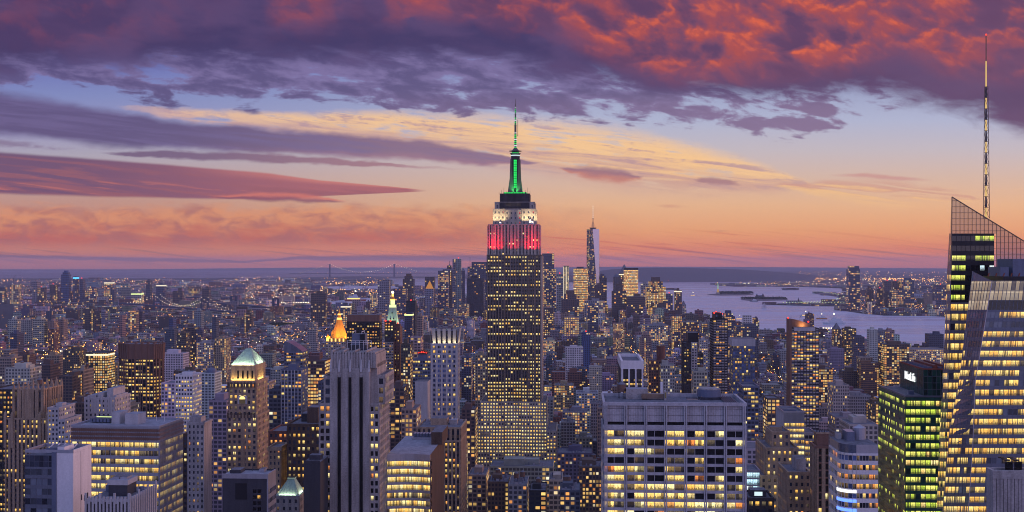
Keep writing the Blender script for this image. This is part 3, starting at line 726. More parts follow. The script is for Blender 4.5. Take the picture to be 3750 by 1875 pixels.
T.block(-T.hw, a, -T.hd - .6, T.hd, 0, T.Z(1483), 3.0, 4.1, sides='fl', lit=lt, **st)
T.block(b, T.hw, -T.hd - .6, T.hd, 0, T.Z(1483), 2.6, 4.1, sides='fr', lit=lt, **st)
T.done()
m = MB()
m.box(T.X(1262), T.X(1325), -3, 8, zt - 1, zt + 3, 'dark_panel', 'roof_pale'); m.box(T.X(1268), T.X(1318), 0, 7, zt + 3, zt + 9, 'steel_blue', 'roof_tar')
for k in range(5): m.box(T.X(1298 + k * 4), T.X(1300 + k * 4), -.6, 0, zt + 3, zt + 9, 'black_metal')
m.build('plant_room', T.th)
m = MB()
for k in range(2): 
    for e in (0, 9): m.bar((T.X(1272 + k * 34), e - 1, zt + 9), (T.X(1272 + k * 34), e - 1, zt + 10.4), .18, 'white_panel')
    m.bar((T.X(1272 + k * 34), -1, zt + 10.3), (T.X(1272 + k * 34), 8, zt + 10.3), .2, 'white_panel')
for zz in (zt + 4.4, zt + 5.4): m.bar((T.X(1255), -3.4, zz), (T.X(1345), -3.4, zz), .12, 'white_panel')
for k in range(7): m.bar((T.X(1255 + k * 15), -3.4, zt - 1), (T.X(1255 + k * 15), -3.4, zt + 5.4), .12, 'white_panel')
m.build('roof_rail', T.th)

# ------------------------------------------------------------------ tower with a lit green copper pyramid
T = Tower('copper_roof_tower', 'slender stone tower with floodlit green copper pyramid roof, left of the striped tower', 832, 941, 1525, 900, xe=984)
lt = litter(.30, 41, (('window_pale', 5), ('window_orange', 1), ('window_yellow', 2)), 'window_dark', .1, .1)
st = dict(pf=(.5, .55), relief=.4, mat='tan_brick', span='tan_brick', pier='tan_brick', core='tan_brick')
T.block(-T.hw, T.hw, -T.hd, T.hd, 0, T.Z(1525), 3.7, 4.3, lit=lt, **st)
T.block(T.X(838), T.X(936), -T.hd + 1, T.hd - 1, T.Z(1525), T.Z(1403), 3.7, 4.3, lit=lt, **st)
for sx in (868, 892): T.wall.box(T.X(sx), T.X(sx + 5), -T.hd - .75, -T.hd, 0, T.Z(1525), 'tan_brick')
a, b = T.X(843), T.X(930); z0, z1, z2 = T.Z(1403), T.Z(1343), T.Z(1282)
T.block(a, b, -T.hd + 2.5, T.hd - 2.5, z0, z1, 3.5, 12, pf=(.42, .5), relief=.35, mat='tan_brick', lit=lambda i, j: 'window_black' if 0 < i < 5 else None, core='tan_brick')
W_ = T.wall
for k in range(9):
    for zz in (T.Z(1520), T.Z(1408)): W_.box(-T.hw + k * T.w / 9 + .3, -T.hw + (k + .5) * T.w / 9, -T.hd - .9, -T.hd - .3, zz - 2.2, zz + 1.6, 'brown_brick', bottom=True)
W_.box(T.X(870), T.X(904), -T.hd + .3, -T.hd + 1.0, T.Z(1480), T.Z(1450), 'pale_stone')
T.done()
m = MB(); m.box(T.X(876), T.X(898), -T.hd + .2, -T.hd + .28, T.Z(1479), T.Z(1462), 'window_pale'); m.cyl(T.X(887), -T.hd + .24, 2.2, 2.2, T.Z(1462), T.Z(1462) + .01, 'window_pale', 12)
m.face([(T.X(887) + 2.25 * math.cos(t * math.pi / 8), -T.hd + .2, T.Z(1462) + 2.4 * math.sin(t * math.pi / 8)) for t in range(9)], 'window_pale', [(.5, .5)] * 9); m.build('arched_window', T.th)
m = MB(); m.frus((a - .3, b + .3, -T.hd + 2.2, T.hd - 2.2), (T.X(880), T.X(897), -1.8, 1.8), z1 + 1.1, z2, 'verdigris')
for k in range(9):
    f = k / 8; m.bar((a + (b - a) * f, -T.hd + 2.1, z1 + 1.2), (T.X(880) + (T.X(897) - T.X(880)) * f, -1.85, z2), .14, 'verdigris'); m.bar((b + .35, -T.hd + 2.2 + (T.d - 4.4) * f, z1 + 1.2), (T.X(897), -1.8 + 3.6 * f, z2), .14, 'verdigris')
m.build('roof', T.th)
mid_ = (a + b) / 2
for (x, y, tx, ty, sx, e) in ((mid_, -T.hd + .4, mid_, 2, 16, 2000), (b + 1.8, 0, mid_, 0, 16, 1700), (a - 1.8, 0, mid_, 0, 14, 1500)):
    flood('roof_floodlight', T.th, (x, y, z1 + 1.6), (tx, ty, z1 + 15), (sx, 1), e, (0.98, 1.0, 0.72), 140)
for (x, y, tx, ty, sx, e) in ((mid_, -T.hd + 1.2, mid_, -T.hd + 4, 18, 1700), (b + 1.2, 0, b - 2, 0, 16, 1300)):
    flood('wall_floodlight', T.th, (x, y, z0 + 1.4), (tx, ty, z0 + 14), (sx, .8), e, (1.0, 0.74, 0.22), 120)

# ------------------------------------------------------------------ office block with ribbons of bright windows
T = Tower('office_block', 'broad office block with brown top bands and bright ribbon windows at lower left', 265, 582, 1566, 600, xe=668, yaw=R(6.0))
zb, fh = T.Z(1615), 30.6 * T.k
nf = int(zb / fh)
W_ = T.wall
lt = litter(.93, 51, (('window_yellow', 5), ('window_pale', 3), ('window_orange', 0)), 'window_dim', .05, .1)
for sides, nb in (('f', 18), ('r', 10), ('l', 10)):
    pass
T.block(-T.hw, T.hw, -T.hd, T.hd, zb - nf * fh, zb, T.w / 18, fh, lit=lt, pf=(.93, .60), relief=.3, mat='aluminium', span='aluminium', pier='aluminium', core='aluminium')
W_.box(-T.hw, T.hw, -T.hd, T.hd, zb, T.h, 'aluminium', 'roof_pale')
for k in range(3):
    z = zb + .4 + k * (T.h - zb) / 3.2
    W_.box(-T.hw - .5, T.hw + .5, -T.hd - .5, T.hd + .5, z, z + (T.h - zb) / 3.2 - .8, 'bronze_panel', bottom=True)
for k in range(46):
    W_.box(-T.hw + k * T.w / 46, -T.hw + k * T.w / 46 + .14, -T.hd - .62, -T.hd - .5, zb, T.h - .6, 'bronze_panel', bottom=True)
for k in range(30):
    W_.box(T.hw + .32, T.hw + .62, -T.hd + k * T.d / 30, -T.hd + k * T.d / 30 + .16, 0, T.h, 'aluminium')
for (p, q, r_, s_) in ((-T.hw - .6, T.hw + .6, -T.hd - .6, -T.hd + .4), (-T.hw - .6, T.hw + .6, T.hd - .4, T.hd + .6), (-T.hw - .6, -T.hw + .4, -T.hd + .4, T.hd - .4), (T.hw - .4, T.hw + .6, -T.hd + .4, T.hd - .4)):
    W_.box(p, q, r_, s_, T.h - .02, T.h + .9, 'aluminium', bottom=True)
T.done()
m = MB(); m.box(T.X(430), T.X(478), T.hd - 22, T.hd - 12, T.h, T.h + 5.5, 'pale_stone', 'roof_pale'); m.box(T.X(374), T.X(404), T.hd - 20, T.hd - 10, T.h, T.h + 6, 'pale_stone', 'roof_pale'); m.build('plant_room', T.th)
m = MB()
for k in range(6):
    m.box(T.X(285 + k * 13), T.X(294 + k * 13), T.hd - 18, T.hd - 4, T.h + .6, T.h + 2.0, 'steel_blue', bottom=True)
    m.bar((T.X(285), T.hd - 17 + k * 2.4, T.h + 2.2), (T.X(372), T.hd - 17 + k * 2.4, T.h + 2.2), .2, 'lamp_lime' if k == 3 else 'mullion_grey')
m.build('cooling_unit', T.th)
m = MB(); m.bar((T.X(500), T.hd - 6, T.h), (T.X(500), T.hd - 6, T.h + 3), .15, 'white_panel'); m.bar((T.X(540), T.hd - 9, T.h), (T.X(540), T.hd - 9, T.h + 2.6), .15, 'white_panel'); m.build('roof_rail', T.th)

# ------------------------------------------------------------------ white tower in the left corner: glass front, white slab behind
T = Tower('white_slab_tower', 'white slab tower with grey glass front and few slit windows in lower left corner', 92, 268, 1660, 500, xe=335, yaw=R(5))
W_ = T.wall
c = T.X(196)
W_.box(-T.hw, c, -T.hd, T.hd, 0, T.h - 1, 'glass_skin', 'roof_tar')
W_.box(c, T.hw, -T.hd, T.hd, 0, T.h, 'white_panel', 'roof_tar')
W_.box(c - .6, c + 1.4, -T.hd - .4, -T.hd, 0, T.h + .4, 'steel_blue')
fh = 4.1; n = 22; zt_ = T.Z(1712)
def gl(i, j): return 'window_pale' if (j in (n - 7, n - 8, n - 9) and i in (1, 3, 4) and T.rng.random() < .6) else ('window_grey' if T.rng.random() < .8 else 'window_dark')
T.quad((-T.hw, -T.hd, zt_ - n * fh), (c, -T.hd, zt_ - n * fh), (c, -T.hd, zt_), (-T.hw, -T.hd, zt_), 5, n, pf=(.95, .62), relief=.15, mat='mullion_grey', lit=gl)
for k in range(5): W_.box(-T.hw, c, -T.hd - .35, -T.hd - .18, zt_ - (4 * k + 1) * fh - .5, zt_ - (4 * k + 1) * fh + .5, 'mullion_grey', bottom=True)
T.quad((-T.hw, -T.hd, zt_), (c, -T.hd, zt_), (c, -T.hd, T.h - 1), (-T.hw, -T.hd, T.h - 1), 6, 2, pf=(.96, .94), relief=.1, mat='mullion_grey', lit=lambda i, j: 'window_dark')
W_.box(T.hw + .002, T.hw + .06, T.hd * -.2, T.hd * -.15, 0, T.h, 'aluminium')
for j in range(7):
    for i in range(3):
        y = -T.hd + T.d * (.42 + .17 * i); z = T.h - 21 - j * 8.2 - (0, .9, .3)[i]
        T.panes.append(([Vector((T.hw + .03, y, z)), Vector((T.hw + .03, y + 1.0, z)), Vector((T.hw + .03, y + 1.0, z + 2.4)), Vector((T.hw + .03, y, z + 2.4))], 'window_black', False))
for (p, q, r_, s_) in ((-T.hw, T.hw, -T.hd, -T.hd + .5), (-T.hw, T.hw, T.hd - .5, T.hd), (-T.hw, -T.hw + .5, -T.hd + .5, T.hd - .5), (T.hw - .5, T.hw, -T.hd + .5, T.hd - .5)):
    W_.box(p, q, r_, s_, T.h + .02, T.h + 1.3, 'white_panel' if p > 0 else 'aluminium', bottom=True)
T.done()
m = MB(); m.box(T.X(150), T.X(190), -4, 5, T.h - 1, T.h + 1.2, 'steel_blue', 'roof_tar'); m.box(T.X(200), T.X(225), -6, 3, T.h, T.h + 2.2, 'white_panel', 'roof_pale')
for k in range(5): m.bar((T.X(130 + 22 * k), T.hd - 5, T.h), (T.X(140 + 22 * k), T.hd - 3, T.h + 2), .25, 'white_panel')
m.build('roof_plant', T.th)

# ------------------------------------------------------------------ finned art deco crown at the bottom left
T = Tower('finned_tower', 'dark block with pale zigzag fins and square penthouse at the bottom edge', 310, 477, 1822, 470, D=30)
W_ = T.wall
W_.box(-T.hw + .5, T.hw - .5, -T.hd + .5, T.hd - .5, 0, T.h - 1.2, 'dark_panel', 'roof_tar')
for k in range(13):
    a = -T.hw + k * (T.w - 1) / 12
    W_.box(a, a + .75, -T.hd - .1, -T.hd + .5, 0, T.h + (1.6 if k % 4 == 0 else .2), 'pale_stone'); W_.box(T.hw - .5, T.hw + .1, -T.hd + k * (T.d - 1) / 12, -T.hd + k * (T.d - 1) / 12 + .75, 0, T.h + (1.4 if k % 4 == 0 else 0), 'pale_stone')
    if k < 12: W_.box(a + .75, a + (T.w - 1) / 12, -T.hd + .1, -T.hd + .5, T.h - 2.6 + (.8 if k % 2 else 0), T.h - .6, 'pale_stone', bottom=True)
T.done()
m = MB(); m.box(T.X(365), T.X(435), -6, 4, T.h - 1.2, T.h + 3.2, 'dark_panel', 'roof_tar'); m.box(T.X(362), T.X(438), -6.4, 4.4, T.h + 3.2, T.h + 5.2, 'pale_stone', 'roof_pale', bottom=True)
for k in (372, 402): m.box(T.X(k), T.X(k + 24), -4, 2, T.h + 5.2, T.h + 6, 'aluminium', 'roof_tar')
m.build('penthouse', T.th)
m = MB(); m.cyl(T.X(335), 3, 1.3, 1.3, T.h - 1.2, T.h + 1.6, 'steel_blue', 10); m.cyl(T.X(335), 3, 1.3, .2, T.h + 1.6, T.h + 2.2, 'steel_blue', 10); m.cyl(T.X(455), 4, 1.0, 1.0, T.h - 1.2, T.h + .8, 'steel_blue', 10); m.build('roof_vent', T.th)

# ------------------------------------------------------------------ gothic tower at the left edge
T = Tower('gothic_tower', 'brown gothic tower crowned with a row of pointed pinnacles at the left edge', 21, 174, 1536, 950, D=40)
st = dict(pf=(.45, .62), relief=.9, mat='tan_brick', span='brown_brick', pier='tan_brick', core='brown_brick')
lt = litter(.42, 61, (('window_yellow', 6), ('window_pale', 1)), 'window_dark', .05, .3)
T.block(-T.hw, T.hw, -T.hd, T.hd, 0, T.h, 3.4, 3.9, lit=lt, **st)
a, b = T.X(45), T.X(151)
T.block(a, b, -T.hd + 3, T.hd - 3, T.h, T.Z(1430), 4.4, 7.5, lit=litter(.05, 62), **st)
W_ = T.wall
for k in range(7):
    x = a + (b - a) * k / 6
    for y in (-T.hd + 2.6, T.hd - 3.4):
        W_.box(x - .9, x + .9, y - .9, y + .9, T.h, T.Z(1425), 'tan_brick'); W_.frus((x - .9, x + .9, y - .9, y + .9), (x - .05, x + .05, y - .05, y + .05), T.Z(1425), T.Z(1394 if k % 2 else 1402), 'tan_brick')
for k in range(5):
    y = -T.hd + 3 + (T.d - 6) * k / 4
    W_.box(b - .3, b + 1.3, y - .8, y + .8, T.h, T.Z(1425), 'tan_brick'); W_.frus((b - .3, b + 1.3, y - .8, y + .8), (b + .4, b + .6, y - .1, y + .1), T.Z(1425), T.Z(1400), 'tan_brick')
for k in (0, 1, 5, 6):
    x = -T.hw + T.w * k / 6
    W_.box(x - 1.0, x + 1.0, -T.hd - 1.5, -T.hd + .5, T.Z(1640), T.h + 4, 'tan_brick', bottom=True); W_.frus((x - 1.0, x + 1.0, -T.hd - 1.5, -T.hd + .5), (x - .1, x + .1, -T.hd - .6, -T.hd - .4), T.h + 4, T.h + 7, 'tan_brick')
T.done()
m = MB(); tank(m, T.X(100), 2, T.Z(1430), 2.2, 3.5); m.build('water_tank', T.th)

# ------------------------------------------------------------------ brown tower with fins, turned to the grid
T = Tower('brown_tower', 'dark brown fluted tower with flared blank crown and rows of lit windows', 470, 562, 1258, 1350, D=28.2)
st = dict(pf=(.74, .56), relief=.5, mat='bronze_panel', span='black_metal', pier='bronze_panel')
lt = litter(.55, 71, (('window_yellow', 6), ('window_pale', 2)), 'window_black', .04, .4)
zc, zt = T.Z(1315), T.h
hw, e = T.hw, 11.5                                            # octagon: front and chamfers
pts = [(-hw, -T.hd), (hw, -T.hd), (hw + e * .5, -T.hd + e), (hw + e * .5, T.hd - e), (hw, T.hd), (-hw, T.hd), (-hw - e * 1.25, T.hd - e), (-hw - e * 1.25, -T.hd + e)]
for i in range(8):
    p, q = pts[i], pts[(i + 1) % 8]
    T.wall.face([(*p, 0), (*q, 0), (*q, zt - 2), (*p, zt - 2)], 'black_metal')
    L = math.hypot(q[0] - p[0], q[1] - p[1]); n = max(2, round(L / 3.9))
    if i in (0, 1, 7, 2, 6): T.quad((*p, 0), (*q, 0), (*q, zc), (*p, zc), n, round(zc / 3.9), lit=lt, front=True, **st)
    nn = Vector((q[1] - p[1], p[0] - q[0], 0)).normalized()
    for k in range(5):
        A = Vector((*p, 0)).lerp(Vector((*q, 0)), k / 4)
        T.wall.bar(A + nn * .3, A + nn * .5 + Vector((0, 0, zc)), .5, 'bronze_panel'); T.wall.bar(A + nn * .5 + Vector((0, 0, zc)), A + nn * 1.5 + Vector((0, 0, zt)), .7, 'bronze_panel')
    T.wall.face([Vector((*p, zc)) + nn * .2, Vector((*q, zc)) + nn * .2, Vector((*q, zt - .6)) + nn * 1.0, Vector((*p, zt - .6)) + nn * 1.0], 'bronze_panel')
T.wall.face([(*p, zt - 1.2) for p in pts], 'roof_tar')
T.done()
m = MB()
for k in range(4): m.cyl(-10 + k * 7, -2, 1.6, 1.6, zt - 1.2, zt + 1.0, 'bronze_panel', 10)
m.build('roof_vent', T.th)
# ------------------------------------------------------------------ gilded pyramid
T = Tower('gilded_pyramid_tower', 'stone tower with glowing golden pyramid roof and lantern spire', 1193, 1268, 1254, 1865, D=34)
T.block(-T.hw, T.hw, -T.hd, T.hd, 0, T.h, 4, 4, lit=litter(.3, 81), mat='limestone', pf=(.5, .5))
z = T.Z
a, b = T.X(1206), T.X(1264); c0 = (a + b) / 2
T.wall.box(a - 2, b + 2, -T.hd + 3, T.hd - 3, T.h, z(1240), 'limestone', 'roof_tar')
T.done()
m = MB(); R8 = (b - a) / 2 * 1.04
m.cyl(c0, 0, R8, 3.2, z(1240), z(1172), 'gilded_tile', 8, a0=math.pi / 8)
for k in range(8):
    t = math.pi / 8 + k * math.pi / 4
    m.bar((c0 + math.cos(t) * R8, math.sin(t) * R8, z(1240)), (c0 + math.cos(t) * 3.2, math.sin(t) * 3.2, z(1172)), .35, 'gilded_tile')
m.build('roof', T.th)
m = MB()
for (p, q, r0, r1) in ((1172, 1165, 4.2, 3.6), (1165, 1155, 2.8, 2.5), (1155, 1150, 3.1, 2.0), (1150, 1130, 1.5, .1)): m.cyl(c0, 0, r0, r1, z(p), z(q), 'lamp_gold' if p in (1172, 1155) else 'gilded_tile', 8)
m.build('lantern', T.th)
m = MB()
for k in range(9):
    for s_ in (-1, 1):
        x = a + (b - a) * k / 8
        m.box(x - 1.0, x + 1.0, s_ * (T.hd - 2.4) - .3, s_ * (T.hd - 2.4) + .3, z(1251), z(1240) + (3 if k in (0, 8) else 0), 'lamp_gold' if k % 2 else 'gilded_tile')
m.build('lit_arcade', T.th)
for x in (1199, 1206):
    m = MB(); xx = T.X(x); r_ = 3.0 if x == 1199 else 3.8; m.cyl(xx, -T.hd + 4 if x == 1199 else T.hd - 4, r_, 0, z(1238 if x == 1199 else 1222), z(1222 if x == 1199 else 1209), 'gilded_tile', 8); m.cyl(xx, -T.hd + 4 if x == 1199 else T.hd - 4, r_ * .9, r_ * .9, z(1250), z(1238 if x == 1199 else 1222), 'lamp_gold' if x == 1199 else 'gilded_tile', 8); m.build('corner_turret', T.th)
for (x, y) in ((0, -1), (1, 0), (-1, 0), (.7, -.7), (-.7, -.7)):
    flood('floodlight', T.th, (c0 + x * (R8 + 9), y * (R8 + 9), z(1240) + 1), (c0 + x * 6, y * 6, z(1195)), (8, 3), 3800, (1.0, .46, .07), 120)

# ------------------------------------------------------------------ clock tower with lit lantern
T = Tower('clock_tower', 'white campanile with tapering lit green roof and golden lantern', 1412, 1459, 1203, 2000, D=22)
T.block(-T.hw, T.hw, -T.hd, T.hd, 0, T.h - 1.2, 4, 4, lit=litter(.3, 91), mat='pale_stone', pf=(.4, .5))
z = T.Z; c0 = T.X(1434.5); T.done()
m = MB(); hw = T.hw * .98
m.frus((c0 - hw, c0 + hw, -hw, hw), (c0 - 5.2, c0 + 5.2, -5.2, 5.2), T.h, z(1130), 'verdigris', 'pale_stone')
for j in range(3):
    for i in range(3 - j):
        f = (j + .55) / 3.4; zz = T.h + (z(1130) - T.h) * f; y = -(hw + (5.2 - hw) * f)
        m.cyl(c0 + (i - (2 - j) / 2) * 5.2, y - .2, 1.1, .9, zz, zz + 2.2, 'black_metal', 6)
m.build('roof', T.th)
m = MB()
m.box(c0 - 6.2, c0 + 6.2, -6.2, 6.2, z(1130), z(1126), 'pale_stone', bottom=True); m.box(c0 - 5.2, c0 + 5.2, -5.2, 5.2, z(1126), z(1117), 'lamp_lime')
m.box(c0 - 5.8, c0 + 5.8, -5.8, 5.8, z(1117), z(1116), 'pale_stone', bottom=True); m.cyl(c0, 0, 3.6, 3.6, z(1116), z(1100), 'lamp_lime', 8); m.cyl(c0, 0, 4.4, 4.0, z(1100), z(1096), 'lamp_gold', 8)
m.cyl(c0, 0, 3.6, 1.8, z(1096), z(1086), 'gilded_tile', 8); m.cyl(c0, 0, 1.9, 1.6, z(1086), z(1076), 'lamp_gold', 8); m.ball((c0, 0, z(1071)), 2.0, 'lamp_white', 8, 6); m.cyl(c0, 0, .4, .1, z(1069), z(1062), 'gilded_tile', 6)
m.build('lantern', T.th)
for (x, y) in ((0, -1), (1, 0), (-1, 0)): flood('floodlight', T.th, (c0 + x * (hw + 7), y * (hw + 7), T.h + 1), (c0 + x * 5, y * 5, T.h + 20), (10, 3), 3800, (.92, 1.0, .55), 120)

# ------------------------------------------------------------------ black slab behind the golden pyramid
T = Tower('black_office_slab', 'wide black office slab with blank top and yellow window rows beside golden pyramid', 1270, 1390, 1153, 1700, xe=1398)
lt = litter(.42, 101, (('window_yellow', 5), ('window_orange', 2)), 'window_black', .05, .55)
T.wall.box(-T.hw, T.hw, -T.hd, T.hd, T.Z(1180), T.h, 'bronze_panel', 'roof_tar')
T.block(-T.hw, T.hw, -T.hd, T.hd, 0, T.Z(1180), 3.6, 4.0, lit=lt, pf=(.62, .52), relief=.3, mat='black_metal')
T.done()
# dark pair in front of the clock tower
T = Tower('dark_apartment_tower', 'slim dark tower standing before the clock tower, red lamps on top', 1410, 1440, 1180, 1500, D=24)
T.block(-T.hw, T.hw, -T.hd, T.hd, 0, T.h, 3.4, 3.7, lit=litter(.25, 111), pf=(.6, .55), mat='spandrel_dark')
W_ = T.wall; W_.box(T.X(1404), T.X(1442), -T.hd - 3, T.hd, 0, T.Z(1252), 'bronze_panel', 'roof_tar')
T.quad((T.X(1404), -T.hd - 3, 0), (T.X(1442), -T.hd - 3, 0), (T.X(1442), -T.hd - 3, T.Z(1252)), (T.X(1404), -T.hd - 3, T.Z(1252)), 5, 46, pf=(.8, .5), mat='grey_stone', lit=litter(.35, 112))
T.done(); m = MB(); m.ball((T.X(1412), -T.hd, T.h + 1.8), 1.2, 'lamp_red'); m.ball((T.X(1430), -T.hd, T.h + 1.8), 1.2, 'lamp_red'); m.build('beacon', T.th)
T = Tower('brown_apartment_tower', 'thin red-brown tower right of the slim dark one, below the lit campanile', 1443, 1463, 1199, 1510, D=22)
T.block(-T.hw, T.hw, -T.hd, T.hd, 0, T.h, 3.4, 3.7, lit=litter(.2, 113), pf=(.35, .5), mat='bronze_panel'); T.done()
m = MB(); m.box(-4, 3, -3, 4, T.h, T.h + 4, 'bronze_panel'); m.ball((0, -2, T.h + 5), 1.1, 'lamp_red'); m.build('bulkhead', T.th)

# ------------------------------------------------------------------ tower with flared lit crown and blue glass
T = Tower('blue_glass_tower', 'pale tower with blue glass bands and flared crown lit from below', 1578, 1676, 1262, 1050, xe=1683)
def bl(i, j):
    x = T.rng.random(); return 'window_blue' if x < .62 else ('window_pale' if x < .66 else ('window_yellow' if x < .80 else ('window_dim' if x < .9 else 'window_dark')))
T.block(-T.hw, T.hw, -T.hd, T.hd, 0, T.h, 2.0, 4.2, lit=bl, pf=(.9, .55), relief=.25, mat='aluminium', span='aluminium', pier='pale_stone')
W_ = T.wall
for k in range(6):
    a = -T.hw + k * (T.w - 1.7) / 5; W_.box(a, a + 1.7, -T.hd - .9, -T.hd, 0, T.h, 'pale_stone')
T.done()
z = T.Z; m = MB(); ht = z(1203)
m.box(-T.hw + 2, T.hw - 2, -T.hd + 2, T.hd - 2, T.h, ht - 2, 'dark_panel', 'roof_tar')
for k in range(5):
    a = -T.hw + k * (T.w - 1.7) / 5 + 1.7; b = a + (T.w - 1.7) / 5 - 1.7
    m.face([(a, -T.hd, T.h + .6), (b, -T.hd, T.h + .6), (b * 1.06, -T.hd - 1.8, ht), (a * 1.06, -T.hd - 1.8, ht)], 'pale_stone')
    m.face([(T.hw, -T.hd + (k + .15) * T.d / 5, T.h + .6), (T.hw, -T.hd + (k + .85) * T.d / 5, T.h + .6), (T.hw + 1.8, -T.hd * 1.06 + (k + .85) * T.d * 1.06 / 5, ht), (T.hw + 1.8, -T.hd * 1.06 + (k + .15) * T.d * 1.06 / 5, ht)], 'pale_stone')
    m.face([(-T.hw, -T.hd + (k + .85) * T.d / 5, T.h + .6), (-T.hw, -T.hd + (k + .15) * T.d / 5, T.h + .6), (-T.hw - 1.8, -T.hd * 1.06 + (k + .15) * T.d * 1.06 / 5, ht), (-T.hw - 1.8, -T.hd * 1.06 + (k + .85) * T.d * 1.06 / 5, ht)], 'pale_stone')
m.build('crown', T.th)
for k in range(5):
    a = -T.hw + (k + .5) * T.w / 5 + .4; flood('crown_floodlight', T.th, (a, -T.hd - 1.6, T.h + .7), (a, -T.hd, T.h + 9), (2.6, .6), 190, (1.0, .82, .42), 140)
flood('crown_floodlight', T.th, (T.hw + 1.4, 0, T.h + .7), (T.hw, 0, T.h + 9), (14, .6), 480, (1.0, .82, .42), 140)

# ------------------------------------------------------------------ loggia topped block below it
T = Tower('loggia_block', 'tan block with colonnaded top storeys and orange-lit right wing', 1527, 1686, 1570, 860, D=44)
st = dict(pf=(.5, .6), relief=.5, mat='tan_brick', span='brown_brick', pier='tan_brick')
z0 = T.Z(1616); a = T.X(1629)
T.block(-T.hw, T.hw, -T.hd, T.hd, z0 - 40, T.h, 3.6, 5.5, lit=litter(.05, 121), **st)
T.block(a, T.hw, -T.hd - 3, T.hd, 0, z0, 3.0, 3.8, sides='flr', lit=litter(.5, 122, (('window_yellow', 4), ('window_orange', 3))), **st)
T.done(); m = MB(); m.box(-8, 4, -4, 8, T.h, T.h + 5, 'tan_brick', 'roof_tar'); m.box(6, 11, 0, 8, T.h, T.h + 3.5, 'grey_stone', 'roof_pale'); m.build('plant_room', T.th)
m = MB(); 
for k in range(6): m.box(-T.hw + 2 + k * 5, -T.hw + 4.5 + k * 5, T.hd - 8, T.hd - 5, T.h, T.h + 1.8, 'aluminium', 'roof_tar')
m.build('cooling_unit', T.th)

# ------------------------------------------------------------------ bowed office block with blazing floors, dark end wall
T = Tower('curved_office_block', 'low office block with bowed front of brilliant yellow floors and dark end wall', 1418, 1576, 1665, 680, xe=1627)
W_ = T.wall; n = 10; fh = 4.5; nf = 20; zt = T.h - 3.2
lt = litter(.95, 131, (('window_pale', 6), ('window_yellow', 3)), 'window_dim', .05, .1)
cur = [(-T.hw + T.w * i / n, -T.hd + 2.6 * math.sin(math.pi * i / n) - 0) for i in range(n + 1)]
for i in range(n):
    p, q = cur[i], cur[i + 1]
    W_.face([(*p, 0), (*q, 0), (*q, T.h), (*p, T.h)], 'glass_skin')
    T.quad((*p, zt - nf * fh), (*q, zt - nf * fh), (*q, zt), (*p, zt), 2, nf, pf=(.96, .66), relief=.45, mat='aluminium', lit=lt)
    W_.ext([(*p, zt), (*q, zt), (*q, T.h), (*p, T.h)], Vector((q[1] - p[1], p[0] - q[0], 0)).normalized(), .5, 'aluminium')
W_.face([(*p, T.h - .02) for p in cur] + [(T.hw, T.hd, T.h - .02), (-T.hw, T.hd, T.h - .02)], 'roof_pale')
W_.face([(T.hw, -T.hd, 0), (T.hw, T.hd, 0), (T.hw, T.hd, T.h), (T.hw, -T.hd, T.h)], 'brown_brick')
W_.face([(-T.hw, T.hd, 0), (-T.hw, -T.hd, 0), (-T.hw, -T.hd, T.h), (-T.hw, T.hd, T.h)], 'brown_brick')
T.quad((T.hw, -T.hd, 20), (T.hw, -T.hd + 5.5, 20), (T.hw, -T.hd + 5.5, zt), (T.hw, -T.hd, zt), 1, round((zt - 20) / fh), pf=(.8, .6), relief=.2, mat='brown_brick', lit=litter(.2, 132, dark='window_black'), front=False)
T.done()
m = MB(); m.box(T.X(1550), T.X(1618) - 4, 2, T.hd - 2, T.h, T.Z(1617), 'brown_brick', 'roof_tar'); m.build('penthouse', T.th)
m = MB()
for k in range(6): m.box(T.X(1462 + k * 12), T.X(1471 + k * 12), T.hd - 12, T.hd - 6, T.h, T.h + 3.4, 'steel_blue', 'aluminium')
m.box(T.X(1458), T.X(1536), T.hd - 14, T.hd - 12.5, T.h, T.h + 1.2, 'aluminium'); m.build('cooling_unit', T.th)

# ------------------------------------------------------------------ small copper pyramid at the bottom
T = Tower('copper_cap_building', 'small grey building with pale lit copper pyramid cap at the bottom edge', 1008, 1095, 1822, 720, xe=1118)
T.block(-T.hw, T.hw, -T.hd, T.hd, 0, T.h, 3.6, 4.4, lit=litter(.12, 141), mat='grey_stone', pf=(.4, .5), core='grey_stone'); T.done()
m = MB(); m.frus((-T.hw + .5, T.hw - .5, -T.hd + .5, T.hd - .5), (T.X(1046), T.X(1068), -2, 2), T.h + .9, T.Z(1761), 'verdigris', 'dark_panel'); m.box(T.X(1044), T.X(1070), -2.3, 2.3, T.Z(1761), T.Z(1756), 'verdigris', 'black_metal', bottom=True)
for k in range(8):
    f = k / 7; m.bar((-T.hw + .5 + (T.w - 1) * f, -T.hd + .45, T.h + 1), (T.X(1046) + (T.X(1068) - T.X(1046)) * f, -2.05, T.Z(1761)), .1, 'verdigris')
m.build('roof', T.th)
for (x, y) in ((0, -1), (1, 0)): flood('roof_floodlight', T.th, (x * (T.hw - .2), y * (T.hd - .2), T.h + 1.3), (x * 2, y * 2, T.Z(1765)), (10, .6), 420, (1.0, 1.0, .78), 130)
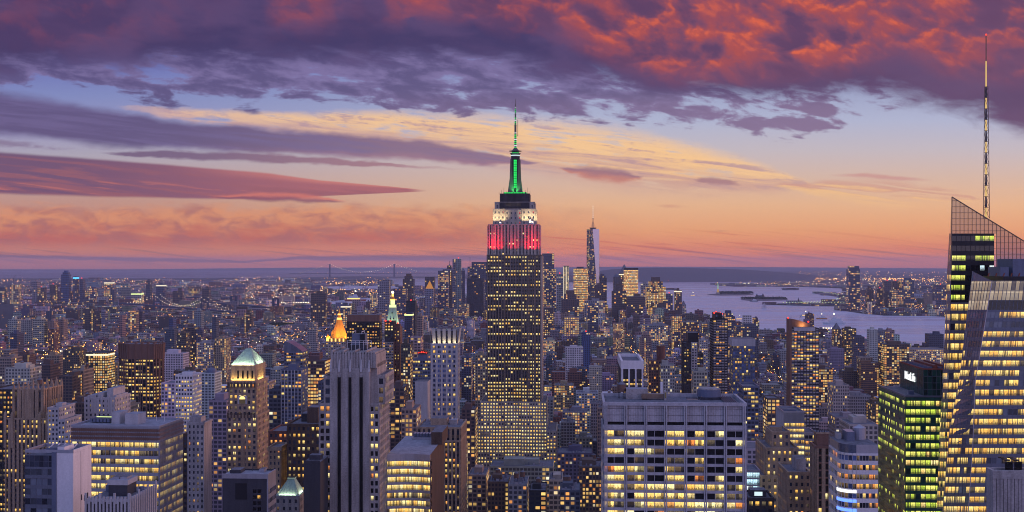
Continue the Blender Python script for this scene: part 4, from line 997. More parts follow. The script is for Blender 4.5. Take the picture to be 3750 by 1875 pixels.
# dark box in front
T = Tower('dark_office_box', 'plain dark grey office box with blank front at the bottom edge', 815, 980, 1742, 600, xe=1008)
T.wall.box(-T.hw, T.hw, -T.hd, T.hd, 0, T.h, 'dark_panel', 'roof_pale')
T.wall.box(T.hw - .3, T.hw + .3, -T.hd - .2, T.hd, 0, T.h + .8, 'aluminium'); T.wall.box(-T.hw - .2, T.hw - .3, -T.hd - .2, -T.hd + .3, T.h - 1.5, T.h + .8, 'aluminium', bottom=True)
T.wall.box(-T.hw - .2, T.hw - .3, T.hd - .3, T.hd + .1, T.h - .02, T.h + .8, 'dark_panel'); T.wall.box(T.X(862), T.X(905), -T.hd - .15, -T.hd, T.Z(1830), T.Z(1770), 'black_metal', bottom=True)
def dl(i, j): return 'window_yellow' if T.rng.random() < .3 else 'window_black'
T.quad((T.X(925), -T.hd, T.Z(1875)), (T.X(958), -T.hd, T.Z(1875)), (T.X(958), -T.hd, T.Z(1788)), (T.X(925), -T.hd, T.Z(1788)), 2, 4, pf=(.8, .6), relief=.1, mat='dark_panel', lit=dl)
T.quad((T.hw + .3, -T.hd, 10), (T.hw + .3, T.hd, 10), (T.hw + .3, T.hd, T.h - 6), (T.hw + .3, -T.hd, T.h - 6), 6, 30, pf=(.9, .5), relief=.1, mat='aluminium', lit=litter(.25, 152), front=False)
T.done(); m = MB(); m.box(T.X(830), T.X(870), -2, 6, T.h, T.h + 1.8, 'dark_panel', 'roof_tar'); m.box(T.X(930), T.X(950), 2, 8, T.h, T.h + 1.5, 'aluminium', 'roof_tar'); m.bar((T.X(900), 5, T.h), (T.X(900), 5, T.h + 5), .12, 'mast_metal'); m.build('roof_plant', T.th)

# ------------------------------------------------------------------ the glass skyscraper of the far downtown, turning square
w, d, c = solve(2149, 2195, 5900, None, None)
t = thing('twisting_glass_skyscraper', 'tallest downtown glass tower with triangular facets and needle spire', 'building', (c.x, c.y, 0), -YAW + R(-4))
FOOT.append((2149, 2195, 838, 5900, 'x'))
ztp = EYE + (HY - 838) / FN * 5900; hw = w / 2; m = MB()
B = [(-hw, -hw), (hw, -hw), (hw, hw), (-hw, hw)]; A = [(0, -hw), (hw, 0), (0, hw), (-hw, 0)]
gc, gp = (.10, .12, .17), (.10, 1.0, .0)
for i in range(4):
    p, q, s_ = B[i], B[(i + 1) % 4], A[i]
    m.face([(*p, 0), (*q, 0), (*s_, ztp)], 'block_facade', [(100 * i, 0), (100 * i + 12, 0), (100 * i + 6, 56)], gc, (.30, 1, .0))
    if i == 3: m.face([(*q, 0), (*A[0], ztp), (*s_, ztp)], 'block_facade', [(50, 0), (56, 56), (44, 56)], gc, (.22, 1, 0))  # left facet: darker facade stands in for the dimmer sky it reflects
    else: m.face([(*q, 0), (*A[(i + 1) % 4], ztp), (*s_, ztp)], 'skylit_facet', [(50, 0), (60, 56), (46, 56)], gc, gp)
m.face([(*p, ztp) for p in A], 'roof_tar')
newmat('skylit_facet'); out(principled((.50, .47, .48), .28, .9, .7).outputs[0])  # pale base puts the bright sky's reflection into the glass colour
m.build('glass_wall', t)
m = MB(); m.cyl(0, 0, 14, 15, ztp, ztp + 5, 'mast_metal', 20); m.cyl(0, 0, 17.5, 17.5, ztp + 5, ztp + 7, 'rust_red', 20); m.cyl(0, 0, 2.0, 1.6, ztp + 5, ztp + 52, 'mast_metal', 8)
for k in range(6): m.bar((12 * math.cos(k), 12 * math.sin(k), ztp + 6), (0, 0, ztp + 40), .35, 'mast_metal')
m.cyl(0, 0, 1.5, .5, ztp + 52, ztp + 121, 'white_panel', 8); m.cyl(0, 0, 3, 3, ztp + 52, ztp + 54, 'mast_metal', 8)
m.build('spire', t)
m = MB()
for k in range(7): m.cyl(0, 0, 1.9, 1.9, ztp + 56 + k * 9, ztp + 58.5 + k * 9, 'glow_white', 6)
m.build('spire_light', t)

# ------------------------------------------------------------------ green glass tower with a lit name
T = Tower('green_glass_tower', 'green glass office tower with lit lettering on its roof box', 3316, 3500, 1454, 720, xe=3217)
def gr(i, j):
    x = T.rng.random(); r_ = .95 if j > 3 else .9
    return ('window_lime' if x < .86 else ('window_pale' if x < .93 else 'window_green'))
def gl2(i, j):
    x = T.rng.random(); k = (.62 if j % 3 else .25) * (1.0 if j > 16 or j < 9 else .35)
    return 'window_lime' if x < k else 'window_green'
fh = 31.0 * T.k; nf = 24
T.wall.box(-T.hw, T.hw, -T.hd, T.hd, 0, T.h, 'green_glass_panel', 'roof_tar')
zt = T.h - 1.2
T.quad((-T.hw, -T.hd, zt - nf * fh), (T.hw, -T.hd, zt - nf * fh), (T.hw, -T.hd, zt), (-T.hw, -T.hd, zt), 10, nf, pf=(.9, .62), relief=.12, mat='green_glass_panel', lit=gr)
T.quad((-T.hw, T.hd, zt - nf * fh), (-T.hw, -T.hd, zt - nf * fh), (-T.hw, -T.hd, zt), (-T.hw, T.hd, zt), 24, nf, pf=(.9, .5), relief=.12, mat='green_glass_panel', lit=gl2, front=False)
W_ = T.wall
for (a, b, c_, d_) in ((-T.hw - .3, T.hw + .3, -T.hd - .3, -T.hd + .3), (-T.hw - .3, -T.hw + .3, -T.hd + .3, T.hd)): W_.box(a, b, c_, d_, T.h - .02, T.h + 1.0, 'mullion_grey', bottom=True)
zb = T.Z(1358)
bx0, bx1, by0, by1 = T.X(3390) + 1, T.hw + 6, -T.hd + 8, T.hd - 4
W_.box(bx0, bx1, by0, by1, T.h, zb, 'green_glass_panel', 'roof_tar')
T.quad((bx0, by0, T.h), (bx1, by0, T.h), (bx1, by0, zb), (bx0, by0, zb), 9, 4, pf=(.93, .94), relief=.08, mat='mullion_grey', lit=lambda i, j: 'window_green')
T.quad((bx0, by1, T.h), (bx0, by0, T.h), (bx0, by0, zb), (bx0, by1, zb), 12, 4, pf=(.96, .96), relief=.05, mat='green_glass_panel', lit=lambda i, j: 'window_green', front=False)
for (a, b, c_, d_) in ((bx0 - .3, bx1, by0 - .3, by0 + .4), (bx0 - .3, bx0 + .4, by0 + .4, by1), (bx0 - .3, bx1, by1, by1 + .6)): W_.box(a, b, c_, d_, zb - .02, zb + .9, 'rust_red' if c_ < 0 else 'mullion_grey', bottom=True)
T.done()
fc = bpy.data.curves.new('sign_lettering', 'FONT'); fc.body = 'MetLife'; fc.size = 7.2; fc.extrude = .12; fc.align_x = 'CENTER'; fc.offset = .03; fc.space_character = .95
fc.materials.append(MATS['sign_white'])
_so = bpy.data.objects.new('lettering_curve', fc); COL.objects.link(_so)
so = bpy.data.objects.new('sign_lettering', bpy.data.meshes.new_from_object(_so.evaluated_get(bpy.context.evaluated_depsgraph_get()))); COL.objects.link(so); so.parent = T.th
bpy.data.objects.remove(_so)
so.rotation_euler = (R(90), 0, R(-90)); so.location = (bx0 - .35, by0 + (by1 - by0) * .55, T.h + (zb - T.h) * .42); so.scale = (1.15, 1, 1)
m = MB()
for k in range(4): m.box(bx0 + 4 + 3 * k, bx0 + 6.4 + 3 * k, by0 + 4, by1 - 6, zb, zb + 1.5 + (k % 2), 'rust_red' if k % 2 else 'steel_blue', 'black_metal')
m.bar((bx0 + 2, by1 - 8, zb), (bx0 + 2, by1 - 8, zb + 4), .2, 'mast_metal'); m.bar((bx0 + 9, by1 - 4, zb), (bx0 + 9, by1 - 4, zb + 3), .2, 'mast_metal'); m.build('roof_plant', T.th)
m = MB(); m.box(-T.hw + 6, -T.hw + 9, -T.hd + 14, -T.hd + 17, T.h, T.h + 2.4, 'steel_blue', 'roof_tar'); m.bar((-T.hw + 3, T.hd - 6, T.h), (-T.hw + 9, T.hd - 12, T.h + 5), .2, 'mullion_grey'); m.build('window_crane', T.th)

# ------------------------------------------------------------------ faceted crystal tower at the right edge
YB, YF = 655.0, 600.0
t = thing('faceted_glass_skyscraper', 'huge faceted glass tower with slanted screen top and lattice spire at right edge', 'building', (0, 0, 0), 0)
FOOT.append((3440, 3900, 721, 600, 'x'))
class Q(Tower):
    def __init__(s): s.wall = MB(); s.panes = []; s.th = t; s.rng = random.Random(77)
T = Q()
newmat('screen_glass')
_g = S.nt.nodes.new('ShaderNodeBsdfTransparent'); _g.inputs[0].default_value = (.80, .76, .78, 1)
_h = principled((.20, .18, .18), .1, .8, 0, (1.0, .82, .62), .035)
_m = S.nt.nodes.new('ShaderNodeMixShader'); _m.inputs[0].default_value = .42; S.nt.links.new(_g.outputs[0], _m.inputs[1]); S.nt.links.new(_h.outputs[0], _m.inputs[2]); out(_m.outputs[0])
def lerpx(y, pts):
    for (y0, x0), (y1, x1) in zip(pts, pts[1:]):
        if y <= y1: return x0 + (x1 - x0) * (y - y0) / (y1 - y0)
    (y0, x0), (y1, x1) = pts[-2:]; return x0 + (x1 - x0) * (y - y0) / (y1 - y0)
yg = lambda d: HY + EYE * FN / d
outer = [(721, 3485), (985, 3470), (1252, 3459), (1634, 3439), (1875, 3431)]; corner = [(721, 3487), (985, 3484), (1252, 3478), (1634, 3466), (1875, 3460)]
# rear prism: narrow left face and front face
fh = 36.0
rows = [(855 + i * fh, 855 + (i + 1) * fh) for i in range(28)]
def front_mat(i, j): return None
XR = 3960
for k, (ya, yb) in enumerate(rows):
    a0, a1 = lerpx(ya, corner), lerpx(yb, corner); o0, o1 = lerpx(ya, outer), lerpx(yb, outer)
    big = k >= 7
    def lt(i, j, k=k):
        if k < 7:
            if k == 0: return 'window_black' if not 5 <= i <= 8 else 'window_lime'
            if k == 2 and 5 <= i <= 8: return 'window_lime'
            if k == 3 and i in (6, 8): return 'window_cool'
            return ('window_lime' if k in (2, 3, 4, 5, 6) and i in (0, 1, 2) else 'window_black')
        return 'window_yellow' if (T.rng.random() < (.9 if i < 5 else .5)) else 'window_dark'
    XQ = 3640 if k < 4 else XR
    T.quad(P(a1, yb, YB), P(XQ, yb, YB), P(XQ, ya, YB), P(a0, ya, YB), 9 if k < 4 else 28, 1, pf=(.93, .66 if big else .52), relief=.12, mat='mullion_grey' if big else 'black_metal', lit=lt)
    T.wall.face([P(a1, yb, YB), P(XQ, yb, YB), P(XQ, ya, YB), P(a0, ya, YB)], 'black_metal')
    pl, ql = P(o1, yb, YB + 26), P(o0, ya, YB + 26)
    T.wall.face([pl, P(a1, yb, YB), P(a0, ya, YB), ql], 'black_metal')
    T.quad(pl, P(a1, yb, YB), P(a0, ya, YB), ql, 5, 1, pf=(.9, .62), relief=.1, mat='mullion_grey', lit=lambda i, j, k=k: 'window_yellow' if T.rng.random() < (.15 if k < 4 else .65) else 'window_dark', front=False)
# solid plant storeys under the screen, and the slanting screen itself
yl = 855
T.wall.face([P(lerpx(yl, corner), yl, YB + .5), P(3620, yl, YB + .5), P(3620, 862, YB + .5), P(lerpx(862, corner), 862, YB + .5)], 'black_metal')
top = lambda x: 721 + (x - 3486) * (883 - 721) / (3750 - 3486)
T.wall.box(*sorted((P(3494, 900, YB + 30).x, P(3640, 900, YB + 4).x)), YB + 4, YB + 30, P(0, 1200, YB + 4).z, P(0, 857, YB + 4).z, 'black_metal', 'roof_tar')
T.wall.box(*sorted((P(3640, 900, YB + 5).x, P(3740, 900, YB + 5).x)), YB + 5, YB + 30, P(0, 1200, YB + 5).z, P(0, 978, YB + 5).z, 'dark_panel', 'roof_tar')
rl = [bpy.data.meshes]  # noqa
scr = MB(); bars = MB()
NX = 32
for i in range(NX):
    x0, x1 = 3486 + i * (XR - 3486) / NX, 3486 + (i + 1) * (XR - 3486) / NX
    if top(x0) < 1000: 
        scr.face([P(x0, 856 if x0 < 3640 else 985, YB), P(x1, 856 if x0 < 3640 else 985, YB), P(x1, min(985, top(x1)), YB), P(x0, min(985, top(x0)), YB)], 'screen_glass')
        bars.bar(P(x0, 856 if x0 < 3640 else 985, YB - .2), P(x0, top(x0), YB - .2), .16, 'lattice_steel')
for k in range(12):
    y = 735 + k * 22; xe_ = 3486; xs = 3486 + max(0, (y - 721)) * (3750 - 3486) / (883 - 721)
    if y < 856: bars.bar(P(3486, y, YB - .3), P(min(xs, XR), y, YB - .3), .16, 'lattice_steel'); 
    elif y < 985: bars.bar(P(3640, y, YB - .3), P(min(xs, XR), y, YB - .3), .16, 'lattice_steel')
bars.bar(P(3486, 721, YB - .3), P(3930, top(3930), YB - .3), .35, 'lattice_steel'); bars.bar(P(3486, 721, YB - .3), P(3484, 985, YB - .3), .3, 'lattice_steel')
scr.face([P(3470, 985, YB + 26), P(3484, 985, YB), P(3486, 721, YB), P(3485, 730, YB + 26)], 'screen_glass')
scr.build('glass_screen', t); bars.build('screen_frame', t)
# front prism: tilted facet A-B and front face B-C
A_ = [(994, 3562), (1400, 3512), (1572, 3478), (1875, 3452)]; B_ = [(1028, 3633), (1400, 3571), (1634, 3562), (1875, 3546)]
def fm(i, j, k):
    if k < 2: return 'window_lit_screen'
    if k == 2: return 'window_black'
    if (k, i // 3) not in GL: GL[(k, i // 3)] = T.rng.random() < (.9 if k > 4 else .62)
    return ('window_yellow' if i % 3 or T.rng.random() < .85 else 'window_dim') if GL[(k, i // 3)] else 'window_grey'
GL = {}
winmat('window_lit_screen', (.85, .62, .36), (.95, .76, .52), .42, .2, (.1, .09, .09), 1)
fh = 35.6; YA = YF + 24
for k in range(30):
    ya, yb = 1028 + k * fh, 1028 + (k + 1) * fh
    b0, b1 = lerpx(ya, B_), lerpx(yb, B_); aa0, aa1 = lerpx(ya, A_), lerpx(yb, A_)
    fr_ = [P(b1, yb, YF), P(XR, yb, YF - 8), P(XR, ya, YF - 8), P(b0, ya, YF)]
    T.wall.face(fr_, 'glass_skin')
    T.quad(*fr_, 22, 1, pf=(.9, .60 if k > 2 else .97), relief=.12, mat='mullion_grey', lit=lambda i, j, k=k: fm(i, j, k))
    fa = [P(aa1, yb, YA), P(b1, yb, YF), P(b0, ya, YF), P(aa0, ya, YA)]
    T.wall.face(fa, 'glass_skin')
    def fl_(i, j, k=k):
        if k < 3: return 'window_lit_screen'
        r_ = T.rng.random()
        if k < 8: return 'window_yellow' if (i < 2 and r_ < .4 and k > 5) else 'window_grey'
        return 'window_yellow' if r_ < (.85 if i < 4 else .45) else 'window_grey'
    T.quad(*fa, 7, 1, pf=(.9, .62 if k > 2 else .95), relief=.12, mat='mullion_grey', lit=fl_, front=True)
T.wall.face([P(3562, 994, YA), P(3633, 1028, YF), P(3633, 1030, YF), P(lerpx(1028, A_), 1030, YA)], 'glass_skin')
T.wall.box(P(3600, 0, YF + 40).x, P(3980, 0, YF + 14).x, YF + 14, YF + 40, P(0, 1100, YF + 14).z, P(0, 1012, YF + 14).z, 'black_metal', 'roof_tar')
T.wall.box(P(3618, 0, YF + 34).x, P(3700, 0, YF + 16).x, YF + 18, YF + 34, P(0, 1015, YF + 16).z, P(0, 978, YF + 16).z, 'steel_blue', 'roof_tar')
T.wall.box(P(3715, 0, YF + 16).x, P(3960, 0, YF + 16).x, YF + 18, YF + 38, P(0, 1015, YF + 16).z, P(0, 948, YF + 16).z, 'steel_blue', 'roof_tar')
for pts_, d0 in ((A_, YA), (B_, YF)):
    for (ya, xa), (yb, xb) in zip(pts_, pts_[1:]): T.wall.bar(P(xa, ya, d0 - .3), P(xb, yb, d0 - .3), .2, 'aluminium')
T.done()
m = MB()
for k in range(5): m.bar(P(3618 + k * 28, 1012, YF + 15), P(3622 + k * 28, 1000, YF + 15), .35, 'rust_red')
m.build('roof_plant', t)
# lattice spire
xs, zb_, zt_ = 3611, P(0, 800, YB + 14).z, P(0, 130, YB + 14).z
cxs = P(xs, 0, YB + 14).x; cy_ = YB + 14
m = MB(); core = MB()
L3 = [(math.cos(a), math.sin(a)) for a in (R(200), R(320), R(80))]
def rad(z): f = (z - zb_) / (zt_ - zb_); return 1.9 * (1 - .62 * f) if f < .72 else .5
zz = zb_; K = 12; zs_ = [zb_ + (zt_ - zb_) * .72 * i / K for i in range(K + 1)]
for i in range(K):
    for j in range(3):
        p = (cxs + L3[j][0] * rad(zs_[i]) * 1.0, cy_ + L3[j][1] * rad(zs_[i]), zs_[i]); q = (cxs + L3[j][0] * rad(zs_[i + 1]), cy_ + L3[j][1] * rad(zs_[i + 1]), zs_[i + 1]); j2 = (j + 1) % 3
        p2 = (cxs + L3[j2][0] * rad(zs_[i]), cy_ + L3[j2][1] * rad(zs_[i]), zs_[i]); q2 = (cxs + L3[j2][0] * rad(zs_[i + 1]), cy_ + L3[j2][1] * rad(zs_[i + 1]), zs_[i + 1])
        m.bar(p, q, .17, 'lattice_steel'); m.bar(q, q2, .12, 'lattice_steel'); m.bar(p if i % 2 else p2, q2 if i % 2 else q, .11, 'lattice_steel')
m.bar((cxs, cy_, zs_[-1]), (cxs, cy_, zt_), .30, 'lattice_steel', 6)
sp = m.build('spire', t)
for i in range(K):
    core.cyl(cxs, cy_, .60, .40, zs_[i] + .2, zs_[i + 1] - .2, 'spire_glow' if i % 2 == 0 else 'mast_metal', 8)
core.cyl(cxs, cy_, .42, .36, zs_[-1], zs_[-1] + (zt_ - zs_[-1]) * .5, 'spire_glow', 8); core.ball((cxs, cy_, zt_ + .5), .5, 'lamp_red')
emat('spire_glow', (1.0, .66, .24), .75)
core.build('spire_light', sp)
# ------------------------------------------------------------------ lower right group
T = Tower('ribbon_glass_building', 'glass building with white floor ribbons and rounded corner lit blue', 3081, 3215, 1628, 560, xe=3038)
z = T.Z; W_ = T.wall; cw = T.X(3136) + T.hw; nf = 22; fh = 4.4; zt = T.h - 4
W_.box(-T.hw + cw, T.hw, -T.hd, T.hd, 0, T.h, 'aluminium', 'roof_tar'); W_.box(-T.hw, -T.hw + cw, -T.hd + cw, T.hd, 0, T.h, 'aluminium', 'roof_tar')
sf = dict(pf=(.95, .55), relief=.4, mat='white_panel')
T.quad((-T.hw + cw, -T.hd, zt - nf * fh), (T.hw, -T.hd, zt - nf * fh), (T.hw, -T.hd, zt), (-T.hw + cw, -T.hd, zt), 7, nf, lit=litter(.30, 201, (('window_orange', 1), ('window_yellow', 2)), dim=.4), **sf)
T.quad((-T.hw, T.hd, zt - nf * fh), (-T.hw, -T.hd + cw, zt - nf * fh), (-T.hw, -T.hd + cw, zt), (-T.hw, T.hd, zt), 6, nf, lit=litter(.08, 202, dim=.3), front=False, **sf)
arc = [(-T.hw + cw - cw * math.cos(a), -T.hd + cw - cw * math.sin(a)) for a in [i * math.pi / 2 / 6 for i in range(7)]]
def cn(i, j):
    jj = nf - 1 - j
    if jj == 0: return 'window_blue'
    return 'window_orange' if jj in (1, 2) and T.rng.random() < .6 else ('window_dim' if T.rng.random() < .6 else 'window_blue')
for p, q in zip(arc, arc[1:]):
    W_.face([(*p, 0), (*q, 0), (*q, T.h), (*p, T.h)], 'glass_skin')
    T.quad((*p, zt - nf * fh), (*q, zt - nf * fh), (*q, zt), (*p, zt), 1, nf, lit=cn, front=True, **sf)
W_.face([(*p, T.h) for p in arc] + [(-T.hw + cw, -T.hd + cw, T.h)], 'roof_tar')
T.done()
for k in range(10):
    m = MB(); zz = zt - (4.0 + k) * fh - .9
    mat = 'sign_white' if k == 0 else 'lamp_blue'
    for p, q in zip(arc, arc[1:]):
        n = Vector((q[1] - p[1], p[0] - q[0], 0)).normalized(); m.ext([(*p, zz), (*q, zz), (*q, zz + 1.35), (*p, zz + 1.35)], n, .75, mat, .48)
    m.build('light_band', T.th)
m = MB(); m.box(T.X(3120), T.X(3150), -2, 8, T.h, T.h + 4.5, 'steel_blue', 'aluminium'); m.cyl(T.X(3182), 6, 3.2, 3.2, T.h, T.h + 5.5, 'aluminium', 14); m.cyl(T.X(3182), 6, 3.3, .2, T.h + 5.5, T.h + 7, 'aluminium', 14); m.box(T.X(3096), T.X(3110), 4, 10, T.h, T.h + 3, 'pale_stone', 'roof_tar'); m.build('roof_plant', T.th)

T = Tower('brown_stone_tower', 'narrow brown tower with dark vertical window slots beside ribbon building', 2990, 3040, 1640, 620, xe=2970)
T.block(-T.hw, T.hw, -T.hd, T.hd, 0, T.h, 4.0, 3.8, lit=litter(.04, 211, dim=.03, dark='window_black'), pf=(.45, .8), mat='bronze_panel', pier='tan_brick', relief=.6, core='tan_brick'); T.done()
m = MB(); m.box(-T.hw + 1, T.hw, -T.hd + 4, T.hd - 2, T.h, T.Z(1592), 'bronze_panel', 'roof_tar'); m.box(-T.hw + .6, T.hw + .4, -T.hd + 3.6, T.hd - 1.6, T.Z(1592), T.Z(1586), 'tan_brick', 'roof_tar', bottom=True)
for k in range(5): m.box(-T.hw + .8 + k * 1.3, -T.hw + 1.2 + k * 1.3, -T.hd + 4, -T.hd + 4.4, T.Z(1586), T.Z(1578), 'dark_panel')
m.box(-T.hw + .6, T.hw + .4, -T.hd + 3.9, -T.hd + 4.2, T.Z(1580), T.Z(1577), 'dark_panel', bottom=True)
m.build('penthouse', T.th)

T = Tower('stepped_stone_block', 'tan stepped office block with blunt central tower and rows of yellow windows', 2805, 2922, 1646, 720, D=40)
st = dict(pf=(.42, .5), relief=.3, mat='tan_brick', core='tan_brick')
T.block(T.X(2835), T.X(2900), -T.hd + 8, T.hd - 8, T.h, T.Z(1593), 4, 4.2, lit=litter(.05, 221), **st)
T.block(-T.hw, T.hw, -T.hd, T.hd, T.Z(1745), T.h, 3.2, 3.9, lit=litter(.55, 222, (('window_yellow', 2), ('window_pale', 3))), **st)
T.block(T.X(2783), T.X(2930), -T.hd - 3, T.hd, 0, T.Z(1745), 3.2, 3.9, lit=litter(.35, 223, (('window_yellow', 2), ('window_pale', 3))), **st)
T.done(); m = MB(); m.box(-4, 3, -3, 3, T.Z(1593), T.Z(1593) + 2.5, 'tan_brick', 'roof_tar'); m.build('bulkhead', T.th)
T = Tower('corner_stone_block', 'smaller tan block with square bulkhead before the stepped office block', 2886, 2968, 1735, 640, D=30)
T.block(-T.hw, T.hw, -T.hd, T.hd, 0, T.h, 3.0, 3.8, lit=litter(.4, 231), **st); T.done()
m = MB(); m.box(T.X(2928), T.X(2964), -6, 8, T.h, T.Z(1691), 'grey_stone', 'roof_tar'); m.build('bulkhead', T.th)

T = Tower('pale_glass_block', 'pale blue block with blank ribbed top and bright yellow floors', 2870, 2945, 1512, 850, xe=2842)
W_ = T.wall; W_.box(-T.hw, T.hw, -T.hd, T.hd, 0, T.h, 'pale_stone', 'roof_tar')
zb = T.Z(1545); nf = 26
T.quad((-T.hw, -T.hd, zb - nf * 4), (T.hw, -T.hd, zb - nf * 4), (T.hw, -T.hd, zb), (-T.hw, -T.hd, zb), 7, nf, pf=(.9, .6), relief=.2, mat='aluminium', lit=litter(.9, 241, (('window_yellow', 3), ('window_pale', 2)), floors=lambda j: .95 if j > 19 else (.1 if j > 17 else .6)))
for k in range(28): W_.box(-T.hw + k * T.w / 28, -T.hw + k * T.w / 28 + .2, -T.hd - .3, -T.hd, zb + .3, T.h - .5, 'aluminium')
for (a, b, c_, d_) in ((-T.hw - .2, T.hw + .2, -T.hd - .4, -T.hd + .3), (-T.hw - .2, T.hw + .2, T.hd - .3, T.hd + .3), (-T.hw - .2, -T.hw + .3, -T.hd + .3, T.hd - .3), (T.hw - .3, T.hw + .2, -T.hd + .3, T.hd - .3)): W_.box(a, b, c_, d_, T.h - .02, T.h + 1.2, 'aluminium', bottom=True)
T.done(); m = MB(); m.box(-6, 4, -3, 6, T.h, T.h + .9, 'steel_blue', 'roof_tar'); m.build('cooling_unit', T.th)
T = Tower('low_glass_wing', 'low glass wing with lit floors beside the pale blue block', 2946, 2990, 1590, 860, D=26)
T.block(-T.hw, T.hw, -T.hd, T.hd, 0, T.h, 3, 4, lit=litter(.7, 245), pf=(.9, .6), mat='aluminium'); T.done()

T = Tower('concrete_corner_block', 'grey ribbed concrete block with rooftop cooling units in lower right corner', 3640, 3800, 1722, 440, xe=3622)
W_ = T.wall; W_.box(-T.hw, T.hw, -T.hd, T.hd, 0, T.h - 1.2, 'window_black', 'roof_tar')
for k in range(13): W_.box(-T.hw + k * T.w / 12 - .55, -T.hw + k * T.w / 12 + .55, -T.hd - .6, -T.hd, 0, T.h - 3, 'grey_stone')
for k in range(9): W_.box(-T.hw - .6, -T.hw, -T.hd + k * T.d / 8 - .4, -T.hd + k * T.d / 8 + .4, 0, T.h - 3, 'grey_stone')
for (a, b, c_, d_) in ((-T.hw - .7, T.hw + .7, -T.hd - .7, -T.hd + .3), (-T.hw - .7, T.hw + .7, T.hd - .3, T.hd + .7), (-T.hw - .7, -T.hw + .3, -T.hd + .3, T.hd - .3), (T.hw - .3, T.hw + .7, -T.hd + .3, T.hd - .3)): W_.box(a, b, c_, d_, T.h - 3, T.h, 'grey_stone', bottom=True)
T.done()
for k, px in enumerate((3690, 3724)):
    m = MB(); a = T.X(px); m.box(a, a + 3.0, -T.hd + 3, T.hd - 3, T.h - .4, T.h + 2.8, 'dark_panel', 'grey_stone'); m.box(a + .3, a + 2.7, -T.hd + 2.9, -T.hd + 3, T.h, T.h + 2.4, 'window_black')
    for j in range(3): m.cyl(a + 1.5, -T.hd + 5 + j * 3.0, 1.1, 1.1, T.h + 2.8, T.h + 3.2, 'black_metal', 12)
    m.build('cooling_unit', T.th)

T = Tower('theatre_sign_block', 'low block with curved glass front glowing white beside grey slab', 2732, 2782, 1728, 700, D=20)
T.block(-T.hw, T.hw, -T.hd, T.hd, 0, T.h, 4, 4, lit=lambda i, j: 'window_cool', pf=(.93, .8), relief=.1, mat='aluminium'); T.done()
T = Tower('dark_roof_block', 'dark low block with lit stair head at the bottom beside grey slab', 2738, 2832, 1830, 600, D=20)
T.block(-T.hw, T.hw, -T.hd, T.hd, 0, T.h, 3.6, 3.8, lit=litter(.3, 255), mat='spandrel_dark'); T.done()
m = MB(); m.box(-4, 4, -3, 5, T.h, T.h + 3.4, 'dark_panel', 'roof_tar'); m.box(-2, 2, -3.1, -3.02, T.h + .6, T.h + 2.6, 'glow_cool'); m.build('bulkhead', T.th)

# ------------------------------------------------------------------ right middle distance
T = Tower('white_column_block', 'dark block with white roof slab and white columns, behind grey slab', 2276, 2355, 1332, 1150, xe=2236)
W_ = T.wall; W_.box(-T.hw, T.hw, -T.hd, T.hd, 0, T.h - 6, 'spandrel_dark', 'roof_tar'); W_.box(-T.hw - .6, T.hw + .6, -T.hd - .6, T.hd + .6, T.h - 5, T.h - .1, 'white_panel', 'roof_tar', bottom=True)
for (a, b, c_, d_) in ((-T.hw - .6, T.hw + .6, -T.hd - .6, -T.hd + 1.4), (-T.hw - .6, T.hw + .6, T.hd - 1.4, T.hd + .6), (-T.hw - .6, -T.hw + 1.4, -T.hd + 1.4, T.hd - 1.4), (T.hw - 1.4, T.hw + .6, -T.hd + 1.4, T.hd - 1.4)): W_.box(a, b, c_, d_, T.h - .1, T.h + 3, 'white_panel')
T.quad((-T.hw, -T.hd, 0), (T.hw, -T.hd, 0), (T.hw, -T.hd, T.h - 14), (-T.hw, -T.hd, T.h - 14), 9, 40, pf=(.8, .5), relief=.1, mat='spandrel_dark', lit=litter(.5, 261))
for k in range(4): a = -T.hw + k * (T.w - 1.4) / 3; W_.box(a, a + 1.5, -T.hd - 1.6, -T.hd, 0, T.h - 5, 'white_panel')
W_.box(-T.hw - .5, -T.hw, -T.hd, -T.hd + 2.4, 0, T.h - 5, 'white_panel'); T.done()
T = Tower('red_lamp_tower', 'tall dark balconied tower with red roof lamps before the harbour', 2612, 2664, 1172, 1500, xe=2600)
T.block(-T.hw, T.hw, -T.hd, T.hd, 0, T.h, 3.4, 3.3, lit=litter(.20, 271, (('window_yellow', 2), ('window_orange', 2)), run=.2), pf=(.8, .55), mat='spandrel_dark', span='grey_stone'); T.done()
m = MB(); m.box(T.X(2620), T.X(2645), -T.hd + 1, T.hd, T.h, T.Z(1146), 'black_metal', 'roof_tar'); m.box(T.X(2621), T.X(2627), -T.hd + .6, -T.hd + 1, T.Z(1160), T.Z(1152), 'steel_blue'); m.build('crown', T.th)
m = MB()
for x, y in ((2616, 1146), (2622, 1142), (2630, 1146), (2638, 1147), (2645, 1149)): m.ball((T.X(x), -T.hd + 2, T.Z(y)), 1.0, 'lamp_red')
m.bar((T.X(2620), -T.hd + 1, T.Z(1143)), (T.X(2640), -T.hd + 1, T.Z(1147)), .6, 'rust_red'); m.build('beacon', T.th)
T = Tower('curved_top_tower', 'tall lit apartment tower with sloping curved brown crown before the harbour', 2897, 2998, 1205, 1300, xe=2885)
T.block(-T.hw, T.hw, -T.hd, T.hd, 0, T.h, 3.3, 3.4, lit=litter(.42, 281, (('window_yellow', 3), ('window_orange', 2), ('window_pale', 1)), run=.25), pf=(.82, .6), mat='spandrel_dark', span='grey_stone')
W_ = T.wall; W_.box(-T.hw - 1.6, -T.hw + .6, -T.hd - .8, T.hd, 0, T.Z(1168), 'bronze_panel')
W_.box(T.X(2908), T.X(2985), -T.hd - .8, T.hd - 3, T.h - 2, T.Z(1199), 'pale_stone', 'roof_tar', bottom=True)
T.done()
m = MB(); N = 8
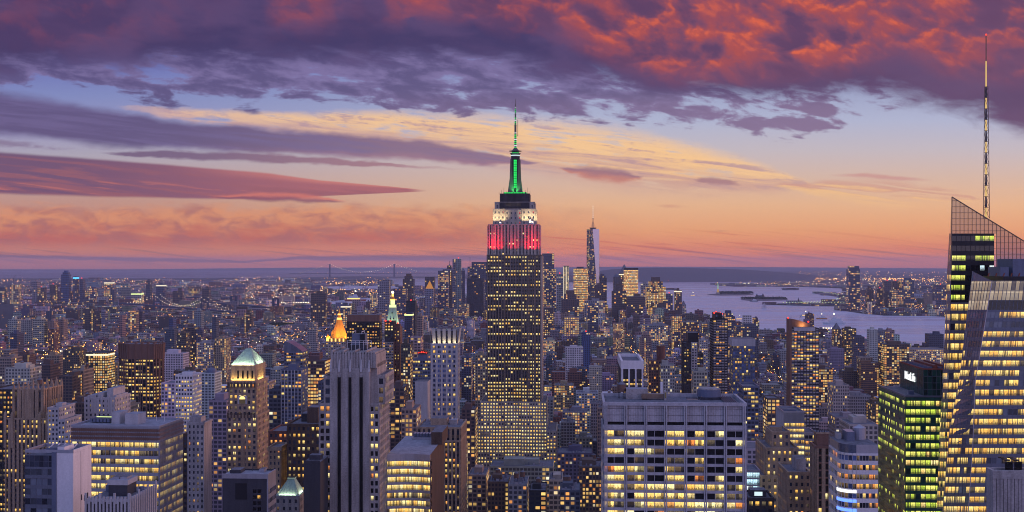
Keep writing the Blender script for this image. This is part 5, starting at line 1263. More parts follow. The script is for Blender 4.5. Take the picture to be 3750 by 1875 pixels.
for k in range(N):
    u0, u1 = k / N, (k + 1) / N; f = lambda u: T.Z(1168 + 22 * u ** 1.6)
    x0, x1 = T.X(2893 + 82 * u0), T.X(2893 + 82 * u1)
    m.ext([(x0, 4, T.h - 1), (x1, 4, T.h - 1), (x1, 4, f(u1)), (x0, 4, f(u0))], Vector((0, -1, 0)), 2, 'bronze_panel', -6)
m.box(T.X(2960), T.X(2980), 12, 18, T.h - 1, T.Z(1172), 'steel_blue'); m.build('crown', T.th)
m = MB(); m.ball((T.X(2894), 3, T.Z(1166)), 1.0, 'lamp_red'); m.ball((T.X(2972), 8, T.Z(1181)), 1.0, 'lamp_red'); m.bar((T.X(2938), 4, T.h), (T.X(2938), 4, T.Z(1157)), .15, 'mast_metal'); m.bar((T.X(2905), 4, T.h), (T.X(2905), 4, T.Z(1157)), .15, 'mast_metal'); m.build('beacon', T.th)
flood('crown_floodlight', T.th, (T.X(2945), -2.5, T.Z(1199) + .8), (T.X(2945), 3, T.Z(1185)), (4, 1), 900, (1, .55, .18), 150)
T = Tower('stepped_dark_tower', 'dark stepped tower with black cube top behind the grey slab', 2505, 2575, 1258, 1500, D=34)
st = dict(pf=(.6, .55), mat='spandrel_dark')
T.block(T.X(2505), T.X(2532), -T.hd, T.hd, 0, T.h, 3.4, 3.4, lit=litter(.15, 291), **st); T.block(T.X(2532), T.X(2552), -T.hd - 2, T.hd, 0, T.Z(1256), 3.2, 3.4, lit=litter(.06, 292), pf=(.6, .6), mat='pale_stone'); T.block(T.X(2552), T.X(2575), -T.hd, T.hd, 0, T.Z(1298), 3.4, 3.4, lit=litter(.12, 293), **st); T.done()
m = MB(); m.box(T.X(2520), T.X(2559), -T.hd + 3, T.hd - 3, T.h - 8, T.Z(1219), 'black_metal', 'roof_tar'); m.build('crown', T.th)
T = Tower('patterned_glass_tower', 'blue glittering glass tower with plain white box on its top', 2684, 2764, 1266, 1350, D=30)
T.block(-T.hw, T.hw, -T.hd, T.hd, 0, T.h, 2.4, 3.4, lit=lambda i, j: ('window_dim' if T.rng.random() < .3 else ('window_yellow' if T.rng.random() < .16 + (.25 if j < 20 else 0) else 'window_blue')), pf=(.85, .7), mat='steel_blue', relief=.1); T.done()
m = MB(); m.box(T.X(2680), T.X(2766), -T.hd - 1, T.hd, T.h - .5, T.Z(1241), 'pale_stone', 'roof_tar', bottom=True); m.bar((0, 0, T.Z(1241)), (0, 0, T.Z(1236)), .4, 'mast_metal'); m.build('crown', T.th)
T = Tower('glass_apartment_block', 'glass apartment block right of the grey slab, below the patterned tower', 2722, 2778, 1418, 1000, D=28)
T.block(-T.hw, T.hw, -T.hd, T.hd, 0, T.h, 3.0, 3.5, lit=litter(.42, 301), pf=(.8, .62), mat='steel_blue'); T.done()
# ------------------------------------------------------------------ left middle distance
T = Tower('curved_glass_tower', 'dark glass tower with curved sloping top left of the golden pyramid', 1041, 1108, 1290, 1300, D=26)
lt = litter(.28, 311, run=.3)
N = 6
T.wall.box(-T.hw, T.hw, -T.hd, T.hd, 0, T.h, 'glass_skin', 'roof_tar')
T.quad((-T.hw, -T.hd, 0), (T.hw, -T.hd, 0), (T.hw, -T.hd, T.h), (-T.hw, -T.hd, T.h), 8, 46, pf=(.85, .62), mat='steel_blue', relief=.15, lit=lt)
T.quad((T.hw, -T.hd, 0), (T.hw, T.hd, 0), (T.hw, T.hd, T.h), (T.hw, -T.hd, T.h), 7, 46, pf=(.85, .62), mat='steel_blue', relief=.15, lit=lt, front=False); T.done()
m = MB()
for k in range(N):
    u0, u1 = k / N, (k + 1) / N; f = lambda u: T.Z(1250 + 38 * u ** 1.5); x0, x1 = -T.hw + T.w * u0, -T.hw + T.w * u1
    m.ext([(x0, -T.hd, T.h), (x1, -T.hd, T.h), (x1, -T.hd, f(u1)), (x0, -T.hd, f(u0))], Vector((0, -1, 0)), 0, 'glass_skin', -T.d)
m.build('crown', T.th)
T = Tower('grid_glass_tower', 'pale framed glass tower standing before the curved glass one', 1030, 1104, 1355, 1180, D=26)
T.block(-T.hw, T.hw, -T.hd, T.hd, 0, T.h, 3.2, 3.6, lit=litter(.2, 321), pf=(.75, .6), mat='steel_blue', pier='pale_stone'); T.done()
m = MB(); m.box(-5, 4, -5, 5, T.h, T.h + 5, 'steel_blue', 'roof_tar'); m.build('bulkhead', T.th)
T = Tower('lit_office_cube', 'white framed office block with many lit square windows, right of brown fluted tower', 643, 705, 1376, 1150, xe=738)
T.block(-T.hw, T.hw, -T.hd, T.hd, 0, T.h, 2.8, 3.9, lit=litter(.6, 331, (('window_yellow', 4), ('window_pale', 2))), pf=(.6, .55), mat='white_panel', relief=.2); T.done()
m = MB(); m.box(-5, 5, -4, 6, T.h, T.h + 3, 'white_panel', 'roof_pale'); m.build('bulkhead', T.th)
T = Tower('dark_lit_office', 'dark brick office block with bright upper windows left of striped tower', 1053, 1172, 1558, 760, D=36)
T.block(-T.hw, T.hw, -T.hd, T.hd, 0, T.h, 2.8, 4.3, lit=litter(.4, 341, (('window_pale', 3), ('window_yellow', 3)), floors=lambda j: .9 if j in (29, 30, 27) else .35), pf=(.5, .5), mat='brown_brick'); T.done()
m = MB(); m.box(T.X(1110), T.X(1150), -6, 8, T.h, T.Z(1500), 'brown_brick', 'roof_tar'); m.box(T.X(1080), T.X(1172), 0, 12, T.h, T.Z(1528), 'spandrel_dark', 'roof_tar'); m.build('penthouse', T.th)
T = Tower('orange_lit_block', 'low red brick block with orange lit windows right of green copper tower', 985, 1054, 1584, 830, D=34)
T.block(-T.hw, T.hw, -T.hd, T.hd, 0, T.h, 3.4, 4.2, lit=litter(.6, 351, (('window_orange', 5), ('window_yellow', 1))), pf=(.5, .55), mat='red_brick'); T.done()
m = MB(); tank(m, 3, 4, T.h, 1.6, 3); m.build('water_tank', T.th)
T = Tower('ornate_tan_block', 'small ornate tan block with cornice right of green copper tower base', 985, 1028, 1642, 770, D=20)
T.block(-T.hw, T.hw, -T.hd, T.hd, 0, T.h, 3, 3.8, lit=litter(.3, 361), pf=(.4, .5), mat='tan_brick'); T.done()
m = MB(); m.box(-T.hw - .8, T.hw + .8, -T.hd - .9, -T.hd - .45, T.h - 1.5, T.h + 1.2, 'tan_brick', bottom=True); m.build('cornice', T.th)
T = Tower('black_narrow_slab', 'blank black narrow slab against the left side of the striped tower', 1112, 1173, 1692, 630, D=20)
T.wall.box(-T.hw, T.hw, -T.hd, T.hd, 0, T.h, 'dark_panel', 'roof_tar'); T.wall.box(-T.hw, T.hw, -T.hd - .2, -T.hd, T.h - 1, T.h + .8, 'dark_panel', bottom=True); T.done()
m = MB(); m.box(-3, 3, -3, 3, T.h, T.h + 2.5, 'dark_panel', 'roof_tar'); m.build('bulkhead', T.th)
T = Tower('white_stepped_block', 'white stepped apartment block with penthouses behind the ribbon window office', 310, 420, 1460, 980, D=34)
st = dict(pf=(.4, .5), mat='pale_stone', relief=.25, core='pale_stone')
T.block(-T.hw, T.hw, -T.hd, T.hd, 0, T.h, 3.4, 3.8, lit=litter(.15, 371), **st)
for k, (a, b, zz) in enumerate(((322, 345, 1448), (352, 372, 1440), (385, 408, 1425), (408, 418, 1450))): T.wall.box(T.X(a), T.X(b), -T.hd + 2 + k, T.hd - 4, T.h, T.Z(zz), 'pale_stone', 'roof_pale')
for k in range(9): T.wall.box(-T.hw + k * T.w / 9, -T.hw + k * T.w / 9 + 1.3, -T.hd - .8, -T.hd - .3, T.h - 12, T.h + (3 if k % 2 else 1), 'pale_stone', bottom=True)
T.done(); m = MB(); tank(m, T.X(360), 6, T.Z(1440), 1.8, 3); m.build('water_tank', T.th)
T = Tower('white_terrace_block', 'white terraced block stepping down, right of the gothic tower', 176, 240, 1497, 930, D=30)
st = dict(pf=(.5, .5), mat='pale_stone', relief=.25)
T.block(-T.hw, T.X(215), -T.hd, T.hd, 0, T.h, 3.2, 3.6, lit=litter(.3, 381), **st); T.block(T.X(215), T.X(240), -T.hd - 1, T.hd, 0, T.Z(1540), 3.2, 3.6, lit=litter(.4, 382), **st); T.block(T.X(240), T.X(258), -T.hd - 2, T.hd, 0, T.Z(1590), 3.2, 3.6, lit=litter(.5, 383), **st); T.done()
m = MB(); m.box(-6, -1, -3, 5, T.h, T.h + 3, 'pale_stone', 'roof_pale'); m.build('bulkhead', T.th)
T = Tower('dark_edge_block', 'dark office block with rows of yellow windows at the left frame edge behind gothic tower', -40, 50, 1430, 1000, D=40)
T.block(-T.hw, T.hw, -T.hd, T.hd, 0, T.h, 3.2, 4, lit=litter(.6, 391, (('window_yellow', 3), ('window_orange', 1))), pf=(.6, .5), mat='spandrel_dark'); T.done()
T = Tower('grey_stone_block', 'grey stone block with blank end wall between ribbon office and copper tower', 688, 748, 1552, 790, xe=776)
T.block(-T.hw, T.hw, -T.hd, T.hd, 0, T.h, 3, 3.8, lit=litter(.12, 401), pf=(.4, .5), mat='grey_stone', core='grey_stone', sides='fl'); T.done()
m = MB(); m.box(-T.hw, 2, -4, 6, T.h, T.h + 4, 'grey_stone', 'roof_tar'); m.build('bulkhead', T.th)
T = Tower('brown_gap_block', 'dark brown block behind ribbon window office, left of grey stone block', 668, 690, 1595, 850, D=30)
T.block(-T.hw, T.hw, -T.hd, T.hd, 0, T.h, 3, 3.8, lit=litter(.15, 402), pf=(.4, .5), mat='brown_brick'); T.done()
T = Tower('pale_party_wall_tower', 'pale blank tower with teal glass side left of the blue glass tower', 1520, 1566, 1397, 1200, D=24)
T.wall.box(-T.hw, T.hw, -T.hd, T.hd, 0, T.h, 'pale_stone', 'roof_tar'); T.wall.box(T.X(1500), T.X(1573), T.hd, T.hd + 18, 0, T.Z(1322), 'steel_blue', 'roof_tar')
T.quad((T.X(1500), T.hd, T.h - 60), (T.X(1573), T.hd, T.h - 60), (T.X(1573), T.hd, T.Z(1326)), (T.X(1500), T.hd, T.Z(1326)), 8, 22, pf=(.8, .6), mat='steel_blue', lit=litter(.25, 411)); T.done()
m = MB(); m.box(T.X(1518), T.X(1552), T.hd + 2, T.hd + 14, T.Z(1322), T.Z(1300), 'steel_blue'); 
for k in range(6): m.box(T.X(1518 + k * 6), T.X(1522 + k * 6), T.hd + 1, T.hd + 15, T.Z(1304), T.Z(1290 + (k - 2.5) ** 2), 'rust_red', bottom=True); m.box(T.X(1518 + k * 6), T.X(1522 + k * 6), T.hd + .9, T.hd + 1, T.Z(1298), T.Z(1294 + (k - 2.5) ** 2), 'lamp_red', bottom=True)
m.build('red_lit_crown', T.th)
# ------------------------------------------------------------------ smaller blocks: facade by storeys and bays, roof things as parts
COLS = {'tan': (.34, .27, .20), 'red': (.20, .10, .075), 'stone': (.40, .36, .32), 'grey': (.27, .27, .28), 'brown': (.13, .095, .075), 'slate': (.10, .11, .15), 'cream': (.46, .42, .36),
        'white': (.58, .57, .56), 'black': (.035, .035, .04), 'glass': (.07, .09, .13), 'pink': (.34, .24, .20), 'bronze': (.10, .065, .05), 'blue': (.08, .12, .24)}
def roofbits(m_root, w, d, h, top, r, sc=1.0):
    hw, hd = w / 2, d / 2
    for ch in top:
        m = MB()
        if ch == 'b':
            bw, bd, bh = w * r.uniform(.3, .55), d * r.uniform(.3, .5), r.uniform(3.2, 6) * sc; x, y = r.uniform(-.15, .15) * w, r.uniform(-.1, .2) * d
            m.box(x - bw / 2, x + bw / 2, y - bd / 2, y + bd / 2, h, h + bh, 'block_roof', col=m_root['c'], bottom=False); m.build('bulkhead', m_root['o'])
        elif ch == 't':
            q = 1.9 * sc ** .5
            tank(m, r.uniform(-.3, .3) * w, r.uniform(-.1, .3) * d, h, q, q * 1.9); m.build('water_tank', m_root['o'])
        elif ch == 'a':
            for _ in range(5):
                m = MB(); x, y, q = r.uniform(-.4, .35) * w, r.uniform(-.42, .35) * d, r.uniform(1.2, 2.6); m.box(x, x + q, y, y + q * .8, h, h + r.uniform(1, 2), 'aluminium', 'dark_panel'); m.build('cooling_unit', m_root['o'])
            for _ in range(2): m = MB(); x, y = r.uniform(-.4, .4) * w, r.uniform(-.4, .3) * d; m.cyl(x, y, .4, .4, h, h + 2.6, 'steel_blue', 6); m.build('vent_pipe', m_root['o'])
        elif ch == 'r':
            m.ball((0, -hd * .5, h + 2.5 * sc), 1.3 * sc, 'lamp_red'); m.build('beacon', m_root['o'])
        elif ch == 'm':
            m.bar((0, 0, h), (0, 0, h + 22 * sc), .5 * sc, 'mast_metal'); m.build('mast', m_root['o'])
        elif ch == 'p':
            m.frus((-hw, hw, -hd, hd), (-hw * .04, hw * .04, -hd * .04, hd * .04), h, h + w * .9, 'roof_tar'); m.build('roof', m_root['o'])
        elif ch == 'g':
            m.frus((-hw * .9, hw * .9, -hd * .9, hd * .9), (-.3, .3, -.3, .3), h, h + w * 1.0, 'gold_glow'); m.build('roof', m_root['o'])
        elif ch == 'd':
            m.ball((0, 0, h), hw * .86, 'steel_blue', 12, 6, .9); m.build('dome', m_root['o'])
        elif ch == 's':
            m.box(-hw * .72, hw * .72, -hd * .72, hd * .72, h, h + w * .28, 'block_facade', 'block_roof', cell=(4 * sc, 4 * sc), col=m_root['c'], par=m_root['p']); m.box(-hw * .45, hw * .45, -hd * .45, hd * .45, h + w * .28, h + w * .5, 'block_roof', col=m_root['c']); m.build('crown', m_root['o'])
        elif ch == 'k':
            m.box(-hw, hw, -hd, hd, h, h + 9, 'black_metal', 'roof_tar'); m.build('crown', m_root['o'])
        elif ch == 'l':
            m.box(-hw * 1.01, hw * 1.01, -hd * 1.01, hd * 1.01, h - 5 * sc, h - 2.5 * sc, 'lamp_lime', bottom=True); m.build('light_band', m_root['o'])
        elif ch == 'w':
            m.box(-hw * 1.01, hw * 1.01, -hd * 1.01, hd * 1.01, h - 4 * sc, h - 1.5 * sc, 'glow_white', bottom=True); m.build('light_band', m_root['o'])
        elif ch == 'c':
            m.box(-hw * 1.02, hw * 1.02, -hd * 1.02, hd * 1.02, h - 6 * sc, h - 2 * sc, 'lamp_cyan', bottom=True); m.build('light_band', m_root['o'])
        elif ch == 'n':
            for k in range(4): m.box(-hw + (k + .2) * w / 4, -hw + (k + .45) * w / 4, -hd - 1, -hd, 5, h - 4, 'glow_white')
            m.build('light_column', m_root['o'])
        elif ch == 'x':
            m.bar((-hw * .5, 0, h), (-hw * .5, 0, h + 40), .9, 'mast_metal'); m.bar((-hw * .5 - 8, 0, h + 30), (-hw * .5 + 18, 0, h + 66), .7, 'mast_metal'); m.build('crane', m_root['o'])
emat('gold_glow', (1.0, .42, .10), .55)  # gold roof glows by itself in place of floodlighting
def parapet(m, hw, hd, h, c, t=.45, e=.9):
    for (a, b, p, q) in ((-hw, hw, -hd, -hd + t), (-hw, hw, hd - t, hd), (-hw, -hw + t, -hd + t, hd - t), (hw - t, hw, -hd + t, hd - t)): m.box(a, b, p, q, h, h + e, 'block_roof', col=c)
def mid(name, label, xl, xr, yt, Yd, col, lit, top='', pw=.45, pr=.2, cell=(3.3, 3.7), xe=None, D=None, steps=(), group=None, yaw=YAW):
    w, d, c = solve(xl, xr, Yd, xe, D, yaw); h = EYE + (HY - yt) / FN * Yd
    cc = COLS[col] if isinstance(col, str) else col; r = random.Random(hash_(label))
    k = max(1.0, Yd / 2300.0); cl = (cell[0] * k * r.uniform(.8, 1.25), cell[1] * k * r.uniform(.9, 1.12)); pw = min(1.0, pw * r.uniform(.6, 1.5))
    cc = tuple(v * r.uniform(.9, 1.1) for v in cc); par = (lit, pw, pr)
    m = MB(); hw, hd = w / 2, d / 2
    m.box(-hw, hw, -hd, hd, 0, h, 'block_facade', 'block_roof', cell=cl, col=cc, par=par, rcol=(.17, .17, .19))
    if Yd < 3000: parapet(m, hw, hd, h, cc)
    for (a, b, y_) in steps:
        x0, x1 = -hw + (a - xl) / (xr - xl) * w, -hw + (b - xl) / (xr - xl) * w; z1 = EYE + (HY - y_) / FN * Yd
        if z1 > h: m.box(x0, x1, -hd + d * .1, hd - d * .1, h, z1, 'block_facade', 'block_roof', cell=cl, col=cc, par=par, rcol=(.17, .17, .19))
        else: m.box(x0, x1, -hd - 2, hd, 0, z1, 'block_facade', 'block_roof', cell=cl, col=cc, par=par, rcol=(.17, .17, .19))
    t = thing(name, label, 'building', (c.x, c.y, 0), -yaw, group)
    o = m.build('wall', t)
    roofbits({'o': t, 'c': cc, 'p': par}, w, d, h, top, r, k ** .8)
    FOOT.append((min(xl, xe or xl), max(xr, xe or xr), yt, Yd, label))
    return t
A = 'apartment_tower'; O = 'office_tower'
# downtown, left of the great tower
DT = 'downtown towers beyond the great tower'
mid(A, 'brown riverside apartment slab with a bulkhead left of the dark twin slab, by the river', 1139, 1193, 1074, 4600, 'brown', .25, 'b', D=30)
mid(O, 'dark two-part slab by the river, with one column of lit windows', 1383, 1425, 1030, 5300, 'grey', .10, '', steps=((1383, 1394, 1025), (1400, 1425, 1024)), group=DT)
mid(O, 'grey tower with lit window column right of the dark two-part slab', 1441, 1486, 1057, 4900, 'slate', .22, 'b', group=DT)
mid(O, 'dark blunt stepped tower with small square top above the clock tower lantern', 1475, 1514, 1022, 5600, 'brown', .18, 's', group=DT)
mid(O, 'dark flat tower behind the tower with small glowing golden pyramid', 1556, 1590, 1014, 5500, 'brown', .15, '', group=DT)
mid(O, 'stone tower capped by a small glowing golden pyramid', 1557, 1586, 1057, 5000, 'grey', .12, 'g', group=DT)
mid(O, 'lit slab with stepped flat roof left of the dark pointed spire tower', 1604, 1640, 991, 5700, 'slate', .38, 'b', group=DT)
mid(O, 'dark art deco tower with pointed spire downtown', 1632, 1658, 990, 5900, 'brown', .14, 'spm', group=DT, steps=((1637, 1653, 972),))
mid(A, 'rippled silver tower, slimmer left half of the twin shafts', 1657, 1668, 949, 5400, 'grey', .25, '', group=DT, cell=(2.6, 3.6))
mid(A, 'rippled silver tower, broad right half of the twin shafts', 1669, 1688, 948, 5390, 'grey', .28, 'r', group=DT, cell=(2.6, 3.6))
mid(O, 'dark tower with sloping pyramid top right of the rippled twin shafts', 1688, 1702, 992, 5800, 'slate', .12, 'p', group=DT)
mid(O, 'grey slim slab left of the wide flat bank slab', 1712, 1729, 976, 5850, 'grey', .2, 'm', group=DT)
mid(O, 'wide flat-topped slab with lit rows just left of the great tower', 1727, 1784, 959, 5800, 'slate', .30, '', group=DT, pr=.6)
mid(O, 'black slab with one bright column below the wide flat bank slab', 1709, 1771, 1019, 5000, 'black', .10, 'b', group=DT)
mid(A, 'small blue tower with greenish white lights by the river', 1248, 1281, 1119, 4200, 'slate', .45, 'bw', D=30)
mid(O, 'black tower with red roof lamps right of the clock tower', 1487, 1521, 1104, 2600, 'black', .03, 'r', D=24)
mid(A, 'pale glass tower with bright roof floor in front of the black one', 1481, 1509, 1146, 2300, 'glass', .2, 'l', pw=.9, D=24)
mid(A, 'slim pinkish apartment tower right of the black tower with red lamps', 1528, 1546, 1158, 2200, 'pink', .15, 'b', D=18)
mid(O, 'small stone tower with lit lantern room and hipped cap', 1503, 1541, 1236, 1500, 'stone', .3, '', D=22)
mid('campanile_office', 'pale stone office with pointed campanile cap, left of the golden pyramid', 1125, 1163, 1255, 2850, 'stone', .12, '', D=26, steps=((1126, 1156, 1180),))
mid(A, 'lit apartment slab left of the pale glass tower with bright roof floor', 1468, 1502, 1262, 1450, 'brown', .35, 'bt', D=30)
mid(O, 'block of yellow windows right of the framed glass tower', 1116, 1190, 1322, 1480, 'brown', .62, 'b', D=40, pw=.6)
# right of the great tower
mid(O, 'glass tower with pale right half, immediately right of the great tower', 1985, 2029, 928, 5900, 'glass', .10, 'r', pw=.95, group=DT)
mid(O, 'lower lit glass tower in front of the pale-sided glass tower', 1988, 2036, 985, 5600, 'glass', .42, '', pw=.9, group=DT)
mid(O, 'grey tower with red roof lamps left of the floodlit column tower', 2038, 2062, 1004, 5300, 'grey', .25, 'r', group=DT)
mid(A, 'tower with brilliant white floodlit columns', 2062, 2084, 973, 5400, 'brown', .15, 'n', group=DT)
mid(O, 'broad gold-lit glass block left of the twisting glass skyscraper', 2100, 2153, 983, 5600, 'glass', .85, 'b', pw=.8, pr=.5, group=DT, cell=(2.6, 3.2))
mid(O, 'dark round-shouldered tower right of the twisting glass skyscraper', 2190, 2222, 1018, 6000, 'slate', .2, 's', group=DT)
mid(O, 'dark brown tower overlapping the foot of the twisting glass skyscraper', 2178, 2201, 1043, 5500, 'brown', .25, 'b', group=DT)
mid(O, 'waterfront tower with dark dome top', 2246, 2274, 1014, 5900, 'slate', .3, 'd', group=DT)
mid(O, 'waterfront tower with dark pyramid cap over a white light band', 2268, 2305, 1001, 5900, 'bronze', .5, 'pw', group=DT)
mid(O, 'brilliant golden glass slab by the harbour', 2286, 2337, 988, 5750, 'glass', .99, 'k', pw=.8, pr=.1, group=DT, cell=(2.2, 2.6))
mid(A, 'dark apartment block with red lamps below the dome topped tower', 2241, 2294, 1066, 5250, 'brown', .22, 'sr', group=DT)
mid(A, 'dark apartment slab under the brilliant golden slab', 2296, 2362, 1086, 5200, 'brown', .2, 'b', group=DT)
mid(O, 'pale green octagonal tower behind the gridded stepped tower', 2347, 2380, 1038, 6000, 'grey', .35, 'b', group=DT)
mid(O, 'stepped tower with grid of lit windows and dark crown by the harbour', 2368, 2438, 1050, 5300, 'brown', .75, 's', group=DT, pr=.1, cell=(2.4, 2.8))
mid(A, 'small dark tower right of the gridded stepped tower', 2438, 2464, 1076, 5300, 'slate', .2, 'r', group=DT)
mid(A, 'slim harbour apartment tower with bright roof lamps', 2470, 2497, 1063, 5300, 'brown', .35, 'bw', group=DT)
mid(A, 'harbour tower with small pointed top, last before the open water', 2495, 2512, 1116, 5300, 'stone', .25, 'p', group=DT)
mid(O, 'dark stepped brown office mass below the grey tower with red lamps', 2056, 2121, 1096, 5000, 'brown', .15, 's', group=DT)
mid(O, 'pale green stepped block with lit floors below the twisting glass skyscraper', 2140, 2216, 1102, 4700, 'grey', .5, 'b', pr=.6, group=DT)
mid(O, 'lit block with dark cap below the pale green stepped block', 2152, 2191, 1119, 3900, 'slate', .5, 'b', group=DT)
mid(O, 'block with dense yellow windows and brightest cluster right of the great tower', 1988, 2027, 1126, 4300, 'brown', .62, '', group=DT)
mid(O, 'long block of yellow windows right of the great tower, lower one', 2066, 2121, 1162, 3800, 'tan', .62, 'b', group=DT)
mid(O, 'blue cube tower with red corner lamps above a yellow gridded base', 2130, 2162, 1218, 2500, 'blue', .10, 'r', steps=((2133, 2162, 1248),))
mid(O, 'pink apartment tower with several setbacks in the low right district', 2344, 2386, 1238, 2500, 'pink', .18, 'sb')
mid(O, 'long pale loft block with yellow windows, far right district', 2356, 2446, 1192, 3100, 'grey', .42, 'bt')
mid(O, 'dark boxy loft with bright yellow rows near the water', 2462, 2498, 1158, 3600, 'slate', .6, 'b')
mid(O, 'wide riverside loft with scattered lights left of the red lamp tower', 2496, 2560, 1180, 3200, 'brown', .3, 't')
mid(O, 'stepped office with bright floor bands right of red lamp tower', 2646, 2692, 1160, 2900, 'slate', .5, 'sr', pr=.7)
mid(O, 'low grey riverside warehouse right of the stepped banded office', 2698, 2778, 1196, 2700, 'slate', .3, 'b')
mid(A, 'red brick apartment block topped by a round brick tank tower', 2376, 2420, 1322, 1400, 'red', .38, '', D=24)
mid(A, 'pale stone apartment block beside the red brick tank tower', 2420, 2470, 1338, 1380, 'stone', .3, 'bt', D=24)
mid(A, 'pale small apartment tower left of the red lamp tower', 2562, 2592, 1246, 2100, 'cream', .3, 'b', D=20)
mid(A, 'stone apartment block with tank in front of the stepped dark tower', 2540, 2590, 1362, 1250, 'stone', .22, 'bt', D=24)
mid(O, 'office block of bright yellow rows right of the sloping crown tower', 2999, 3050, 1352, 1800, 'brown', .68, 'b', D=40)
mid(O, 'long riverside office with even yellow rows left of the faceted tower', 3238, 3330, 1262, 2000, 'brown', .55, 'b', D=40)
mid(O, 'long low wing of yellow rows meeting the faceted tower', 3330, 3460, 1280, 2050, 'stone', .6, '', D=40)
mid(A, 'tall plain apartment slab rising from the right district', 3128, 3166, 1235, 2300, 'slate', .12, 'b', D=24)
mid(A, 'dark turreted apartment block on the river edge', 3054, 3080, 1206, 2700, 'brown', .35, 'sp', D=24)
mid(O, 'brown apartment block with orange rows on the river edge', 3092, 3136, 1204, 2700, 'brown', .45, 'b', D=30)
mid(A, 'pale blank-sided block on the river edge', 3184, 3214, 1208, 2600, 'white', .06, 'b', D=24)
mid(A, 'grey twin of the blank-sided river block, with balconies', 3216, 3242, 1212, 2600, 'grey', .35, 'b', D=24)
mid(A, 'brick block with red lit lower floors on the river edge', 3244, 3272, 1214, 2600, 'pink', .3, 'b', D=24)
mid(A, 'dark low block near the faceted tower by the river', 3402, 3456, 1225, 2500, 'slate', .12, 'b', D=30)
mid(O, 'red topped small dark brick block with lit windows', 2810, 2856, 1462, 1100, 'brown', .5, '', D=26)
mid(O, 'grey stone loft with roof tanks right of the sloping crown tower base', 3052, 3110, 1412, 1500, 'stone', .25, 'tb', D=36)
mid(O, 'long classical stone block with pale roof left of the green glass tower', 3110, 3216, 1558, 1050, 'stone', .10, 'bb', D=40)
mid(O, 'flat pale roofed block with tank left of the green glass tower', 3060, 3150, 1530, 1180, 'grey', .2, 'tb', D=36)
mid(O, 'long pale vaulted roof hall beside the grey slab', 2735, 2830, 1648, 900, 'white', .05, '', D=40)
# Jersey shore
JC = 'towers on the far shore of the river'
mid(O, 'tallest tapering tower on the far shore', 3108, 3149, 985, 6900, 'glass', .40, 'b', pw=.95, pr=.7, group=JC, steps=((3112, 3147, 974),))
mid(A, 'short dark round-topped tower right of the tallest far shore tower', 3175, 3199, 1060, 6900, 'brown', .2, 's', group=JC)
mid(A, 'short dark square tower on the far shore', 3212, 3235, 1057, 6900, 'brown', .2, 'r', group=JC)
mid(A, 'left one of the pair of dark far shore apartment towers', 3238, 3263, 1030, 6800, 'brown', .2, 'r', group=JC)
mid(A, 'right one of the pair of dark far shore apartment towers', 3269, 3292, 1030, 6850, 'brown', .15, 'r', group=JC)
mid(O, 'broad lit office block in front of the dark far shore pair', 3266, 3314, 1063, 6700, 'slate', .4, '', pr=.6, group=JC)
mid(O, 'broad round-shouldered tower with lit floors on the far shore', 3302, 3347, 1026, 6800, 'slate', .38, 'b', pr=.6, group=JC)
mid(O, 'far shore block with red lamps next to the faceted tower', 3425, 3470, 1044, 6800, 'slate', .35, 'r', pr=.6, group=JC)
# Brooklyn side
BK = 'towers across the east river'
bk = [(36, 68, 1043, 'tan', .55, 'x', 'half-built lit tower with a crane at far left'), (118, 136, 1031, 'grey', .05, 'b', 'pale blank slim tower far left'), (137, 161, 1053, 'brown', .25, 'r', 'dark tower with red lamps right of pale slim far tower'),
      (182, 203, 1043, 'brown', .3, 'r', 'brown lit tower with red lamp at far left'), (224, 252, 1005, 'blue', .08, 's', 'tallest dark blue jagged tower across the east river'), (268, 280, 1012, 'slate', .2, 'c', 'slim tower with a cyan light band'),
      (292, 303, 1022, 'slate', .06, 'r', 'slim dark tower right of the cyan banded one'), (324, 350, 1056, 'slate', .5, 'b', 'lit clock-block with metal roof across the east river'), (381, 411, 1032, 'slate', .55, 'w', 'lit office tower with a white top line across the river'),
      (398, 418, 1053, 'slate', .15, 'p', 'dark pointed tower before the white-lined one'), (211, 257, 1066, 'red', .2, 's', 'broad red brown mass below the dark blue tower'), (480, 518, 1071, 'cream', .6, 'l', 'pale block with greenish lit facade by the bridge'),
      (535, 549, 1028, 'slate', .12, 'b', 'thin dark tower left of the bridge tower'), (572, 602, 1042, 'slate', .1, 'bw', 'scaffolded dark tower with bright lamps behind the bridge'), (740, 765, 1056, 'brown', .12, 'b', 'brown tower behind the right bridge pier'),
      (632, 668, 1064, 'brown', .2, 'b', 'pair of brown slabs between the bridge piers'), (268, 343, 1096, 'slate', .35, 'b', 'wide low office with blue-white top sign across the river'), (0, 16, 1052, 'slate', .6, '', 'brightly lit tower at the very left edge across the river')]
for (a, b, y, c, l, t_, n) in bk: mid(O if 'office' in n else A, n, a, b, y, 7600, c, l, t_, group=BK, D=40)
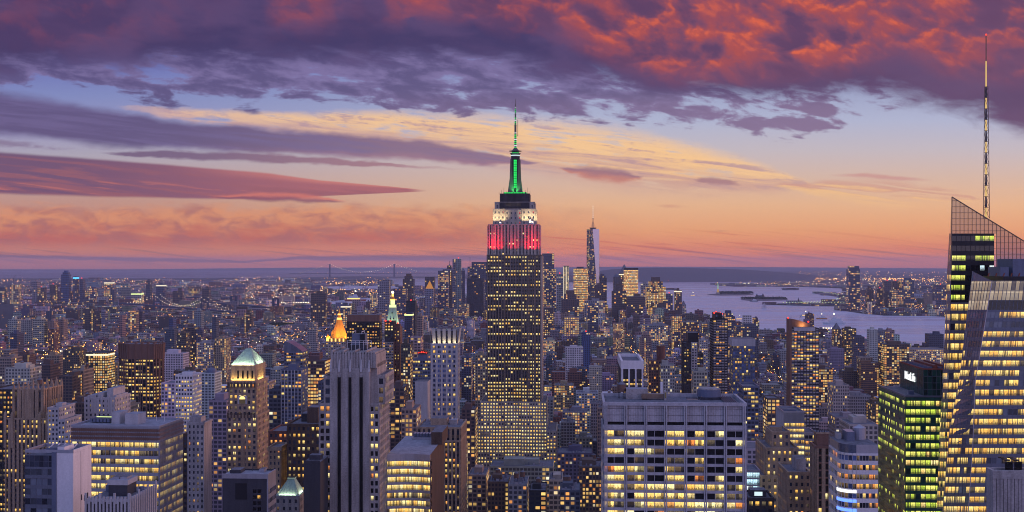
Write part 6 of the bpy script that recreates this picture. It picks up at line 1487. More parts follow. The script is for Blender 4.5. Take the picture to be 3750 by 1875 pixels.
# slabs of the east side
ES = 'apartment slabs of the east side'
es = [(29, 63, 1170, 'cream', .12, 'b', 3700, 'pale housing slab at the far left, left of three'), (77, 118, 1172, 'cream', .12, 'b', 3650, 'pale ridged housing slab, second from left'), (120, 160, 1170, 'cream', .14, 'bb', 3600, 'pale ridged housing slab with two bulkheads'),
      (176, 198, 1175, 'pink', .1, 'b', 3600, 'pink housing slab left of its taller pink twin'), (212, 233, 1170, 'pink', .1, 'b', 3650, 'taller pink housing slab with dark left neighbour'), (176, 200, 1203, 'red', .3, '', 3100, 'low red lit block below the pink slabs'),
      (169, 188, 1139, 'slate', .3, 'b', 4600, 'grey slab behind the pale ridged housing'), (305, 345, 1131, 'brown', .15, 'b', 4500, 'wide brown slab across the middle left'), (346, 366, 1139, 'brown', .2, 'b', 4200, 'brown slab right of the wide brown one'),
      (371, 384, 1140, 'grey', .15, 'b', 4200, 'thin pale-edged slab, middle left'), (436, 448, 1154, 'pink', .03, '', 3900, 'blank pink slab left of centre'), (470, 498, 1137, 'tan', .3, 'b', 4200, 'tan slab with warm lights below the bridge'),
      (498, 520, 1140, 'slate', .15, 'b', 4250, 'dark slab right of the tan slab below the bridge'), (711, 737, 1144, 'grey', .05, 's', 3900, 'pale stepped slab below the right bridge pier'), (777, 792, 1161, 'slate', .03, '', 3700, 'blue-grey blank slim slab below the right bridge pier'),
      (895, 921, 1145, 'brown', .2, 'b', 4300, 'dark block by the dark riverside terminal'), (619, 634, 1165, 'blue', .03, '', 3600, 'dark blue slim slab below the bridge span'), (671, 718, 1199, 'brown', .3, 'b', 3000, 'brown apartment block with white lit columns'),
      (603, 638, 1207, 'slate', .15, 'b', 2900, 'slate apartment block left of the brown white-lit one'), (718, 742, 1208, 'slate', .2, 'b', 2950, 'slate apartment block right of the brown white-lit one'), (648, 681, 1220, 'brown', .18, 'b', 2700, 'front brown apartment block, lower middle left'),
      (37, 62, 1222, 'slate', .05, 'b', 2300, 'dark shaft with pale cap at the far left'), (215, 265, 1378, 'brown', .18, 'b', 1350, 'brown apartment tower with yellow roof line, left of fluted brown tower'), (266, 306, 1357, 'tan', .12, 'bt', 1380, 'taller tan apartment tower left of the fluted brown tower'),
      (130, 184, 1338, 'brown', .15, 'bt', 1500, 'brown apartment block in front of the low district at left'), (0, 42, 1312, 'pink', .12, 'b', 1500, 'pinkish tan apartment tower at the left edge'), (315, 392, 1293, 'black', .75, 'w', 1800, 'dark office with grid of yellow windows and dazzling roof lamp'),
      (231, 290, 1285, 'brown', .25, 'bt', 1900, 'brown block left of the dark gridded office'), (588, 670, 1296, 'white', .02, 'b', 1850, 'blank white hall right of the fluted brown tower'), (738, 786, 1368, 'white', .05, 'd', 1500, 'white round-backed block right of the lit white-framed office'),
      (590, 640, 1405, 'white', .3, '', 1250, 'low white block left of the lit white-framed office'), (720, 782, 1256, 'stone', .3, 'b', 2100, 'stone apartment slab left of the white campanile office'), (786, 828, 1240, 'pink', .3, 'b', 2100, 'pink apartment slab with lit edge, middle left'),
      (20, 110, 1350, 'cream', .18, 'bbt', 1350, 'broad cream stepped block left of the low district'), (150, 180, 1448, 'grey', .25, 'b', 1100, 'grey slim tower right of the gothic pinnacles'), (245, 310, 1478, 'brown', .3, 'bt', 1080, 'brown block behind the white terraced block'),
      (420, 470, 1490, 'tan', .3, 'b', 1100, 'tan block behind the ribbon window office roof'), (765, 830, 1470, 'grey', .3, 'bt', 1080, 'grey block left of the copper roof tower'), (1165, 1200, 1400, 'slate', .3, 'b', 1150, 'slate block peeping out left of the striped tower'),
      (1430, 1480, 1420, 'brown', .25, 'b', 1050, 'brown block right of the striped tower crown'), (1690, 1740, 1500, 'brown', .5, 'bt', 1200, 'brown block in the lit avenue left of the great tower'), (1740, 1786, 1300, 'tan', .25, 'b', 1700, 'tan tower left behind the great tower'),
      (1690, 1725, 1310, 'slate', .35, 'b', 1900, 'slate block between blue glass tower and great tower'), (1470, 1525, 1500, 'tan', .3, 'b', 1000, 'tan block below the pale blank tower'), (940, 985, 1400, 'cream', .5, 'b', 1350, 'small lit cream block right of the copper roof tower'),
      (985, 1030, 1430, 'slate', .25, 'tb', 1200, 'slate block between copper tower and framed glass tower')]
for (a, b, y, c, l, t_, Yd, n) in es: mid(A, n, a, b, y, Yd, c, l, t_, group=ES if Yd > 2600 else None, D=30)
# foreground roofs in the bottom middle
lo = [(1714, 1780, 1742, 930, 'tan', .4, 'b', 'tan block with white-lit corner below the great tower'), (1786, 1862, 1768, 900, 'brown', .4, 'tb', 'brown block in front of the great tower, with wooden tank'), (1862, 1930, 1778, 880, 'grey', .35, 'tt', 'grey block with two tanks at the bottom below the great tower'),
      (1795, 2026, 1712, 1060, 'grey', .25, 'bb', 'broad low block with pale roof in front of the great tower'), (1938, 2000, 1800, 860, 'black', .1, 'bt', 'black roofed block at the bottom middle'), (2040, 2170, 1662, 1150, 'slate', .4, 'bt', 'long slate loft right of the great tower foot'),
      (2120, 2206, 1712, 1000, 'brown', .35, 'tbb', 'brown loft against the grey slab'), (2010, 2060, 1760, 960, 'stone', .4, 'b', 'pale narrow loft at the bottom, left of the brown loft'), (2050, 2125, 1800, 880, 'slate', .4, 'ttb', 'slate loft with twin tanks at the bottom middle'),
      (1620, 1700, 1640, 1000, 'tan', .45, 'b', 'tan loft behind the loggia block'), (2040, 2080, 1570, 1400, 'white', .2, 'b', 'white classical loft right of the great tower'), (2060, 2150, 1510, 1500, 'grey', .45, 'tb', 'grey loft with tank behind the white classical loft'),
      (2110, 2190, 1440, 1650, 'white', .4, 'b', 'white cast-iron loft with yellow windows left of the white column block'), (2030, 2100, 1412, 1800, 'tan', .5, 'b', 'tan loft with lit top right of the great tower'), (2095, 2150, 1352, 2100, 'slate', .2, 'tb', 'slate loft with tank, further right of the great tower')]
for (a, b, y, Yd, c, l, t_, n) in lo: mid('loft_building', n, a, b, y, Yd, c, l, t_ + 'aa', D=34)
# extra pieces of two of them
m = MB(); p = P(2420, 1300, 1410); m.cyl(p.x, p.y, 5.2, 5.2, p.z - 12, p.z + 10, 'red_brick', 16); m.cyl(p.x, p.y, 5.6, 5.6, p.z + 10, p.z + 11, 'tank_wood', 16)
tag(m.build('tank_tower', None), 'round red brick tank tower rising from red brick apartment block', 'water tower')
# ------------------------------------------------------------------ ground, water, hills
def poly(name, pts, z, mat, kind='structure'):
    m = MB(); m.face([G(x, y, z) for x, y in pts], mat)
    if Vector(m.v[0]).x * 0 + sum((Vector(m.v[i]).x * Vector(m.v[(i + 1) % len(m.v)]).y - Vector(m.v[(i + 1) % len(m.v)]).x * Vector(m.v[i]).y) for i in range(len(m.v))) < 0:
        m.f[0] = tuple(reversed(m.f[0]))
    return tag(m.build(name), kind=kind)
wallmat('city_ground', (.055, .052, .056), .9, .5)
wallmat('hill_cover', (.11, .10, .11), .95, .4)
newmat('water')
x, y, z = sep(geom('Position'))
_n = S.nt.nodes.new('ShaderNodeTexNoise'); _n.noise_dimensions = '3D'; S.nt.links.new(vec(x * .012, y * .03, 0.0), _n.inputs['Vector']); _n.inputs['Scale'].default_value = 1; _n.inputs['Detail'].default_value = 6; _n.inputs['Roughness'].default_value = .65
_n2 = S.nt.nodes.new('ShaderNodeTexNoise'); S.nt.links.new(vec(x * .0009, y * .0045, 0.0), _n2.inputs['Vector']); _n2.inputs['Scale'].default_value = 1; _n2.inputs['Detail'].default_value = 4
_b = S.nt.nodes.new('ShaderNodeBump'); _b.inputs['Strength'].default_value = .6; _b.inputs['Distance'].default_value = 6.0; S.nt.links.new(_n.outputs[0], _b.inputs['Height'])
_p = principled(mixc(smooth(y, 9000.0, 24000.0), mixc(smooth(S(_n2.outputs[0]), .35, .65), (.46, .52, .60), (.60, .65, .72)), (.10, .10, .14)), 0.34 + 0.0 * S(_n2.outputs[0]), .3)  # pale base stands in for reflected sky, darker far out
S.nt.links.new((smooth(S(_n2.outputs[0]), .4, .6) * .14 + .26).s, _p.inputs['Roughness']); S.nt.links.new(_b.outputs[0], _p.inputs['Normal']); out(_p.outputs[0])
m = MB(); m.face([(-30000, -1200, 0), (30000, -1200, 0), (30000, 49300, 0), (-30000, 49300, 0)], 'city_ground'); tag(m.build('ground'), kind='structure')
BAY = [(1960, 1120), (2200, 1130), (2500, 1165), (2600, 1182), (2700, 1207), (2800, 1230), (3000, 1252), (3300, 1292), (3650, 1350), (3650, 1200), (3560, 1170), (3462, 1160), (3393, 1157), (3241, 1156), (3153, 1148), (3066, 1135), (3066, 1128), (3104, 1123), (2860, 1118), (2806, 1116),
       (2806, 1113), (2990, 1112), (3060, 1104), (3085, 1095), (3060, 1086), (2985, 1076), (2985, 1072.5), (3095, 1075), (3100, 1057), (2943, 1051), (2840, 1050), (2696, 1050), (2640, 1047), (2612, 1042), (2700, 1038), (2775, 1036), (2768, 1031.5), (2500, 1033), (2300, 1034), (1960, 1034), (1700, 1020), (1602, 1019), (1426, 1019), (1426, 1044), (1560, 1060)]
RIV = [(1060, 1132), (1190, 1121), (1385, 1140), (1500, 1130), (1500, 1085), (1385, 1089), (1290, 1095), (1215, 1103), (1190, 1108), (1060, 1127)]
CHN = [(1190, 1066), (1385, 1062), (1470, 1062), (1470, 1046), (1385, 1047), (1270, 1046), (1190, 1050)]
BAS = [(965, 1064.5), (1035, 1067), (1045, 1063), (970, 1061)]
SEA = [(-400, 1019), (600, 1019), (1000, 1017), (1100, 1016), (1210, 1013), (1330, 1011), (1430, 1013), (1600, 1012), (1700, 1005), (1900, 1000), (1900, 990.5), (-400, 990.5)]
WATER = [BAY, RIV, CHN, BAS, SEA]
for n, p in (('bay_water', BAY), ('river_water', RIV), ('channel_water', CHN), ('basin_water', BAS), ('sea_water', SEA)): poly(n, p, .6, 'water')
def inpoly(x, y, p):
    c = False; j = len(p) - 1
    for i in range(len(p)):
        if (p[i][1] > y) != (p[j][1] > y) and x < (p[j][0] - p[i][0]) * (y - p[i][1]) / (p[j][1] - p[i][1]) + p[i][0]: c = not c
        j = i
    return c
def hill(name, crest, d, thick, mat='hill_cover', rough=2.0):
    m = MB(); r = random.Random(d); fr_, bk_ = [], []; top_ = []
    for (x0, y0), (x1, y1) in zip(crest, crest[1:]):
        n = max(1, int((x1 - x0) / 14))
        for k in range(n):
            f = k / n; x = x0 + (x1 - x0) * f; y = y0 + (y1 - y0) * f + r.uniform(-.5, .5) * rough * .35
            c = P(x, y, d); top_.append(c); fr_.append(Vector(((x - CW) / FN * (d - thick), d - thick, -5))); bk_.append(Vector((c.x, d + thick, -5)))
    for i in range(len(top_) - 1):
        mi, mj = fr_[i].lerp(top_[i], .55), fr_[i + 1].lerp(top_[i + 1], .55); mi.z *= 1.25; mj.z *= 1.25
        m.face([fr_[i], fr_[i + 1], mj, mi], mat); m.face([mi, mj, top_[i + 1], top_[i]], mat); m.face([top_[i], top_[i + 1], bk_[i + 1], bk_[i]], mat)
    return tag(m.build(name), kind='structure')
hill('far_ridge_hills', [(-400, 995), (0, 991), (200, 988), (400, 987), (600, 985), (900, 982), (1100, 980), (1500, 979), (1800, 981), (2100, 983)], 45500, 3000)
hill('island_hills', [(2120, 1012), (2190, 992), (2250, 985), (2350, 981), (2480, 979.5), (2560, 982), (2700, 986), (2800, 992), (2900, 1000), (3000, 1010)], 17600, 1200)
hill('mainland_hills', [(1950, 980), (2300, 976.5), (2700, 977.5), (3100, 980), (3500, 983), (3950, 984)], 42000, 3000)

# ------------------------------------------------------------------ the fabric of the city
LM = [(425, 'ribbon window office'), (497, 'brown fluted tower'), (900, 'copper roof tower'), (1235, 'golden pyramid'), (1300, 'striped tower'), (1435, 'clock tower'), (1630, 'blue glass tower'), (1880, 'great tower'), (2300, 'white column block'), (2640, 'red lamp tower'), (2945, 'sloping crown tower'), (3300, 'green glass tower'), (3480, 'faceted tower')]
fr2 = random.Random(5)
cand = []
rv, gv = Vector((math.cos(YAW), -math.sin(YAW))), Vector((math.sin(YAW), math.cos(YAW)))
FPR.append((310, 640, 120, 100))
def blocked(c, w, d):
    for (bx, by, bw, bd) in FPR:
        if abs(c.y - by) < (bd + d) * .5 + 2 and abs(c.x - bx) < (bw + w) * .5 + 2: return True
    return False
palette = ['tan', 'tan', 'red', 'red', 'stone', 'grey', 'grey', 'brown', 'brown', 'slate', 'cream', 'white', 'pink']
def lot(u, v, w, d, hfun, zone):
    c = rv * (u + w / 2) + gv * (v + d / 2)
    if c.y < 1080: return
    xn = CW + c.x / c.y * FN; yn = HY + EYE * FN / c.y
    if not (-140 < xn < 3900): return
    if any(inpoly(xn, yn, p) for p in WATER): return
    if blocked(c, w, d): return
    h = hfun(xn, c.y)
    if h is None: return
    if c.y < 1300: h = min(h, 48)
    col = fr2.choice(palette); lit = max(.02, fr2.gauss(.10, .07)) if fr2.random() > .12 else fr2.uniform(.35, .65)
    if zone == 'far': lit *= .9
    cand.append(dict(c=c, w=w - fr2.uniform(0, .8), d=d, h=h, col=col, lit=lit, top=('b' if fr2.random() < .7 else '') + ('t' if fr2.random() < .38 and h > 18 else '') + ('b' if fr2.random() < .12 else ''), xn=xn, Y=c.y - d / 2,
                     x0=xn - w / c.y * FN / 2, x1=xn + w / c.y * FN / 2, yt=HY + (EYE - h) * FN / (c.y - d / 2), yb=HY + EYE * FN / (c.y - d / 2), zone=zone))
def hm(xn, Yd):
    if Yd > 4500 and 1430 < xn < 2460: med, sg = 27, .42
    elif Yd > 3400 and 1900 < xn < 2460: med, sg = 25, .4
    elif xn < 1320 and Yd > 2300: med, sg = 17, .30
    elif xn > 2150 and Yd > 2100: med, sg = 22, .40
    elif Yd > 2300: med, sg = 28, .42
    else: med, sg = 36, .42
    h = med * math.exp(fr2.gauss(0, sg))
    if fr2.random() < .05: h *= 1.7
    return min(max(h, 10), 105 if med < 50 else 150)
# the island: avenues, cross streets, and lots between them
v = 1000.0; row = 0
while v < 6300:
    far = v > 2600; u = -3568.0
    while u < 2600:
        for blk in range(2 if not far else 1):
            dd = 30.0 if not far else 34.0
            uu = u
            while uu < u + 236:
                w = fr2.uniform(13, 34) if not far else fr2.uniform(13, 36)
                if uu + w > u + 240: break
                y_ = v + blk * 31.0
                # where the island narrows there is only water or the other shore
                c = rv * uu + gv * y_; xn = CW + c.x / max(c.y, 1) * FN
                if not (c.y > 4300 and (xn < 1120 + (c.y - 4300) * .14)) and fr2.random() < .95: lot(uu, y_, w, dd * fr2.uniform(.85, 1.0), hm, 'city')
                uu += w
        u += 268
    v += 80.0 if not far else 58.0
# the far shores: low houses with a few taller blocks
def hb(xn, Yd):
    h = 11 * math.exp(fr2.gauss(0, .35))
    if fr2.random() < .05: h = fr2.uniform(25, 60)
    return h
v = 4400.0
while v < 17500:
    st_ = 52.0 * max(1.0, v / 5200.0); u = -.48 * v
    while u < .48 * v:
        w = fr2.uniform(.45, 1.3) * st_
        c = rv * u + gv * v; xn = CW + c.x / max(c.y, 1) * FN
        isl = (v < 6300 and not (xn < 1120 + (v - 4300) * .14))
        if not isl and fr2.random() < .72 and not (v > 15500 and xn > 2000): lot(u, v, w, st_ * .45 * fr2.uniform(.6, 1), hb, 'far')
        u += w * 1.12
    v += st_ * 1.08
# which of them show most: a coarse depth picture of what stands in front
buf = np.zeros((512, 1024), bool); K_ = 1024 / 3750
items = [(f[3], f[0], f[1], f[2], 3000, None) for f in FOOT] + [(c['Y'], c['x0'], c['x1'], c['yt'], c['yb'], c) for c in cand]
items.sort(key=lambda t: t[0])
for (Yd, a, b, t_, bt, c) in items:
    i0, i1, j0, j1 = max(0, int(a * K_)), min(1024, int(b * K_) + 1), max(0, int(t_ * K_)), min(512, int(bt * K_) + 1)
    if i1 <= i0 or j1 <= j0:
        if c is not None: c['vis'] = 0
        continue
    if c is not None: c['vis'] = int((~buf[j0:j1, i0:i1]).sum())
    buf[j0:j1, i0:i1] = True
N_IND = max(20, 296 - len(FOOT))
best = sorted((c for c in cand if c.get('vis', 0) > 12), key=lambda c: -c['vis'])[:N_IND]
for c in best: c['ind'] = True
USED = set(o['label'] for o in SC.objects if o.get('label'))
words_col = {'tan': 'tan brick', 'red': 'red brick', 'stone': 'stone', 'grey': 'grey', 'brown': 'brown', 'slate': 'slate grey', 'cream': 'cream', 'white': 'white', 'pink': 'pinkish'}
for c in sorted(best, key=lambda c: c['Y']):
    form = 'low block' if c['h'] < 24 else ('slim tower' if c['h'] > 1.9 * c['w'] else ('broad loft block' if c['w'] > 26 else 'loft block'))
    near = sorted(LM, key=lambda t: abs(t[0] - c['xn']))
    for attempt in range(60):
        lit = 'dim' if c['lit'] < .14 else ('part-lit' if c['lit'] < .36 else 'brightly lit')
        roof = {'': 'bare flat roof', 'b': 'roof bulkhead', 't': 'wooden roof tank', 'bt': 'bulkhead and roof tank', 'bb': 'two roof bulkheads', 'btb': 'tank between two bulkheads', 'tb': 'tank and bulkhead'}[c['top']]
        rel = ('left of ' if c['xn'] < near[0][0] else 'right of ') + 'the ' + near[0][1]
        if attempt % 2: rel = 'between the %s and the %s' % tuple(n for _, n in sorted(near[:2]))
        lab = '%s %s %s with %s, %s' % (lit, words_col[c['col']], form, roof, rel)
        if lab not in USED and len(lab.split()) <= 16: break
        c['col'] = fr2.choice(palette); c['top'] = fr2.choice(['', 'b', 't', 'bt', 'bb', 'btb'])
    USED.add(lab)
    cc = tuple(q * fr2.uniform(.85, 1.15) for q in COLS[c['col']]); par = (c['lit'], fr2.uniform(.2, .6), fr2.uniform(0, .5)); h = c['h']; w, d = c['w'], c['d']
    t = thing('loft_building', lab, 'building', (c['c'].x, c['c'].y, 0), -YAW)
    m = MB(); m.box(-w / 2, w / 2, -d / 2, d / 2, 0, h, 'block_facade', 'block_roof', cell=(fr2.uniform(2.5, 4.4), fr2.uniform(3.3, 4.2)), col=cc, par=par, rcol=tuple(.2 * fr2.uniform(.6, 1.6) for _ in range(1)) * 3)
    parapet(m, w / 2, d / 2, h, cc); m.build('wall', t)
    roofbits({'o': t, 'c': cc, 'p': par}, w, d, h, c['top'] + ('a' if c['Y'] < 1900 else ''), fr2)
# everything smaller or further: one mass
m = MB(); M_ = m
ca, sa = math.cos(YAW), math.sin(YAW)
def rbox(cx, cy_, w, d, z0, z1, cell, col, par, rcol, mat='block_facade'):
    q = [(cx + x * ca + y * sa, cy_ - x * sa + y * ca) for x, y in ((-w / 2, -d / 2), (w / 2, -d / 2), (w / 2, d / 2), (-w / 2, d / 2))]
    for i in range(4):
        if i == 2: continue
        p0, p1 = q[i], q[(i + 1) % 4]; L = w if i % 2 == 0 else d
        n = max(1, round(L / cell[0])); k = max(1, round((z1 - z0) / cell[1])); a, b = fr2.randrange(4000), fr2.randrange(4000)
        M_.face([(*p0, z0), (*p1, z0), (*p1, z1), (*p0, z1)], mat, [(a, b), (a + n, b), (a + n, b + k), (a, b + k)], col, par)
    M_.face([(*p, z1) for p in q], 'block_roof', None, rcol, par)
for c in cand:
    if c.get('ind'): continue
    k = max(1.0, c['Y'] / 2300.0) ** .9; cc = tuple(q * fr2.uniform(.75, 1.25) for q in COLS[c['col']]); par = (c['lit'], fr2.uniform(.15, .6), fr2.uniform(0, .5))
    rc = .17 * math.exp(fr2.gauss(0, .55)); rcol = (rc, rc, rc * 1.05)
    rbox(c['c'].x, c['c'].y, c['w'], c['d'], 0, c['h'], (fr2.uniform(2.5, 4.6) * k, fr2.uniform(3.2, 4.2) * k), cc, par, rcol)
    if c['Y'] < 5200 and c['top']:
        o = c['c'] + rv * c['w'] * fr2.uniform(-.25, .25) + gv * c['d'] * fr2.uniform(-.1, .25); s_ = max(1, k * .7)
        rbox(o.x, o.y, c['w'] * fr2.uniform(.2, .45), c['d'] * fr2.uniform(.2, .4), c['h'], c['h'] + fr2.uniform(2.5, 5) * s_, (50, 50), cc, (0, 0, 0), rcol, 'block_roof')
        if 't' in c['top'] and c['Y'] < 3600:
            o = c['c'] + rv * c['w'] * fr2.uniform(-.3, .3); M_.cyl(o.x, o.y, 2.0, 1.9, c['h'] + 2, c['h'] + 6, 'tank_wood', 8, cap=False); M_.cyl(o.x, o.y, 2.1, 0, c['h'] + 6, c['h'] + 7.4, 'roof_tar', 8)
tag(m.build('city_fabric'), 'dense mass of smaller lit buildings filling the city to the horizon', 'buildings', kind='stuff')

# ------------------------------------------------------------------ street and harbour lights seen as one glitter
m = MB()
def spark(x, y, z, r, mat):
    p = [(x + r, y, z), (x, y + r, z), (x - r, y, z), (x, y - r, z)]; t_, b_ = (x, y, z + r), (x, y, z - r)
    for i in range(4):
        m.face([p[i], p[(i + 1) % 4], t_], mat); m.face([p[(i + 1) % 4], p[i], b_], mat)
def okspark(xn, yn): return not any(inpoly(xn, yn, p) for p in WATER)
CL = [(fr2.uniform(-60, 3800), HY + 4.0 * math.exp(fr2.uniform(math.log(6.2), math.log(110)))) for _ in range(150)]
for _ in range(8500):
    yn = HY + 4.0 * math.exp(fr2.uniform(math.log(6.2), math.log(190))); xn = fr2.uniform(-60, 3800)
    if fr2.random() < .5:
        cx_, cy_ = fr2.choice(CL); q = fr2.gauss(0, 1); xn = cx_ + q * (18 + (cy_ - HY) * .16); yn = max(HY + 24, cy_ + fr2.gauss(0, .22) * (4 + (cy_ - HY) * .10) + q * 1.5)
    g_ = G(xn, yn)
    if g_.y > 20000 or not okspark(xn, yn): continue
    z_ = fr2.uniform(9, 24) if g_.y > 4000 else fr2.uniform(9, 40)
    r_ = max(.8, g_.y * (.55 + 1.5 * fr2.random() ** 2.2) * 1e-4)
    spark(g_.x, g_.y, z_, r_ * (1.9 if fr2.random() < .04 else 1), 'lamp_sodium' if fr2.random() < .76 else ('lamp_white' if fr2.random() < .9 else 'lamp_red'))
for kk_ in range(24):                                           # lamps and traffic down the avenues
    ua = -3568 + 268 * kk_ - 14
    for j_ in range(150):
        vv = 1050 + j_ * 17 + fr2.uniform(-4, 4); side_ = fr2.choice((-9, 9)); c_ = rv * (ua + side_) + gv * vv
        xq, yq = CW + c_.x / c_.y * FN, HY + EYE * FN / c_.y
        if not (-60 < xq < 3800) or not okspark(xq, yq): continue
        spark(c_.x, c_.y, 8.5, .55, 'lamp_sodium')
        if fr2.random() < .8:
            c_ = rv * (ua + fr2.uniform(-6, 6)) + gv * (vv + 5); spark(c_.x, c_.y, 1.2, .5, 'lamp_white' if fr2.random() < .55 else 'lamp_red')
def strew(x0, x1, y0, y1, n, sod=.8, big=1.0, z=(12, 30)):
    for _ in range(n):
        xn, yn = fr2.uniform(x0, x1), fr2.uniform(y0, y1)
        if okspark(xn, yn) or y1 - y0 < 1:
            g_ = G(xn, yn); spark(g_.x, g_.y, fr2.uniform(*z), g_.y * fr2.uniform(.9, 2.0) * 1e-4 * big, 'lamp_sodium' if fr2.random() < sod else 'lamp_white')
strew(2760, 3460, 1024, 1031, 260, .85, 1.1); strew(2690, 3460, 1034, 1049, 130, .5, 1.1); strew(2900, 3470, 996, 1022, 130, .85); strew(2190, 2760, 1026, 1032, 120, .85, .9); strew(2200, 2900, 1006, 1026, 50, .9, .9, (30, 60))
strew(900, 1190, 1052, 1100, 200, .55, 1.2); strew(1190, 1390, 1068, 1090, 90, .8, 1.3); strew(1190, 1400, 1032, 1046, 90, .85, 1.1); strew(3110, 3480, 1110, 1156, 260, .55, 1.0, (4, 20)); strew(0, 900, 1030, 1060, 220, .8, .9)
strew(430, 560, 990.5, 991.5, 40, .95, .8); strew(860, 1050, 1016, 1034, 60, .8, 1.0); strew(1630, 1780, 1400, 1760, 60, .8, .8, (6, 12)); strew(300, 345, 1150, 1200, 30, .9, 1.4); strew(1180, 1200, 1180, 1215, 24, .5, 1.4)
tag(m.build('street_lights'), 'glitter of orange and white street lamps over the far city', 'lights', kind='stuff')

# ------------------------------------------------------------------ parks and islands
def canopy(name, label, spots, hgt, n, s_):
    m = MB(); r = random.Random(len(label))
    for _ in range(n):
        (x, y, rx, ry) = r.choice(spots); a, q = r.uniform(0, 6.283), math.sqrt(r.random()); cx, cy_ = x + rx * q * math.cos(a), y + ry * q * math.sin(a)
        hz = hgt * (.35 + .65 * r.random()) * (1 - .35 * q * q)
        nrm = Vector((r.uniform(-1, 1), r.uniform(-1, 1), r.uniform(.1, 1))).normalized(); t1 = nrm.orthogonal().normalized(); t2 = nrm.cross(t1); c = Vector((cx, cy_, hz)); k = s_ * r.uniform(.6, 1.4)
        m.face([c + t1 * k, c + t2 * k, c - t1 * k, c - t2 * k * r.uniform(.5, 1)], 'foliage')
    return tag(m.build(name), label, 'trees', kind='stuff')
sp_ = [(G(330 + i * 24, 1284 + 4 * math.sin(i)).x, G(330 + i * 24, 1284).y, 26, 30) for i in range(14)]
canopy('park_trees', 'dark tree tops of a city park among low roofs', sp_, 17, 2400, 3.2)
canopy('square_trees', 'dark trees around a square left of the white campanile', [(G(1010 + i * 22, 1196).x, G(1010 + i * 22, 1196 + i).y, 30, 60) for i in range(5)], 18, 900, 3.6)
def island(name, pts, hgt):
    m = MB(); v_ = [G(x, y, hgt) for x, y in pts]
    if sum(v_[i].x * v_[(i + 1) % len(v_)].y - v_[(i + 1) % len(v_)].x * v_[i].y for i in range(len(v_))) < 0: v_.reverse()
    m.face(v_, 'hill_cover')
    for i in range(len(v_)):
        a, b = v_[i], v_[(i + 1) % len(v_)]; m.face([(a.x, a.y, 0), (b.x, b.y, 0), tuple(b), tuple(a)], 'hill_cover')
    return tag(m.build(name), kind='structure')
island('monument_island', [(2588, 1079), (2600, 1077), (2640, 1074), (2700, 1073), (2745, 1075), (2760, 1078), (2730, 1080.5), (2640, 1081)], 3)
island('museum_island', [(2712, 1097), (2740, 1093), (2800, 1090), (2860, 1091), (2886, 1094), (2880, 1098.5), (2800, 1100), (2740, 1099.5)], 3)
canopy('island_trees', 'low wood covering the island with the lit statue', [(G(2640 + i * 11, 1077).x, G(2640, 1076.5).y, 28, 60) for i in range(11)], 24, 1500, 5)
canopy('museum_island_trees', 'trees on the nearer of two harbour islands', [(G(2735 + i * 13, 1097).x, G(2700, 1095.5).y, 28, 60) for i in range(12)], 17, 1200, 4.6)
# statue on its pedestal
emat('ped_glow', (1.0, .60, .22), .42); emat('statue_glow', (.55, .90, .62), .50)  # pedestal and figure glow by themselves in place of floodlights
g_ = G(2629, 1078); t = thing('statue', 'small floodlit green statue holding a torch, on a harbour island', 'statue', g_)
kk = g_.y / FN; H_ = 43 * kk
m = MB(); m.frus((-14, 14, -14, 14), (-11, 11, -11, 11), 0, H_ * .18, 'limestone'); m.frus((-8.5, 8.5, -8.5, 8.5), (-6, 6, -6, 6), H_ * .18, H_ * .44, 'ped_glow'); m.box(-7.5, 7.5, -7.5, 7.5, H_ * .44, H_ * .47, 'ped_glow', bottom=True); m.build('pedestal', t)
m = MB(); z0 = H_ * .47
for (a, b, r0, r1) in ((0, .35, 5.6, 4.4), (.35, .62, 4.4, 3.6), (.62, .74, 3.8, 2.0)): m.cyl(0, 0, r0, r1, z0 + (H_ - z0) * a, z0 + (H_ - z0) * b, 'statue_glow', 8)
m.ball((0, 0, z0 + (H_ - z0) * .80), 2.6, 'statue_glow', 8, 5); m.bar((-2.6, 0, z0 + (H_ - z0) * .70), (-4.6, 0, z0 + (H_ - z0) * .95), 1.2, 'statue_glow'); m.bar((2.6, 0, z0 + (H_ - z0) * .66), (4.2, -2, z0 + (H_ - z0) * .5), 1.3, 'statue_glow')
for k in range(5): m.bar((0, 0, z0 + (H_ - z0) * .83), ((k - 2) * 1.8, 0, z0 + (H_ - z0) * .90), .35, 'statue_glow')
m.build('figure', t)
m = MB(); m.cyl(-4.7, 0, 1.5, 1.0, z0 + (H_ - z0) * .94, z0 + (H_ - z0) * .97, 'statue_glow', 8); m.ball((-4.7, 0, z0 + (H_ - z0) * 1.0), 2.4, 'lamp_gold'); m.build('torch', t)
# museum hall and rail terminal by the water
def hall(name, label, x, y, w, turrets, h):
    g_ = G(x, y); t = thing(name, label, 'building', g_); m = MB(); m.box(-w / 2, w / 2, -12, 12, 0, h, 'brown_brick', bottom=False); m.frus((-w / 2, w / 2, -13, 13), (-w / 2 + 8, w / 2 - 8, -1, 1), h, h + 9, 'roof_tar'); m.build('hall', t)
    for (a, hh) in turrets:
        m = MB(); m.box(a - 3.5, a + 3.5, -9, -2, 0, hh, 'brown_brick'); m.cyl(a, -5.5, 4.2, .3, hh, hh + 11, 'steel_blue', 8); m.build('turret', t)
hall('museum_hall', 'dark hall with corner turrets on the nearer harbour island', 2782, 1093, 62, ((-26, 24), (-20, 26), (20, 26), (26, 24)), 16)
hall('rail_terminal', 'dark gabled waterside terminal with a pointed clock turret', 2921, 1114, 64, ((4, 32),), 15)
